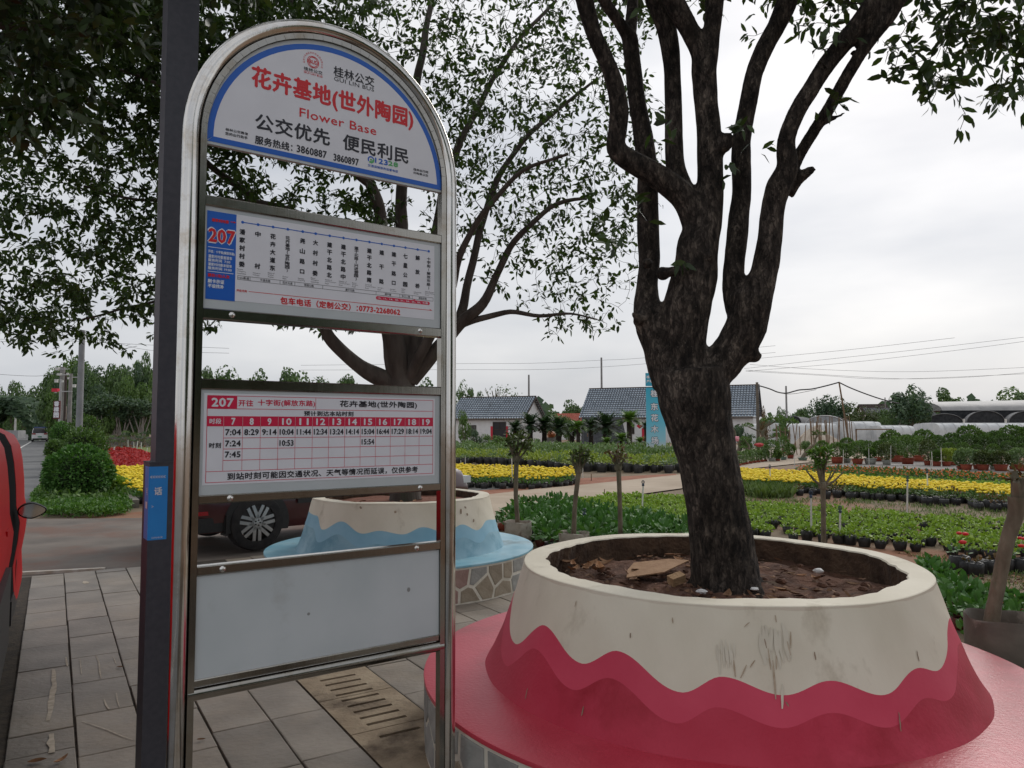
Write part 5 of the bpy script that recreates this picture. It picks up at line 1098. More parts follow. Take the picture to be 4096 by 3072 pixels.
sp_t=[Tmpl([('bag',*bag_arrays(.10,.16,8,k),black_plastic),('foliage',*dome_leaves(30,.17,.15,.19,.07,.03,110+k),[fm_olive,fm_rust,fm_gray][k])]) for k in range(3)]
spp=[gp(c8(*p))[:2] for p in((500,1045),(700,1050),(1500,1085),(2260,1150),(2260,1190),(1900,1165),(1300,1110),(600,1075))]
place_kind('bagged_plant','bedding plant','worn mixed plants in black bags','sparse reddish green plant in a black bag at the marigold bed edge',sp_t,fill(spp,.30,.36,3,seed=16,skip=.2),300,True)
# --- yellow-green shrubs in large black bags behind the path, grey-green mass behind them
yg_t=[Tmpl([('bag',*bag_arrays(.17,.30,9,k),black_plastic),('foliage',*dome_leaves(70,.33,.26,.34,.11,.055,120+k),[fm_yg,fm_yg,fm_gray][k])]) for k in range(3)]
yg=[gp(c7(*p))[:2] for p in((-300,925),(40,925),(500,945),(700,960),(930,985),(1640,992),(1720,992),(1720,945),(1000,940),(500,905),(-300,880))]
inst=fill(yg,.52,.62,3,seed=17); 
place_kind('bagged_shrub','shrub','yellow green shrubs in big black bags','yellow green shrub in a big black bag in the rows beyond the path',yg_t,inst,300,True,'bagged_shrub_rows'); print('bagged',len(inst))
gy_t=[Tmpl([('bag',*bag_arrays(.17,.25,6,k),black_plastic),('foliage',*dome_leaves(60,.5,.42,.35,.16,.08,130+k),[fm_gray,fm_gray,fm_shrub][k])]) for k in range(3)]
gy=[gp(c7(*p))[:2] for p in((-400,890),(500,900),(1000,930),(1700,935),(1760,860),(1000,850),(600,835),(-400,850))]
inst=fill(gy,.95,1.05,3,seed=18); inst=[i for i in inst if 30<i[1]<75 and i[0]/i[1]<.33 and i[0]/i[1]>-.16]
place_kind('nursery_shrub','shrub','grey green shrubs massed before the houses','grey green nursery shrub in the wide mass before the tiled houses',gy_t,inst,300,False,'nursery_shrub_mass'); print('grey',len(inst))
# ============================================================ SMALL TREES, STAKES, SPRINKLERS
pvc=mat('pvc_white',(.58,.57,.52),(.70,.69,.64),scale=9,rough=.5,rand=.12); bamboo=mat('cane_brown',(.16,.10,.06),(.24,.16,.10),scale=12,rough=.9); head_b=mat('sprinkler_head',(.02,.04,.07),(.03,.05,.09),rough=.4); barks=mat('young_bark',(.12,.095,.065),(.21,.175,.125),scale=14,rough=.95,bump=.7,bscale=50,stretch=(1,1,.4),c3=(.08,.09,.05),s3=5)
def stick(kind,cr,base,top,r,label,cat,group,m=pvc,head=False,z=-.05,dist=None):
    b0=gp(cr(*base),z) if dist is None else at(cr(*base),dist); t0=at(cr(*top),b0.y); T=thing(kind,label,cat,b0,0,group); v=t0-b0
    mb=MB(); mb.tube([(0,0,0),v*.5,v],[r,r*.95,r*.92],8); mb.build('pipe' if m is pvc else 'cane',m,T,smooth=True)
    if head:
        h=MB(); h.tube([v+Vector((0,0,-.01)),v+Vector((0,0,.015)),v+Vector((0,0,.03))],[r*1.5,r*1.6,r*.8],8)
        n=14; h.tube([v+Vector((.026*math.cos(2*PI*i/n),0,.058+.03*math.sin(2*PI*i/n))) for i in range(n)],.006,6,closed=True); h.tube([v+Vector((0,0,.03)),v+Vector((0,0,.088))],.008,6); h.build('sprinkler_head',head_b,T,smooth=True)
    return T
for cr,bs,tp,lb in ((c7,(1415,1330),(1424,1090),'white sprinkler riser in the light green seedlings left of the big trunk'),(c7,(990,1480),(990,1305),'short white sprinkler riser with dark blue head among the deep green plants'),(c8,(645,1400),(641,1085),'white sprinkler riser just left of the branching young tree'),(c8,(855,1430),(856,1195),'low sprinkler riser with tall black head right of the branching young tree'),(c8,(1350,1222),(1353,965),'tall sprinkler riser at the end of the red soil strip'),(c8,(345,1030),(338,870),'sprinkler riser standing in the yellow marigolds beside the big trunk'),(c8,(1505,1110),(1498,905),'sprinkler riser in front of the right half of the marigold bed')):
    stick('sprinkler',cr,bs,tp,.016,lb,'sprinkler','sprinkler risers in the nursery beds',head=True)
for cr,bs,tp,lb in ((c8,(522,915),(517,770),'white stake at the left end of the orange row'),(c8,(880,895),(880,735),'white stake before the first red pots'),(c8,(1070,850),(1067,725),'greyish stake between two light pots'),(c8,(1230,850),(1230,705),'white stake rising from the lying white pipe'),(c8,(1527,960),(1525,810),'lower of the paired stakes behind the marigolds'),(c8,(1540,930),(1531,750),'taller of the paired stakes behind the marigolds'),(c8,(1608,972),(1600,720),'knobbly tall pale stake in the low green row'),(c8,(1714,880),(1714,740),'pale stake beside the yellow green potted shrub'),(c8,(1694,790),(1694,700),'short pale stake among the large shrubs'),(c7,(462,1105),(455,892),'white stake at the left corner of the far marigold bed'),(c7,(565,1270),(565,1225),'very short white peg at the path edge'),(c7,(617,1262),(617,1235),'tiny second peg at the path edge'),(c7,(979,1035),(979,955),'white stake at the right end of the far marigold bed'),(c7,(1363,997),(1363,920),'white stake before the black bags right of the stub trees'),(c7,(848,975),(848,905),'thin stake in the yellow green shrubs'),(c7,(113,938),(113,872),'white stake near the sign post in the yellow green shrubs'),(c7,(80,955),(80,905),'thin white stake nearest the sign post')):
    stick('stake',cr,bs,tp,.012 if cr is c8 else .014,lb,'stake','white stakes in the nursery')
stick('cane',c7,(1136,1188),(1140,1118),.012,'short brown cane by the path edge','cane',None,m=bamboo); stick('cane',c7,(1042,1058),(1042,1005),.015,'rusty little cane on the red soil beyond the path','cane',None,m=bamboo)
p0=gp(c8(1230,850)); p1=gp(c8(1410,852)); mb=MB(); mb.tube([(0,0,.02),(p1-p0)+Vector((0,0,.02))],.016,8); o=mb.build('pipe',pvc,smooth=True); o.location=p0; tag(o,'white pipe lying on the ground in front of the red pots','pipe')
def stub_tree(label,base,top,dist,r0,heads,leafy,fm,seed,shoots=(),cr=c7):
    rng=np.random.default_rng(seed); rr=random.Random(seed); b0=Vector((*at(cr(*base),dist)[:2],-.04)) if dist else None
    bz=at(cr(*base),dist); T=thing('pollarded_tree',label,'tree',(bz.x,bz.y,-.05)); o_=Vector((bz.x,bz.y,-.05)); t=at(cr(*top),dist); mb=MB()
    mid=(bz+t)/2+Vector((rr.uniform(-.02,.02),0,0)); mb.tube(*[list(q) for q in zip(*[((p-o_),r) for p,r in zip(smoothpath([(Vector((bz.x,bz.y,-.06)),r0*1.15),(bz,r0),(mid,r0*.9),(t,r0*1.0)],5)[0],smoothpath([(bz,r0*1.15),(bz,r0),(mid,r0*.9),(t,r0*1.0)],5)[1])])],9)
    mb.lathe([(.0,-.05),(r0*1.35,-.02),(r0*1.5,.02),(r0*1.2,.06),(0,.08)],t-o_,9,wob=.2)
    ends=[]
    for hx_,hy_,hw in heads:
        e=at(cr(hx_,hy_),dist+rr.uniform(-.06,.06)); mb.tube([t-o_,(t*.5+e*.5)-o_+Vector((rr.uniform(-.015,.015),0,-.015)),e-o_],[r0*.8,hw*.9,hw],7); ends.append((np.array(e-o_),np.array((e-t).normalized())))
        for q in range(3): d=Vector((rr.uniform(-1,1),rr.uniform(-1,1),rr.uniform(.2,1.2))).normalized(); l=rr.uniform(.04,.10); mb.tube([e-o_,e-o_+d*l],[hw*.5,hw*.25],5); ends.append((np.array(e-o_+d*l),np.array(d)))
    for hx_,hy_,hw in shoots:
        e=at(cr(hx_,hy_),dist); mb.tube([t-o_,(t*.45+e*.55)-o_+Vector((0,0,-.03)),e-o_],[hw*1.6,hw*1.1,hw*.6],6)
    mb.build('trunk',barks,T,smooth=True)
    if leafy:
        P_=[];Dd=[]
        for e,d in ends:
            n=rng.poisson(leafy*1.8); q=rng.normal(size=(n,3)); q=unit(q) if n else q; P_.append(np.repeat(e[None],n,0)+q*.045*rng.random((n,1))); Dd.append(q+d*.7)
        P_=np.concatenate(P_);Dd=np.concatenate(Dd); V,F=leaf_arrays(P_,Dd,rng.uniform(.04,.085,len(P_)),rng.uniform(.02,.04,len(P_)),rng=rng); fo=np_mesh('foliage',V,F,fm,T); fo['kind']='stuff'
    return T
stub_tree('pollarded young tree in a white grow bag, left of the three beside the blue planter',(500,1392),(490,905),10.35,.036,[(440,790,.018),(470,760,.016),(505,740,.016),(540,790,.018),(560,830,.014),(455,850,.018)],9,fm_olive,31)
stub_tree('pollarded young tree, middle of the three behind the planters',(912,1470),(950,985),9.7,.034,[(900,900,.02),(935,880,.02),(960,870,.022),(1000,905,.02),(985,880,.016)],4,fm_olive,32)
stub_tree('pollarded young tree with reddish tips, right of the three behind the planters',(1257,1450),(1243,965),9.9,.034,[(1200,900,.02),(1225,870,.022),(1255,865,.022),(1285,900,.018)],3,fm_rust,33)
stub_tree('young tree with spreading shoots and fresh green top right of the big trunk',(735,1412),(730,1010),10.0,.036,[(690,860,.024),(675,790,.018),(735,860,.022),(700,760,.014),(760,790,.014)],10,fol_mat('foliage_fresh',(.06,.14,.015),(.14,.24,.04)),34,shoots=[(600,880,.012),(640,920,.012),(845,845,.012),(880,900,.012),(800,880,.01)],cr=c8)
# grow bags
def grow_bag(name,label,x,y,r,h,tilt=0,z0=-.05,m=None,rough_=.05,soil=True):
    T=thing(name,label,'grow bag',(x,y,z0)); rng=random.Random(int(x*100)); mb=MB(); n=26; prof_=[(r*.92,0),(r*1.02,h*.3),(r*1.0,h*.7),(r*1.01,h*.98),(r*.985,h),(r*.95,h*.97),(r*.93,h*.80)]
    for k,(rr,z) in enumerate(prof_):
        for j in range(n): a=2*PI*j/n; q=rr*(1+.03*math.sin(a*5+k)+rng.uniform(-rough_,rough_)*.12); mb.v.append((q*math.cos(a),q*math.sin(a),z+(.008*math.sin(a*3+1) if k>=3 else 0)))
    for k in range(len(prof_)-1):
        for j in range(n): mb.f.append((k*n+j,k*n+(j+1)%n,(k+1)*n+(j+1)%n,(k+1)*n+j)); mb.m.append(0)
    mb.build('bag',m or mat('fabric_bag',(.30,.27,.22),(.44,.40,.34),scale=7,rough=.95,bump=.5,c3=(.16,.11,.08),s3=4),T,smooth=True)
    s_=MB(); 
    for k in range(5):
        for j in range(20): a=2*PI*j/20; q=r*.94*k/4; s_.v.append((q*math.cos(a),q*math.sin(a),h*.82+rng.uniform(-.012,.015)))
    for k in range(4):
        for j in range(20): s_.f.append((k*20+j,(k+1)*20+j,(k+1)*20+(j+1)%20,k*20+(j+1)%20)); s_.m.append(0)
    s_.build('soil',red_soil,T,smooth=True); return T
e=at(c7(500,1400),10.35); grow_bag('grow_bag','pale fabric grow bag round the left pollarded tree beside the blue planter',e.x,e.y,.19,.34)
e=at(c7(912,1480),9.7); grow_bag('grow_bag','fabric grow bag of the middle pollarded tree just above the planter rim',e.x,e.y,.2,.28)
# potted pollard at the right edge
PX,PY=2.99,4.52
grow_bag('grow_bag','large pale grow bag with rusty soil at the right edge behind the red seat',PX,PY,.205,.50,z0=-.05,m=mat('fabric_bag_dark',(.10,.09,.075),(.17,.15,.125),scale=5,rough=.95,bump=.5,c3=(.36,.33,.28),s3=1.4,lo3=.52,hi3=.6))
T=thing('pollarded_tree','leaning pollarded trunk in the grow bag at the right edge','tree',(PX,PY,.3)); mb=MB(); o_=Vector((PX,PY,.3))
pts=[(at((3960,2530),4.52),.048),(at((3975,2430),4.52),.042),(at((4000,2300),4.52),.039),(at((4030,2160),4.52),.04),(at((4062,2060),4.52),.045),(at((4070,1990),4.52),.055)]
P_,Rr=smoothpath(pts,5); mb.tube([P_[0]-o_-Vector((0,0,.1))]+[p-o_ for p in P_],[.05]+[r*(1+.08*noise3(p,14)) for p,r in zip(P_,Rr)],11)
kn=P_[-1]-o_
for q,(dx_,dz_) in enumerate(((-.03,.10),(.03,.12),(.07,.08),(0,.16),(.1,.14))): mb.tube([kn,kn+Vector((dx_,.02*q-.04,dz_))],[.035,.02],7)
mb.build('trunk',barks,T,smooth=True); rng_=np.random.default_rng(5); n=40; q=unit(rng_.normal(size=(n,3))); V,F=leaf_arrays(np.array(kn)+q*.05+np.array([.02,0,.14]),q+np.array([0,0,.8]),rng_.uniform(.03,.06,n),.022,rng=rng_); np_mesh('foliage',V,F,fm_rust,T)['kind']='stuff'
# red flowering plants in bags
rose_t=[]
for k in range(3):
    nb=[3,2,4][k]; r3=np.random.default_rng(k+7); P_=np.stack([r3.uniform(-.06,.06,nb),r3.uniform(-.06,.06,nb),r3.uniform(.27,.36,nb)],1); lv,lf=dome_leaves(16,.10,.13,.17,.06,.035,140+k); rose_t.append(Tmpl([('bag',*bag_arrays(.085,.15,9,k),black_plastic),('foliage',lv,lf,fm_dark),('blossoms',*balls(P_,.035,k),red_m)]))
for i,(x,y,lb) in enumerate(((1740,1640,'tall red flowering plant in the leftmost black bag of the short row'),(1800,1655,None),(1860,1665,None),(1930,1645,None),(2000,1655,None),(2080,1640,'red flowering plant in a black bag at the right frame edge'),(2180,1640,'outermost red flowering plant by the right frame edge'))):
    p=gp(c8(x,y),-.05); 
    if lb is None: place_kind('bare_bag_plant','bedding plant','nearly bare bags in the red flower row','black bag with a scrap of stalk in the short red flower row',[Tmpl([('bag',*bag_arrays(.085,.15,9,i),black_plastic),('foliage',*dome_leaves(7,.06,.07,.16,.05,.03,i),fm_rust)])],[(p.x,p.y,-.05,i,1,0)],parts=True)
    else: place_kind('red_flower_plant','bedding plant','red flowering plants in black bags',lb,rose_t,[(p.x,p.y,-.05,i,[1.25,1,1,1,1,1,1.1][i],i%3)],parts=True)
# tiny reddish pots by the path
tiny=[Tmpl([('pot',*bag_arrays(.09,.13,7,k),black_plastic),('foliage',*dome_leaves(16,.13,.12,.15,.06,.035,150+k),fm_rust)]) for k in range(2)]
ins=[]
for i in range(13):
    x=475+i*26+random.uniform(-5,5); y=1108-i*1.2; p=gp(c7(x,y),-.05); ins.append((p.x,p.y,-.05,i,random.uniform(.8,1.1),i%2))
place_kind('small_potted_plant','potted plant','tiny reddish potted plants by the path','tiny reddish plant in a dark pot on the bare soil beyond the path',tiny,ins,parts=True)
# ============================================================ GRASS AND LEAF LITTER
def scatter_grass(name,label,poly,n,L,m,seed,z=-.05,up=1.2):
    rng=np.random.default_rng(seed); P_=[]; xs=[p[0] for p in poly]; ys=[p[1] for p in poly]; cl=np.stack([rng.uniform(min(xs),max(xs),n//14+4),rng.uniform(min(ys),max(ys),n//14+4)],1)
    while len(P_)<n:
        c_=cl[rng.integers(len(cl))]; x,y=c_+rng.normal(size=2)*.16
        if inpoly(x,y,poly): P_.append((x,y,z))
        elif rng.random()<.02: P_.append((*poly[0],z))
    P_=np.array(P_); d=rng.normal(size=(n,3))*.5; d[:,2]=up; V,F=leaf_arrays(P_,d,rng.uniform(.5,1.3,n)*L,L*.16,rng=rng); o=np_mesh(name,V,F,m); tag(o,label,'grass',None,'stuff'); return o
fm_grass=fol_mat('foliage_grass',(.06,.105,.02),(.14,.20,.05))
scatter_grass('tall_grass','tuft of tall green grass before the marigolds beside the big trunk',[gp(c8(*p))[:2] for p in((60,985),(560,1010),(500,1075),(300,1085),(60,1050))],3500,.26,fm_grass,1)
scatter_grass('thin_grass','thin green grass on the bare strip right of centre',[gp(c8(*p))[:2] for p in((60,1060),(900,1090),(2260,1170),(2260,1255),(1400,1215),(900,1180),(60,1120))],2600,.08,fm_grass,2)
scatter_grass('path_weeds','scattered weeds on the soil near the red flowers',[gp(c8(*p))[:2] for p in((1350,1475),(2260,1560),(2260,1900),(1700,1760),(1500,1560))],900,.06,fm_grass,3)
# litter scraps on the nursery soil
rng_=np.random.default_rng(12); litp=[gp(c8(*p))[:2] for p in((1250,1470),(2260,1540),(2260,1900),(1700,1760),(1400,1500))]; P_=[]
while len(P_)<420:
    x,y=rng_.uniform(3,9),rng_.uniform(5,12)
    if inpoly(x,y,litp): P_.append((x,y,-.043))
P_=np.array(P_); d=rng_.normal(size=(420,3)); d[:,2]=abs(d[:,2])*.12; V,F=leaf_arrays(P_,d,rng_.uniform(.03,.08,420),.03,rng=rng_); o=np_mesh('leaf_litter',V,F,deadm); tag(o,'dry leaf litter on the soil around the red flowers','leaf litter',None,'stuff')
# red soil strip and black sheet
def flat(name,poly,z,m,struct=True):
    b=MB(); b.sheet(poly,z); o=b.build(name,m); structure(o); return o
redg=mat('red_ground',(.22,.075,.04),(.30,.13,.075),scale=2.2,rough=.98,bump=.8,bscale=14,coords='World')
flat('red_soil_strip',[gp(c8(*p)) for p in((60,1100),(500,1132),(1000,1165),(1500,1212),(1330,1225),(900,1195),(60,1125))],-.046,redg)
flat('red_soil_patch',[gp(c7(*p)) for p in((150,1100),(930,1030),(1660,995),(1690,1012),(1000,1080),(600,1118),(250,1160),(100,1170))],-.044,redg)
flat('grey_ground_sheet',[gp(c7(*p)) for p in((40,1075),(430,1068),(460,1100),(180,1118),(100,1120))],-.040,mat('weed_sheet',(.10,.10,.10),(.19,.18,.17),scale=5,rough=.8,bump=.6,coords='World'))
flat('pot_standing_ground',[gp(c8(*p)) for p in((700,850),(1000,815),(2300,810),(2300,905),(1500,872),(1100,858))],-.044,mat('grit_ground',(.19,.175,.16),(.28,.255,.23),scale=3,rough=.95,coords='World'))
flat('yard',[gp(c8(*p)) for p in((-100,860),(60,845),(700,800),(1000,780),(900,700),(-400,700))],-.042,mat('yard_concrete',(.27,.22,.17),(.36,.30,.24),scale=1,rough=.95,coords='World'))
# ============================================================ POTTED SHRUBS ON THE RIGHT
def pot_mesh(r,h,m,nm='pot'):
    mb=MB(); mb.lathe([(0,0),(r*.78,0),(r*.97,h*.84),(r*.97,h*.86),(r*1.06,h*.86),(r*1.08,h),(r*.97,h),(r*.94,h*.86),(0,h*.86)],n=18); V=np.array(mb.v); F=[]
    for f in mb.f:
        for i in range(1,len(f)-1): F.append((f[0],f[i],f[i+1]))
    return (nm,V,np.array(F),m)
shr={}
def shrub_t(pm,fm,seed,pr=.25,ph=.28,r=.36,h=.40,zc=None,nl=420,L=.075,bare=0):
    zc=zc or ph+h*.8; lv,lf=dome_leaves(nl,r,h,zc,L,L*.55,seed,up=.35,core=.65); lo_,lof=dome_leaves(nl//2,r*.95,-h*.9,zc,L,L*.55,seed+1,up=.1,core=.6); 
    V=np.concatenate([lv,lo_]);F=np.concatenate([lf,lof+len(lv)]); st_=MB(); st_.tube([(0,0,ph*.8),(.01,.01,zc)],[.03,.02],6); SV=np.array(st_.v); SF=np.array([(f[0],f[i],f[i+1]) for f in st_.f for i in range(1,len(f)-1)])
    return Tmpl([pot_mesh(pr,ph,pm),('foliage',V,F,fm),('stem',SV,SF,barks)])
TP={'r':terracotta,'g':greypot,'t':greenpot}
def potted(x,yb,wpx,pk,hpx,fw,fm,label,seed,cr=c8,group=None,nl=620,L=.085):
    p=gp(cr(x,yb),-.045); s_=p.y/729/4/1.8433; pr=wpx*s_/2; ph=pr*1.05; tot=hpx*s_; h=max(.12,(tot-ph)*.55); r=fw*s_/2
    t_=shrub_t(TP[pk],fm,seed,pr,ph,r,h,ph+(tot-ph)*.45,nl,L); return place_kind('potted_shrub','potted shrub',group,label,[t_],[(p.x,p.y,-.045,random.random()*6,1,0)],parts=True)[0]
rowR=[(835,835,88,'r',155,118,fm_shrub,'round green shrub in a red pot, first pot right of the branching young tree'),(905,830,60,'g',140,80,fm_shrub,'slim shrub in a grey pot behind the first red pot'),(985,842,78,'r',175,120,fm_shrub,'round shrub in a red pot between the first two white stakes'),(1080,842,85,'g',120,90,fm_shrub,'low shrub in a wide pale grey pot'),(1140,820,60,'r',150,100,fm_shrub,'shrub in a dark red pot behind the pale grey pot'),(1200,846,64,'g',165,118,fm_olive,'round olive shrub in the pale pot beside the L shaped pipe'),(1272,826,92,'r',190,120,fm_shrub,'tall shrub in a wide red pot behind the lying pipe'),(1355,842,90,'r',215,140,fm_shrub,'tallest round shrub in the bright red pot before the big shrubs'),(1440,822,85,'r',190,120,fm_shrub,'shrub in a red pot set back behind the bright red one'),(1508,850,64,'r',195,118,fm_olive,'ball headed olive shrub on a stem in a red pot'),(1568,856,64,'r',120,80,fm_shrub,'small shrub in a red pot behind the paired stakes'),(1640,856,64,'r',130,100,fm_yg,'yellow green low shrub in a red pot left of the pale stake'),(1690,850,50,'r',125,90,fm_yg,'second yellow green low shrub in a red pot'),(1742,880,46,'r',140,90,fm_gray,'greyish shrub in the small red pot right of the pale stake'),(1788,884,78,'r',165,150,fm_gray,'wide greyish shrub in a red pot, nearest the orange row'),(1868,878,56,'r',140,110,fm_gray,'greyish shrub in a dark red pot in the right group'),(1910,888,84,'r',145,125,fm_olive,'low spreading shrub in a long red pot'),(1985,880,44,'g',140,90,fm_gray,'greyish shrub in a narrow grey pot'),(2042,892,92,'r',150,130,fm_olive,'spreading shrub in a wide red pot near the right edge'),(2128,880,44,'r',140,90,fm_gray,'shrub in a narrow red pot near the right edge'),(2185,892,90,'r',170,150,fm_gray,'outermost wide shrub in a red pot at the right edge')]
for i,(x,yb,wp,pk,hp,fw,fm,lb) in enumerate(rowR): potted(x,yb,wp,pk,hp,fw,fm,lb,200+i,group='potted shrubs right of the big trunk')
rowL=[(112,857,34,'r',110,70,fm_gray),(142,850,34,'r',105,70,fm_gray),(168,844,32,'r',110,66,fm_shrub),(197,838,32,'r',100,62,fm_gray),(226,833,32,'r',105,60,fm_gray),(254,829,30,'r',100,60,fm_shrub),(282,825,30,'r',95,56,fm_gray),(308,822,28,'r',95,56,fm_gray)]
for i,(x,yb,wp,pk,hp,fw,fm) in enumerate(rowL): potted(x,yb,wp,pk,hp,fw,fm,'small grey green plant in the close row of red pots at the yard edge',230+i,group='close row of small red pots at the yard edge',nl=200)
for i,(x,yb,wp,pk,hp,fw,fm,lb) in enumerate([(353,824,54,'g',165,120,fm_shrub,'round shrub in the pale grey pot at the end of the small red row'),(397,822,36,'r',90,60,fm_shrub,'small shrub in the orange red pot beside the pale grey pot'),(440,812,46,'t',180,100,fm_shrub,'tall soft shrub in the green pot'),(490,800,50,'r',110,80,fm_shrub,'dark low shrub in the square red pot'),(726,790,60,'r',125,95,fm_shrub,'round clipped shrub just behind the branching young tree')]): potted(x,yb,wp,pk,hp,fw,fm,lb,250+i,group='potted shrubs at the yard edge')
# green bowl with a bonsai stump
def bonsai(label,x,yb,dist,hpx,cr,pk='t',seed=0,pads=3,lean=.2,fm=fm_shrub,wpx=60,group=None,name='bonsai',potted_=True):
    b0=at(cr(x,yb),dist); b0.z=max(b0.z,-.05) if dist is None else b0.z; k=4*1.8433 if cr is c8 or cr is c7 else 4*2.0737; s_=dist/729/k; H_=hpx*s_; T=thing(name,label,'bonsai',(b0.x,b0.y,-.05 if b0.z<.6 else b0.z),0,group); z0=0
    if potted_: pr=wpx*s_/2; nm,V,F,m=pot_mesh(pr,pr*.8,TP[pk]); np_mesh('pot',V,F,m,T); z0=pr*.7
    rr=random.Random(seed); mb=MB(); x_=0; pts=[(Vector((0,0,z0)),H_*.075)]
    for q in range(1,6): x_+=rr.uniform(-.12,.12)*H_+lean*H_*.1; pts.append((Vector((x_,rr.uniform(-.05,.05)*H_,z0+(H_*.9-z0)*q/5)),H_*(.07-.01*q)))
    P_,Rr=smoothpath(pts,4); mb.tube(P_,Rr,7); padsl=[(P_[-1],H_*.26)]
    for q in range(pads-1):
        s0=P_[int(len(P_)*(.45+.2*q))]; e=s0+Vector((rr.choice((-1,1))*rr.uniform(.25,.42)*H_,rr.uniform(-.1,.1)*H_,rr.uniform(.02,.18)*H_)); mb.tube([s0,(s0+e)/2+Vector((0,0,-.02*H_)),e],[H_*.03,H_*.022,H_*.015],6); padsl.append((e,H_*rr.uniform(.16,.24)))
    mb.build('trunk',barks,T,smooth=True); Vs=[];Fs=[];o0=0
    for q,(c_,r) in enumerate(padsl):
        V,F=dome_leaves(110,r,r*.6,0,r*.30,r*.16,seed*7+q,core=.4); Vs.append(V+np.array(c_));Fs.append(F+o0);o0+=len(V)
    np_mesh('foliage',np.concatenate(Vs),np.concatenate(Fs),fm,T)['kind']='stuff'; return T
for (x,yb,d,hp,pk,sd,pd,ln,lb,wp,fm) in ((580,798,36,215,'t',3,1,1.6,'old leaning bonsai stump in the green bowl before the tarpaulin',66,fm_olive),(310,690,46,265,'r',4,4,.3,'large dark bonsai tree with a broad crown by the white walled house',50,fm_shrub),(440,720,46,250,'r',5,3,.1,'cloud pruned bonsai with three round pads',40,fm_shrub),(100,730,44,210,'r',6,4,0,'layered dark bonsai beside the big trunk',50,fm_tree2),(185,740,40,150,'r',7,2,0,'bushy dark bonsai left of the small red pots',46,fm_shrub)):
    bonsai(lb,x,yb,d,hp,c8,pk,sd,pd,ln,fm,wp)
# ---- large shrubs massed behind the pots
big_t=[Tmpl([('foliage',*[np.concatenate(z) if i==0 else np.concatenate([z[0],z[1]]) for i,z in enumerate([])],fm_shrub)]) for _ in range(0)]
def bigshrub_t(seed,fm):
    V1,F1=dome_leaves(900,.95,1.0,1.0,.17,.10,seed,up=.35,core=.75); V2,F2=dome_leaves(520,.9,-.95,1.0,.18,.10,seed+1,up=-.1,core=.65); st_=MB(); st_.tube([(0,0,0),(0,0,1.0)],[.07,.05],6)
    return Tmpl([('foliage',np.concatenate([V1,V2]),np.concatenate([F1,F2+len(V1)]),fm),('trunk',np.array(st_.v),np.array([(f[0],f[i],f[i+1]) for f in st_.f for i in range(1,len(f)-1)]),barks)])
bigt=[bigshrub_t(300,fm_shrub),bigshrub_t(310,fm_shrub),bigshrub_t(320,fm_lime if False else fol_mat('foliage_midgreen',(.035,.08,.016),(.09,.16,.035))),bigshrub_t(330,fm_shrub)]
ins=[]; rr=random.Random(5)
for row,(yy,dist,w0) in enumerate(((645,52,150),(600,47,150),(640,43,165),(690,40,150))):
    x=870+row*35
    while x<2330:
        y_top=yy+rr.uniform(-18,22)+(45 if x<1150 else 0)-(20 if x>1750 else 0); top=at(c8(x,y_top),dist); sc_=top.z/1.95; 
        if sc_>.25: ins.append((top.x,top.y,-.05,rr.uniform(0,6),(sc_*1.0*rr.uniform(.9,1.1)),rr.choice((0,1,2,3))))
        x+=w0*rr.uniform(.62,.85)
place_kind('round_shrub','shrub','large round shrubs massed behind the red pots','large round green shrub in the mass behind the red pots',bigt,ins,300,True)
# ============================================================ TREES FAR OFF
far_cache={}
def crown_mesh(seed,n=2600,nb=14,sz=.11,fm=fm_tree,flat_=1.0):
    key=(seed,n,nb,sz,fm.name,flat_)
    if key in far_cache: return far_cache[key]
    rng=np.random.default_rng(seed); cs=[];rs=[]
    for i in range(nb):
        q=unit(rng.normal(size=(1,3)))[0]*rng.random()**.4*np.array([.68,.68,.62]); cs.append(q); rs.append(rng.uniform(.22,.42))
    idx=rng.integers(0,nb,n); q=unit(rng.normal(size=(n,3))); P_=np.array(cs)[idx]+q*np.array(rs)[idx][:,None]*(.75+.25*rng.random((n,1)))*np.array([1,1,.8*flat_]); Nn=q+rng.normal(size=(n,3))*.5; Nn[:,2]+=.4
    q3=np.percentile(abs(P_),98.5,axis=0); P_=P_/q3*.97; V,F=diamond_arrays(P_,Nn,rng.uniform(.6,1.3,n)*sz,rng=rng,asp=.8); o=np_mesh('crown',V,F,fm,link=False); far_cache[key]=o.data; me=o.data; bpy.data.objects.remove(o); return me
def bgtree(x0,x1,yt,dist,cr,label,seed=0,fm=fm_tree,cat='tree',name='far_tree',group=None,crown_h=None,trunk=True,n=3200,sz=.13,low=.08,bark_=barks,yb=None):
    top=at(cr((x0+x1)/2,yt),dist); l=at(cr(x0,yt),dist); r_=at(cr(x1,yt),dist); w_=(r_.x-l.x)/2; H_=top.z+.05; zb=low*H_ if yb is None else at(cr(x0,yb),dist).z; T=thing(name,label,cat,(top.x,dist,-.05),0,group)
    me=crown_mesh(seed,n,14,sz,fm); c=bpy.data.objects.new('crown',me); C.objects.link(c); c.parent=T; c.scale=(w_,w_*.9,(H_-zb)/2); c.location=(0,0,(H_+zb)/2); c['kind']='stuff'
    if trunk:
        mb=MB(); rr=random.Random(seed+9); rt=max(.06,H_*.022); cz=(H_+zb)/2; mb.tube([(0,0,0),(rr.uniform(-.1,.1),0,zb+.1),(rr.uniform(-.3,.3),0,cz)],[rt*1.3,rt,rt*.6],6)
        for q in range(4): a=rr.uniform(0,6.28); mb.tube([(0,0,max(zb*.8,.2)),(math.cos(a)*w_*.5,math.sin(a)*w_*.5,cz+H_*.05)],[rt*.6,rt*.25],5)
        mb.build('trunk',bark_,T)
    return T
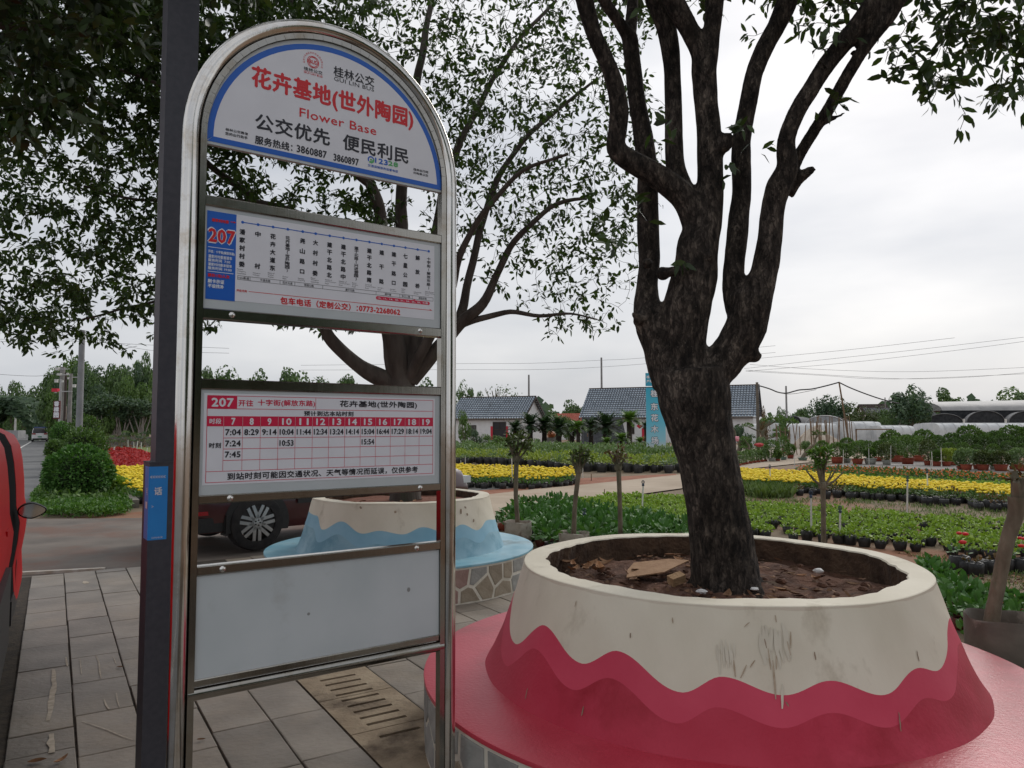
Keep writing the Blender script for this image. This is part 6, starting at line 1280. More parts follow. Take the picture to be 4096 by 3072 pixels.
# wood at the left
L4=[(330,560,330,98),(500,760,180,100),(680,960,250,99),(860,1060,280,97),(1040,1260,210,98),(740,960,390,80),(900,1100,400,79),(1060,1260,380,80),(600,800,330,85),(360,620,255,100),(440,640,190,95),(560,760,235,92),(620,840,200,88),(700,900,330,82),(820,1000,225,90),(900,1120,250,86),(980,1160,330,78),(1020,1260,190,92),(1120,1320,140,96),(380,560,430,84),(560,720,430,78),(700,860,480,74),(840,1010,500,72),(980,1150,490,73),(1110,1290,470,74),(1180,1400,300,84),(430,560,330,90)]
for i,(x0,x1,yt,d) in enumerate(L4):
    bgtree(x0,x1,yt,d,c4,'dense green tree in the wood at the left beyond the bonsai yard',400+i%7,[fm_tree,fm_shrub,fm_tree2][i%3] if i not in(13,14) else fol_mat('foliage_midgreen',(.035,.08,.016),(.09,.16,.035)),name='wood_tree',group='trees of the wood at the left',low=.10,n=3400,sz=.13)
def cD(x,y): return D(x,y)
for i,(x0,x1,yt,d) in enumerate([(430,480,788,90),(455,560,800,94),(510,600,796,92),(570,650,803,96),(620,720,803,92),(730,790,806,98),(800,900,812,100),(880,960,815,100),(300,370,790,92),(350,430,785,94)]):
    bgtree(x0,x1,yt,d,cD,'tree top of the far wood showing through the gap of the bus sign',410+i%5,[fm_tree,fol_mat('foliage_midgreen',(.035,.08,.016),(.09,.16,.035))][i%2],name='wood_tree',group='wood trees seen through the sign',n=2200)
for i,(x0,x1,yt,d,cr,fm,lb) in enumerate([(20,175,342,112,c7,fm_tree,'tall tree behind the left tiled house beside the sign'),(165,262,405,118,c7,fm_tree,'small round tree behind the left tiled roof'),(390,545,414,120,c7,fm_tree,'low tree line tree behind the ridge of the left tiled house'),(795,990,470,115,c7,fm_tree,'airy tree between the two tiled houses'),(685,790,530,92,c7,fm_tree,'dark tree against the gable of the left tiled house'),
    (620,850,345,86,c8,fm_tree2,'dark tree with ragged top behind the translucent arch'),(740,965,360,88,c8,fm_tree2,'second dark tree behind the translucent arch'),(905,1130,400,80,c8,fm_olive,'olive rounded tree right of the leaning pole'),(1100,1300,375,84,c8,fm_tree,'green tree left of the tall dark tree'),(1225,1560,285,74,c8,fm_tree2,'tall dark tree beside the grey tunnel roof'),(1310,1480,283,78,c8,fm_tree,'pointed top of the tall dark tree group'),(1560,1790,290,118,c8,fm_tree,'airy tree behind the grey tunnel roof'),(1960,2320,300,125,c8,fm_gray,'pale thin tree behind the right end of the grey tunnel'),(390,480,425,120,c8,fm_tree,'low tree right of the tiled house'),(440,560,435,125,c8,fm_tree,'low far tree in the gap beside the utility pole'),(520,660,432,122,c8,fm_tree,'low far tree left of the ragged dark tree'),(1130,1260,430,74,c8,fm_tree,'bush before the grey roofed shed'),(250,330,420,60,c8,fm_rust,'reddish tree right of the tiled house end')]):
    bgtree(x0,x1,yt,d,cr,lb,430+i,fm,n=2600 if x1-x0>200 else 1500,sz=.15 if d>100 else .12)
# bare tree
b0=at(c7(335,470),112); T=thing('bare_tree','nearly bare thin tree behind the left tiled roof','tree',(b0.x,112,-.05)); mb=MB(); rr=random.Random(3); zt_=at(c7(335,368),112).z
for q in range(16): a=rr.uniform(0,6.28); mb.tube([(0,0,0),(.1,0,zt_*.5),(math.cos(a)*2.2*rr.random(),.8*math.sin(a),zt_*rr.uniform(.85,1.02))],[.12,.08,.03],4)
mb.build('trunk',barks,T); V,F=diamond_arrays(RNG.normal(size=(90,3))*np.array([1.2,.6,.5])+np.array([1.0,0,zt_*.93]),RNG.normal(size=(90,3)),.35); np_mesh('crown',V,F,fm_tree,T)['kind']='stuff'
# distant tree belt, reads as one mass
P_=[];N_=[];rng_=np.random.default_rng(77)
for i in range(9000):
    x=rng_.uniform(-330,420); y=rng_.uniform(210,300); h=6+2.5*math.sin(x*.05)+2*math.sin(x*.13+1)+1.5*math.sin(x*.31); P_.append((x,y,rng_.uniform(0,h))); N_.append((rng_.normal(),-1,rng_.normal()*.6+.4))
V,F=diamond_arrays(np.array(P_),np.array(N_),rng_.uniform(2.0,4.5,9000),asp=.8); o=np_mesh('distant_treeline',V,F,fm_tree2); tag(o,'low distant belt of trees along the whole horizon','trees',None,'stuff')
# ============================================================ TILED HOUSES
wall_w=mat('lime_wall',(.72,.72,.72),(.80,.80,.79),scale=1.5,rough=.9,c3=(.42,.40,.37),s3=.6,lo3=.56,hi3=.75); tile_m=mat('blue_grey_tile',(.30,.36,.42),(.44,.50,.56),scale=2,rough=.45,c3=(.09,.10,.10),s3=.9,lo3=.58,hi3=.75); wood_d=mat('dark_wood',(.045,.032,.026),(.07,.05,.04),scale=5,rough=.8); couplet=mat('couplet_red',(.60,.02,.05),rough=.6); 
def house(label,corner,dirx,Lh,dep,eave,ridge,over=.45,tiles=.24,openings=(),cat='house',roofm=None,name='tiled_house'):
    """corner: front left wall corner; dirx: unit vector along the front"""
    a=math.atan2(dirx[1],dirx[0]); T=thing(name,label,cat,(*corner,0),a); T.location.z=-.05
    mb=MB(); h=eave; 
    v=[(0,0,0),(Lh,0,0),(Lh,dep,0),(0,dep,0),(0,0,h),(Lh,0,h),(Lh,dep,h),(0,dep,h),(0,dep/2,ridge-.12),(Lh,dep/2,ridge-.12)]
    mb.add(v,[(0,1,5,4),(1,2,6,9,5),(2,3,7,6),(3,0,4,8,7),(4,5,9,8),(6,7,8,9)]); mb.build('wall',wall_w,T)
    # roof of wavy courses
    V=[];F=[];M=[]; tiles=max(tiles,.30); nx=int((Lh+2*over)/tiles)*4; ny=max(6,int(math.hypot(dep/2+over,ridge-eave)/.36))
    for sgn in(0,1):
        base=len(V)
        for k in range(ny):
            for e in(0,1):
                t=(k+e)/ny; yy=-over+(dep/2+over)*t; zz=eave-over*(ridge-eave)/(dep/2)+(ridge-eave+over*(ridge-eave)/(dep/2))*t+(.11 if e==0 else .0)
                for i in range(nx+1):
                    x=-over+(Lh+2*over)*i/nx; w_=.06*math.sin(2*PI*i/4+.8); V.append((x,yy if sgn==0 else dep-yy,zz+w_))
        for k in range(2*ny-1):
            for i in range(nx):
                q=base+k*(nx+1)+i; F.append((q,q+1,q+nx+2,q+nx+1) if sgn==0 else (q+1,q,q+nx+1,q+nx+2)); M.append(1 if (k%2 or i%4==2) else 0)  # course risers and troughs coloured dark, standing in for the weak overlap shadows
    o=np_mesh('roof_tiles',np.array(V),np.array(F),[roofm or tile_m,roofm or mat('tile_joint_shade',(.08,.09,.105),rough=.9)],T,midx=M); o['kind']='stuff'
    mb=MB(); mb.tube([(-over,dep/2,ridge+.04),(Lh+over,dep/2,ridge+.04)],.09,6); mb.build('ridge_cap',wood_d if roofm is None else roofm,T)
    for xx in(-over+.03,Lh+over-.03):
        for sgn in(0,1):
            y0=-over if sgn==0 else dep+over; s_=Vector((xx,y0,eave-over*(ridge-eave)/(dep/2)-.10)); e_=Vector((xx,dep/2,ridge-.10)); mb=MB(); m=(s_+e_)/2; d=e_-s_; mb.box(m,(.05,d.length,.20),rot=Matrix.Rotation(math.atan2(d.z,d.y),3,'X')); mb.build('bargeboard',wood_d,T)
    mb=MB(); mb.box((Lh/2,-over+.06,eave-over*(ridge-eave)/(dep/2)-.06),(Lh+2*over,.05,.10)); mb.build('fascia',wood_d,T)
    for kind,x0,x1,z0,z1 in openings:
        xm,zm=(x0+x1)/2,(z0+z1)/2; w_,h_=x1-x0,z1-z0
        if kind=='door':
            mb=MB()
            for c,d in(((x0-.04,-.03,zm),(.09,.1,h_)),((x1+.04,-.03,zm),(.09,.1,h_)),((xm,-.03,z1+.04),(w_+.17,.1,.09)),((xm,-.03,z0+h_*.66),(w_,.07,.06)),((xm,-.03,z0+h_*.83),(.05,.06,h_*.33))): mb.box(c,d)
            fr_=mb.build('door_frame',wood_d,T); mb=MB(); mb.box((xm,-.008,zm),(w_,.02,h_)); mb.build('doorway',mat('doorway_dark',(.012,.012,.014),rough=.3),T)
        elif kind=='window':
            mb=MB()
            for c,d in(((x0,-.03,zm),(.07,.08,h_)),((x1,-.03,zm),(.07,.08,h_)),((xm,-.03,z1),(w_+.07,.08,.07)),((xm,-.03,z0),(w_+.07,.08,.07)),((xm,-.03,zm),(.05,.07,h_))): mb.box(c,d)
            f_=mb.build('window',wood_d,T); mb=MB(); mb.box((xm,-.008,zm),(w_,.02,h_)); mb.build('pane',mat('window_pane',(.05,.055,.05),(.10,.10,.09),scale=2,rough=.15),f_)
        elif kind=='couplet': mb=MB(); mb.box((xm,-.012,zm),(w_,.02,h_)); mb.build('red_couplet',couplet,T)
        elif kind=='diamond': mb=MB(); mb.add([(xm,-.02,z0),(x1,-.02,zm),(xm,-.02,z1),(x0,-.02,zm)],[(0,1,2,3)]); mb.build('red_diamond_paper',couplet,T)
        elif kind=='roundwin': mb=MB(); mb.lathe([(0,.03),(w_*.42,.03),(w_*.5,0)],(xm,-.01,zm),16,axis='y'); mb.build('round_window',wood_d,T)
    return T
def uvray(cr,x,y,dist): return at(cr(x,y),dist)
f1=(.92,-.39); 
r1=at(c7(530,600),80); Lh=8.6; c1=(r1.x-f1[0]*Lh,80-f1[1]*Lh)
def fpos(c0,cr,x):
    """distance along the front at which the sight column x meets the wall"""
    d=ray(*cr(x,600)); A=np.array([[f1[0],-d[0]],[f1[1],-d[1]]]); s_=np.linalg.solve(A,-np.array(c0)); return float(s_[0])
op=[]; 
for kd,xa,xb,za,zb in (('door',322,408,.0,2.25),('couplet',299,316,.35,1.85),('couplet',413,428,.35,1.85),('window',146,192,.75,1.95)): op.append((kd,fpos(c1,c7,xa),fpos(c1,c7,xb),za,zb))
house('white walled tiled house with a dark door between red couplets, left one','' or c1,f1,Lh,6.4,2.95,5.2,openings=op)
c2_=at(c7(985,600),84); c2h=(c2_.x,84.0); d=ray(*c8(213,520)); L2=float(np.linalg.solve(np.array([[f1[0],-d[0]],[f1[1],-d[1]]]),-np.array(c2h))[0])
op=[('diamond',fpos(c2h,c7,1374),fpos(c2h,c7,1416),1.55,2.15),('couplet',fpos(c2h,c7,1413),fpos(c2h,c7,1432),.2,1.6),('couplet',fpos(c2h,c7,1434),fpos(c2h,c7,1450),.2,1.6),('window',fpos(c2h,c7,1338),fpos(c2h,c7,1356),1.0,2.0),('roundwin',fpos(c2h,c8,85),fpos(c2h,c8,135),1.3,2.1),('couplet',fpos(c2h,c8,148),fpos(c2h,c8,162),1.2,1.9)]
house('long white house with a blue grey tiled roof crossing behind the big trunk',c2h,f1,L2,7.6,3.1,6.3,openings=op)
# roof top utility poles
poleg=mat('concrete_pole',(.20,.19,.185),(.27,.26,.25),scale=3,rough=.9)
def pole(label,cr,x,yt,dist,r0,r1_=None,m=poleg,name='utility_pole',xb=None,yb=None,extra=None,group=None):
    t=at(cr(x,yt),dist); bx=at(cr(xb if xb is not None else x,yb or yt),dist).x; T=thing(name,label,'pole',(bx,dist,-.05),0,group); mb=MB(); mb.tube([(0,0,0),(t.x-bx,0,t.z+.05)],[r0,r1_ or r0*.7],10); mb.build('shaft',m,T,smooth=True)
    if extra: extra(T,t.z+.05,t.x-bx)
    return T
pole('bare concrete pole behind the ridge of the left tiled house',c7,581,275,96,.16); pole('tall bare concrete pole behind the long tiled house',c7,1116,148,98,.17)
def crossarm(T,h,x):
    mb=MB(); mb.box((x,0,h-.25),(.9,.06,.06)); mb.build('crossarm',wood_d,T)
pole('brown pole at the right end of the long tiled house',c8,243,238,47,.12,m=mat('wood_pole',(.12,.10,.08),(.18,.15,.12),scale=4,rough=.9)); pole('slim grey pole behind the low white tunnel',c8,457,265,66,.11); pole('short stub pole on the horizon above the ragged dark tree',c8,685,345,105,.10); pole('little pole above the grey roofed shed',c8,1187,350,110,.11)
pole('leaning bamboo pole holding up the drooping black cable',c8,848,235,50,.07,m=bamboo,xb=917,yb=235)
def cable(label,pts,r,cr=c8,m=None,group=None,name='cable'):
    P_=[at(cr(x,y),d) for x,y,d in pts]; Q,_=smoothpath([(p,0) for p in P_],5); o_=Q[0].copy(); mb=MB(); mb.tube([q-o_ for q in Q],r,5); o=mb.build(name,m or mat('cable_black',(.03,.03,.032),rough=.6)); o.location=o_; return tag(o,label,'cable',group)
cable('thick black cable drooping from the brown pole to the leaning bamboo pole',[(245,262,47),(275,268,47.3),(340,288,47.8),(400,312,48.3),(460,318,49),(520,303,49.3),(560,294,49.5),(650,287,49.7),(760,262,49.9),(848,238,50)],.045)
cable('thick black cable running down right from the leaning bamboo pole',[(848,238,50),(930,278,50.5),(1050,325,51),(1170,365,52),(1290,395,53)],.045)
cable('thin loop of cable under the thick one',[(340,288,47.8),(440,322,49),(520,322,49.5),(600,308,49.6),(680,292,49.8)],.015); cable('thin wire down from the brown pole',[(262,270,47),(245,300,47),(225,350,47)],.015)
wirem=mat('wire_grey',(.12,.12,.13),rough=.6)
for lb,pts,cr in (('upper power line crossing behind the big trunk',[(-1100,205,120),(40,193,118),(600,190,118),(1100,168,116),(1430,150,115),(2400,60,108)],c7),('second power line just under the upper one',[(-1100,240,120),(40,237,119),(700,235,118),(1300,205,117),(2400,110,110)],c7),
  ('highest power line on the right',[(100,76,110),(920,-2,100),(1700,-90,95)],c8),('rising power line, second on the right',[(150,137,110),(700,75,105),(1400,0,100),(2212,-95,95)],c8),('rising power line, third on the right',[(180,155,110),(900,95,105),(1690,5,98),(2300,-75,92)],c8),
  ('sagging power line low on the right',[(190,106,110),(700,143,108),(1400,160,106),(2300,125,104)],c8),('lower sagging power line on the right',[(160,148,110),(700,180,108),(1300,212,106),(1800,200,105),(2300,160,104)],c8),('lowest sagging power line on the right',[(160,156,110),(700,186,108),(1250,214,107),(2300,172,104)],c8),
  ('power line over the road at the far left',[(-100,40,90),(430,25,95),(1240,62,100),(1900,90,100)],c4),('second power line over the road at the far left',[(-100,15,90),(800,20,95),(1240,105,100),(1900,130,100)],c4),('low wire over the arch at the far left',[(-100,300,90),(300,320,90),(500,290,90)],c4)):
    cable(lb,pts,.022,cr,wirem,'power lines across the sky','power_line')
# red roofed shed and black net lean-to
rs=at(c7(895,600),102); house('low house with a red sheet roof between the two tiled houses',(at(c7(775,600),102).x,102),(.96,-.28),6.5,5,2.7,3.6,roofm=mat('red_sheet_roof',(.42,.11,.07),(.5,.15,.1),scale=2,rough=.6),name='small_house')
netm=mat('shade_net',(.022,.024,.027),(.045,.047,.05),scale=3,rough=.95,bump=.3)
T=thing('net_shelter','dark shade net slung against the left end of the long tiled house','shelter',(*at(c7(1130,700),74).xy,-.05)); mb=MB(); nx_,ny_=26,8
xa=at(c7(990,700),74).x-T.location.x; xb_=at(c7(1290,700),74).x-T.location.x
for i in range(nx_+1):
    for k in range(ny_+1):
        t=k/ny_; x=xa+(xb_-xa)*i/nx_+.9*(1-t)*(-.5 if i<nx_/2 else .1); mb.v.append((x,-1.2*(1-t)+2.5*t,.05+2.75*t-.12*math.sin(i*.9)*math.sin(PI*t)+.05*math.sin(i*2.3)*(1-t)))
for i in range(nx_):
    for k in range(ny_): q=i*(ny_+1)+k; mb.f.append((q,q+ny_+1,q+ny_+2,q+1)); mb.m.append(0)
mb.build('net',netm,T,smooth=True); mb=MB(); mb.box(((xa+xb_)/2,2.6,1.4),(xb_-xa,.1,2.8)); mb.build('back_net',netm,T)
for x in(xa+.3,(xa+xb_)/2,xb_-.3): mb=MB(); mb.tube([(x,-.3,0),(x,-.3,1.1)],.04,6); mb.build('post',bamboo,T)
# stone wall with orange pot between the cycads
p=at(c7(748,760),66); T=thing('garden_wall','short stone garden wall seen between the cycad trunks','wall',(p.x,66,-.05)); mb=MB(); mb.box((0,0,.4),(1.6,.3,.8)); w_=mb.build('wall_core',mat('mortar_grey',(.28,.26,.23),rough=.9),T)
rr=random.Random(2)
for k in range(3):
    x=-.78
    while x<.7: l=rr.uniform(.22,.4); mb=MB(); mb.box((x+l/2,-.155,.15+k*.25),(l-.03,.05,.21)); mb.build('stone',mat('stone_grey',(.2,.2,.2)),w_); x+=l
o=lump('orange_jar',(.42,.42,.34),mat('orange_glaze',(.35,.10,.03),(.42,.14,.05),scale=3,rough=.5),Vector((p.x,66,1.05)),'round orange jar standing on the short stone wall between the cycads','jar')
# ============================================================ BANNER
bd=at(c7(1520,885),38.5); T=thing('banner_sign','tall blue vertical banner board with white characters left of the big trunk','sign',(bd.x,38.5,0)); bl=at(c7(1451,885),38.5); br=at(c7(1592,888),38.5); tt=at(c7(1451,370),38.5); x0=bl.x-bd.x; x1=br.x-bd.x; z0=bl.z; z1=tt.z
m,n,l,bb=node_mat('banner_print'); tcb=n.new('ShaderNodeTexCoord'); sx=n.new('ShaderNodeSeparateXYZ'); l.new(tcb.outputs['Object'],sx.inputs[0]); cr_=n.new('ShaderNodeValToRGB'); mrr=n.new('ShaderNodeMapRange'); mrr.inputs[1].default_value=z0; mrr.inputs[2].default_value=z1; l.new(sx.outputs[2],mrr.inputs[0]); l.new(mrr.outputs[0],cr_.inputs[0])
e=cr_.color_ramp.elements; e[0].position=.13; e[0].color=(.60,.58,.56,1); e[1].position=1; e[1].color=(.04,.42,.60,1); q=e.new(.24); q.color=(.32,.60,.70,1); q=e.new(.5); q.color=(.14,.52,.68,1)
l.new(cr_.outputs[0],bb.inputs['Base Color']); bb.inputs['Roughness'].default_value=.6
mb=MB(); mb.box(((x0+x1)/2,0,(z0+z1)/2),(x1-x0,.08,z1-z0)); bo=mb.build('board',m,T); 
mb=MB(); mb.box(((x0+x1)/2,.08,(z0+z1)/2),(.08,.08,z1-z0+1.6)); mb.build('post',poleg,T)
s0=at(c7(1441,262),38.5); s1=at(c7(1500,358),38.5); mb=MB(); mb.box(((s0.x+s1.x)/2-bd.x,0,(s0.z+s1.z)/2),(s1.x-s0.x,.06,s0.z-s1.z)); b2=mb.build('top_board',mat('banner_blue',(.04,.36,.52),rough=.6),T)
pw=Print(-.046); pk_=Print(-.043); cs=.36; u0=at(c7(1482,600),38.5).x-bd.x
for ch,yc in(('桂',412),('东',510),('花',592),('木',675),('场',760)):
    zc=at(c7(1500,yc),38.5).z; pw.text(ch,u0,u0+cs,zc-cs/2,zc+cs/2,.014); pk_.text(ch,u0-.01,u0+cs+.01,zc-cs/2-.01,zc+cs/2+.01,.034)
pk_.put('lettering_outline',mat('outline_grey',(.06,.08,.10),rough=.6),bo); pw.put('lettering',print_w,bo)
pw=Print(-.036); pw.text('桂林',s0.x-bd.x+.05,s0.x-bd.x+.36,s0.z-.28,s0.z-.14,.008); pw.text('产地',s0.x-bd.x+.05,s0.x-bd.x+.36,s0.z-.52,s0.z-.36,.008); pw.put('lettering',print_w,b2)
# ============================================================ CYCADS
def cycad_parts(seed,fm):
    rng=np.random.default_rng(seed); V=[];F=[]
    for i in range(80):
        az=rng.uniform(0,2*PI); el=rng.uniform(-.15,1.25); L=rng.uniform(.95,1.15); pts=[]; d=np.array([math.cos(az)*math.cos(el),math.sin(az)*math.cos(el),math.sin(el)]); p=np.zeros(3); dz=0
        for k in range(8): pts.append(p.copy()); p=p+d*L/7; d=d+np.array([0,0,-.13]); d/=np.linalg.norm(d)
        sd=np.cross(d,[0,0,1.]); sd/=max(np.linalg.norm(sd),1e-6)
        for k in range(7):
            w_=.24*math.sin(PI*(k+.7)/8)+.02
            for s_ in(-1,1): b0=len(V); V+= [pts[k],pts[k+1],(pts[k]+pts[k+1])/2+sd*s_*w_+np.array([0,0,.05*w_])+(pts[k+1]-pts[k])*.9]; F.append((b0,b0+1,b0+2))
    return np.array(V),np.array(F)
cyc_t=[]
for sd_,fm in((1,fm_cycad),(2,fm_cycad),(3,fol_mat('foliage_fresh',(.06,.14,.015),(.14,.24,.04)))):
    V,F=cycad_parts(sd_,fm); mb=MB(); mb.lathe([(.0,-1.1),(.17,-1.1),(.15,-.6),(.17,-.1),(.12,.05),(0,.08)],(0,0,0),10,wob=.06); tv=np.array(mb.v); tf=np.array([(f[0],f[i],f[i+1]) for f in mb.f for i in range(1,len(f)-1)]); cyc_t.append((V,F,fm,tv,tf))
trunk_c=mat('cycad_trunk',(.02,.016,.013),(.05,.04,.03),scale=12,rough=.95,bump=1)
def cycad(label,x,yc,yb,fw,dist,k,cr=c7):
    c=at(cr(x,yc),dist); r=at(cr(x+fw/2,yc),dist).x-c.x; zb=-.05; T=thing('cycad',label,'cycad',(c.x,dist,zb),0,'cycads before the tiled houses'); V,F,fm,tv,tf=cyc_t[k]; o=np_mesh('fronds',V*r,F,fm,T); o.location=(0,0,c.z-zb); hh=c.z-zb; mb=MB(); mb.tube([(0,0,0),(0,0,hh*.5),(0,0,hh)],[r*.24,r*.19,r*.2],9); mb.build('trunk',trunk_c,T,smooth=True)
for a in (('wide dark cycad left of the door of the left tiled house',478,672,0,150,64,0),('tall dark cycad right of the red couplet door',590,650,0,215,62,1),('dark cycad overlapping the gable of the left tiled house',695,650,0,190,63,0),('dark cycad in the middle of the row',800,672,0,210,61,1),('bright green cycad before the net shelter',945,665,0,150,58,2),('dark cycad left of the net shelter',900,690,0,170,64,0),('largest dark cycad in front of the net shelter',1150,665,0,255,60,1),('dark leaning cycad beside the largest one',1040,660,0,170,63,0),('tall bright green cycad right of the net shelter',1322,612,0,200,57,2),('low bright green cycad, left of two',1155,775,0,115,52,2),('low bright green cycad, right of two',1265,752,0,140,52,2),('low green cycad before the banner',1400,772,0,110,53,2),('small dark cycad behind the red diamond paper',1440,655,0,90,76,0)): cycad(*a)
# dark shrubs before the houses
for (x0,x1,yt,d,fm,lb) in ((45,155,545,60,fm_shrub,'tall dark shrub standing before the left end of the left tiled house'),(130,235,680,56,fm_tree2,'dark bush beside the window of the left tiled house'),(215,330,715,55,fm_shrub,'round bush before the white wall'),(290,420,725,54,fm_shrub,'bush before the door of the left tiled house'),(360,440,735,56,fm_shrub,'small bush beside the door'),(75,210,755,52,fm_shrub,'low bush near the sign post'),(690,930,575,78,fm_shrub,'green hedge shrub behind the cycads'),(820,930,590,74,fm_tree,'second green shrub behind the cycads'),(20,80,760,54,fm_shrub,'low bush seen right against the sign post'),(600,690,745,58,fm_shrub,'little bush behind the cycad trunks')):
    bgtree(x0,x1,yt,d,c7,lb,450,fm,cat='shrub',name='garden_shrub',n=1500,sz=.14,low=.02,trunk=True)
for (x0,x1,yt,d,fm,lb) in ((60,175,500,46,fm_tree2,'dark garden tree between the big trunk and the house end'),(110,240,600,44,fm_shrub,'round dark shrub beside the pink ball'),(225,330,605,43,fm_gray,'greyish shrub right of the pink ball'),(395,480,440,55,fm_shrub,'slim shrub behind the cloud pruned bonsai'),(560,660,640,42,fm_shrub,'green shrub behind the leaning stump')):
    bgtree(x0,x1,yt,d,c8,lb,455,fm,cat='shrub',name='garden_shrub',n=1400,sz=.14,low=.03)
lump('pink_ball',(.2,.2,.15),mat('pink_cloth',(.62,.18,.24),(.70,.28,.32),scale=4,rough=.7),Vector((*at(c8(92,655),42).xy,at(c8(92,655),42).z)),'round pink cushion shape beside the big trunk','cushion',5)
lump('red_pile',(.3,.25,.12),mat('red_cloth',(.35,.02,.03),(.5,.05,.05),scale=5,rough=.8),at(c8(262,700),41),'dark red heap among the shrubs behind the small red pots','heap',6)
# tarpaulin heap
T=at(c8(705,700),57); mb=MB(); n=48
for k in range(15):
    for j in range(n):
        a=2*PI*j/n; t=k/14; r=1-t; rx=1.95*r+.0; ry=1.2*r; z=1.5*math.sin(PI/2*t)**.8*(1-.25*math.cos(a)); f=1+.10*math.sin(a*7+t*4)+.06*math.sin(a*15+2*t); mb.v.append((rx*math.cos(a)*f+.15*t,ry*math.sin(a)*f,z+.05*math.sin(a*9+t*8)*r))
for k in range(14):
    for j in range(n): mb.f.append((k*n+j,k*n+(j+1)%n,(k+1)*n+(j+1)%n,(k+1)*n+j)); mb.m.append(0)
mb.f.append(tuple(14*n+j for j in range(n))); mb.m.append(0)
o=mb.build('tarpaulin_heap',mat('tarpaulin',(.42,.35,.27),(.58,.50,.41),scale=1.6,rough=.8,bump=.8,bscale=5,c3=(.20,.17,.14),s3=1.3,lo3=.58,hi3=.7),smooth=True); o.location=(T.x,T.y,-.05); tag(o,'heap covered with a wrinkled beige tarpaulin behind the green bowl','heap')
rr=random.Random(8)
for i in range(22):
    x=640+rr.random()*330; d=47+rr.random()*4; t=at(c8(x+rr.uniform(-22,22),rr.uniform(480,530)),d); b0=at(c8(x,620),d); Tk=MB(); v=Vector((t.x-b0.x,0,t.z+.05)); Tk.tube([(0,0,0),v],.03,5); o=Tk.build('bamboo_cane',bamboo); o.location=(b0.x,d,-.05); tag(o,'thin bamboo cane in the bare trellis before the white tunnel','cane','bamboo canes of the trellis')
for i in range(9):
    x=380+i*26; d=44; b0=at(c8(x,640),d); t=at(c8(x+rr.uniform(-30,30),rr.uniform(540,580)),d); Tk=MB(); Tk.tube([(0,0,0),Vector((t.x-b0.x,0,t.z+.05))],.028,5); o=Tk.build('bamboo_cane',bamboo); o.location=(b0.x,d,-.05); tag(o,'bamboo prop among the cloud pruned bonsai','cane','bamboo props by the bonsai')
# ============================================================ TUNNELS AND NET HOUSES
plas=mat('white_plastic_film',(.60,.61,.61),(.70,.70,.69),scale=2,rough=.95,spec=.15,c3=(.50,.51,.52),s3=.7); plas_g=mat('clouded_film',(.22,.23,.24),(.33,.34,.35),scale=2.5,rough=.4); net_g=mat('grey_net_roof',(.14,.14,.145),(.20,.20,.20),scale=1.2,rough=.95); hoopm=mat('hoop_steel',(.42,.42,.42),rough=.5,metal=.5)
def tunnel(label,x0,x1,yt,dist,cr,m,name='plastic_tunnel',dep=4,endm=None,hoops=0,ystart=None,sq=.28,skew=0):
    a=at(cr(x0,yt),dist); b=at(cr(x1,yt),dist+skew); H_=a.z+.05; H2=b.z+.05; T=thing(name,label,'greenhouse',(a.x,dist,-.05)); L=b.x-a.x; n=14; mb=MB()
    for xx,yy,hh in((0,0,H_),(L/2,skew/2,(H_+H2)/2),(L,skew,H2)):
        for j in range(n+1): t=PI*j/n; mb.v.append((xx,yy+dep/2-dep/2*math.copysign(abs(math.cos(t))**sq,math.cos(t)),hh*abs(math.sin(t))**sq))
    for k in range(2):
        for j in range(n): q=k*(n+1)+j; mb.f.append((q,q+n+1,q+n+2,q+1)); mb.m.append(0)
    mb.build('cover',m,T,smooth=True)
    mb=MB(); mb.v+= mb.v; 
    for xx,yy,hh in((0,0,H_),(L,skew,H2)): 
        e=MB(); e.add([(xx,yy+dep/2-dep/2*math.copysign(abs(math.cos(PI*j/n))**sq,math.cos(PI*j/n)),hh*abs(math.sin(PI*j/n))**sq) for j in range(n+1)],[tuple(range(n+1))]); e.build('end_wall',endm or m,T)
    for i in range(hoops):
        xx=L*(i+.5)/hoops; yy=skew*(i+.5)/hoops; hh=H_+(H2-H_)*(i+.5)/hoops; h_=MB(); h_.tube([(xx,yy+dep/2-(dep/2+.02)*math.copysign(abs(math.cos(PI*j/n))**sq,math.cos(PI*j/n)),(hh+.02)*abs(math.sin(PI*j/n))**sq) for j in range(n+1)],.025,5); h_.build('hoop',plas,T)
    return T
tunnel('long low white plastic tunnel behind the tarpaulin heap',425,1125,541,62,c8,plas,hoops=9); tunnel('near end of the low white tunnel beside the house end',215,262,543,60,c8,plas)
tunnel('gabled white plastic tunnel end right of the long low tunnel',930,1165,528,60,c8,plas,hoops=3); tunnel('small white plastic tunnel between the dark trees and shrubs',1172,1410,558,58,c8,plas,hoops=4); tunnel('long white plastic tunnel at the right edge behind the shrubs',1592,2420,540,57,c8,plas,hoops=10,skew=-2)
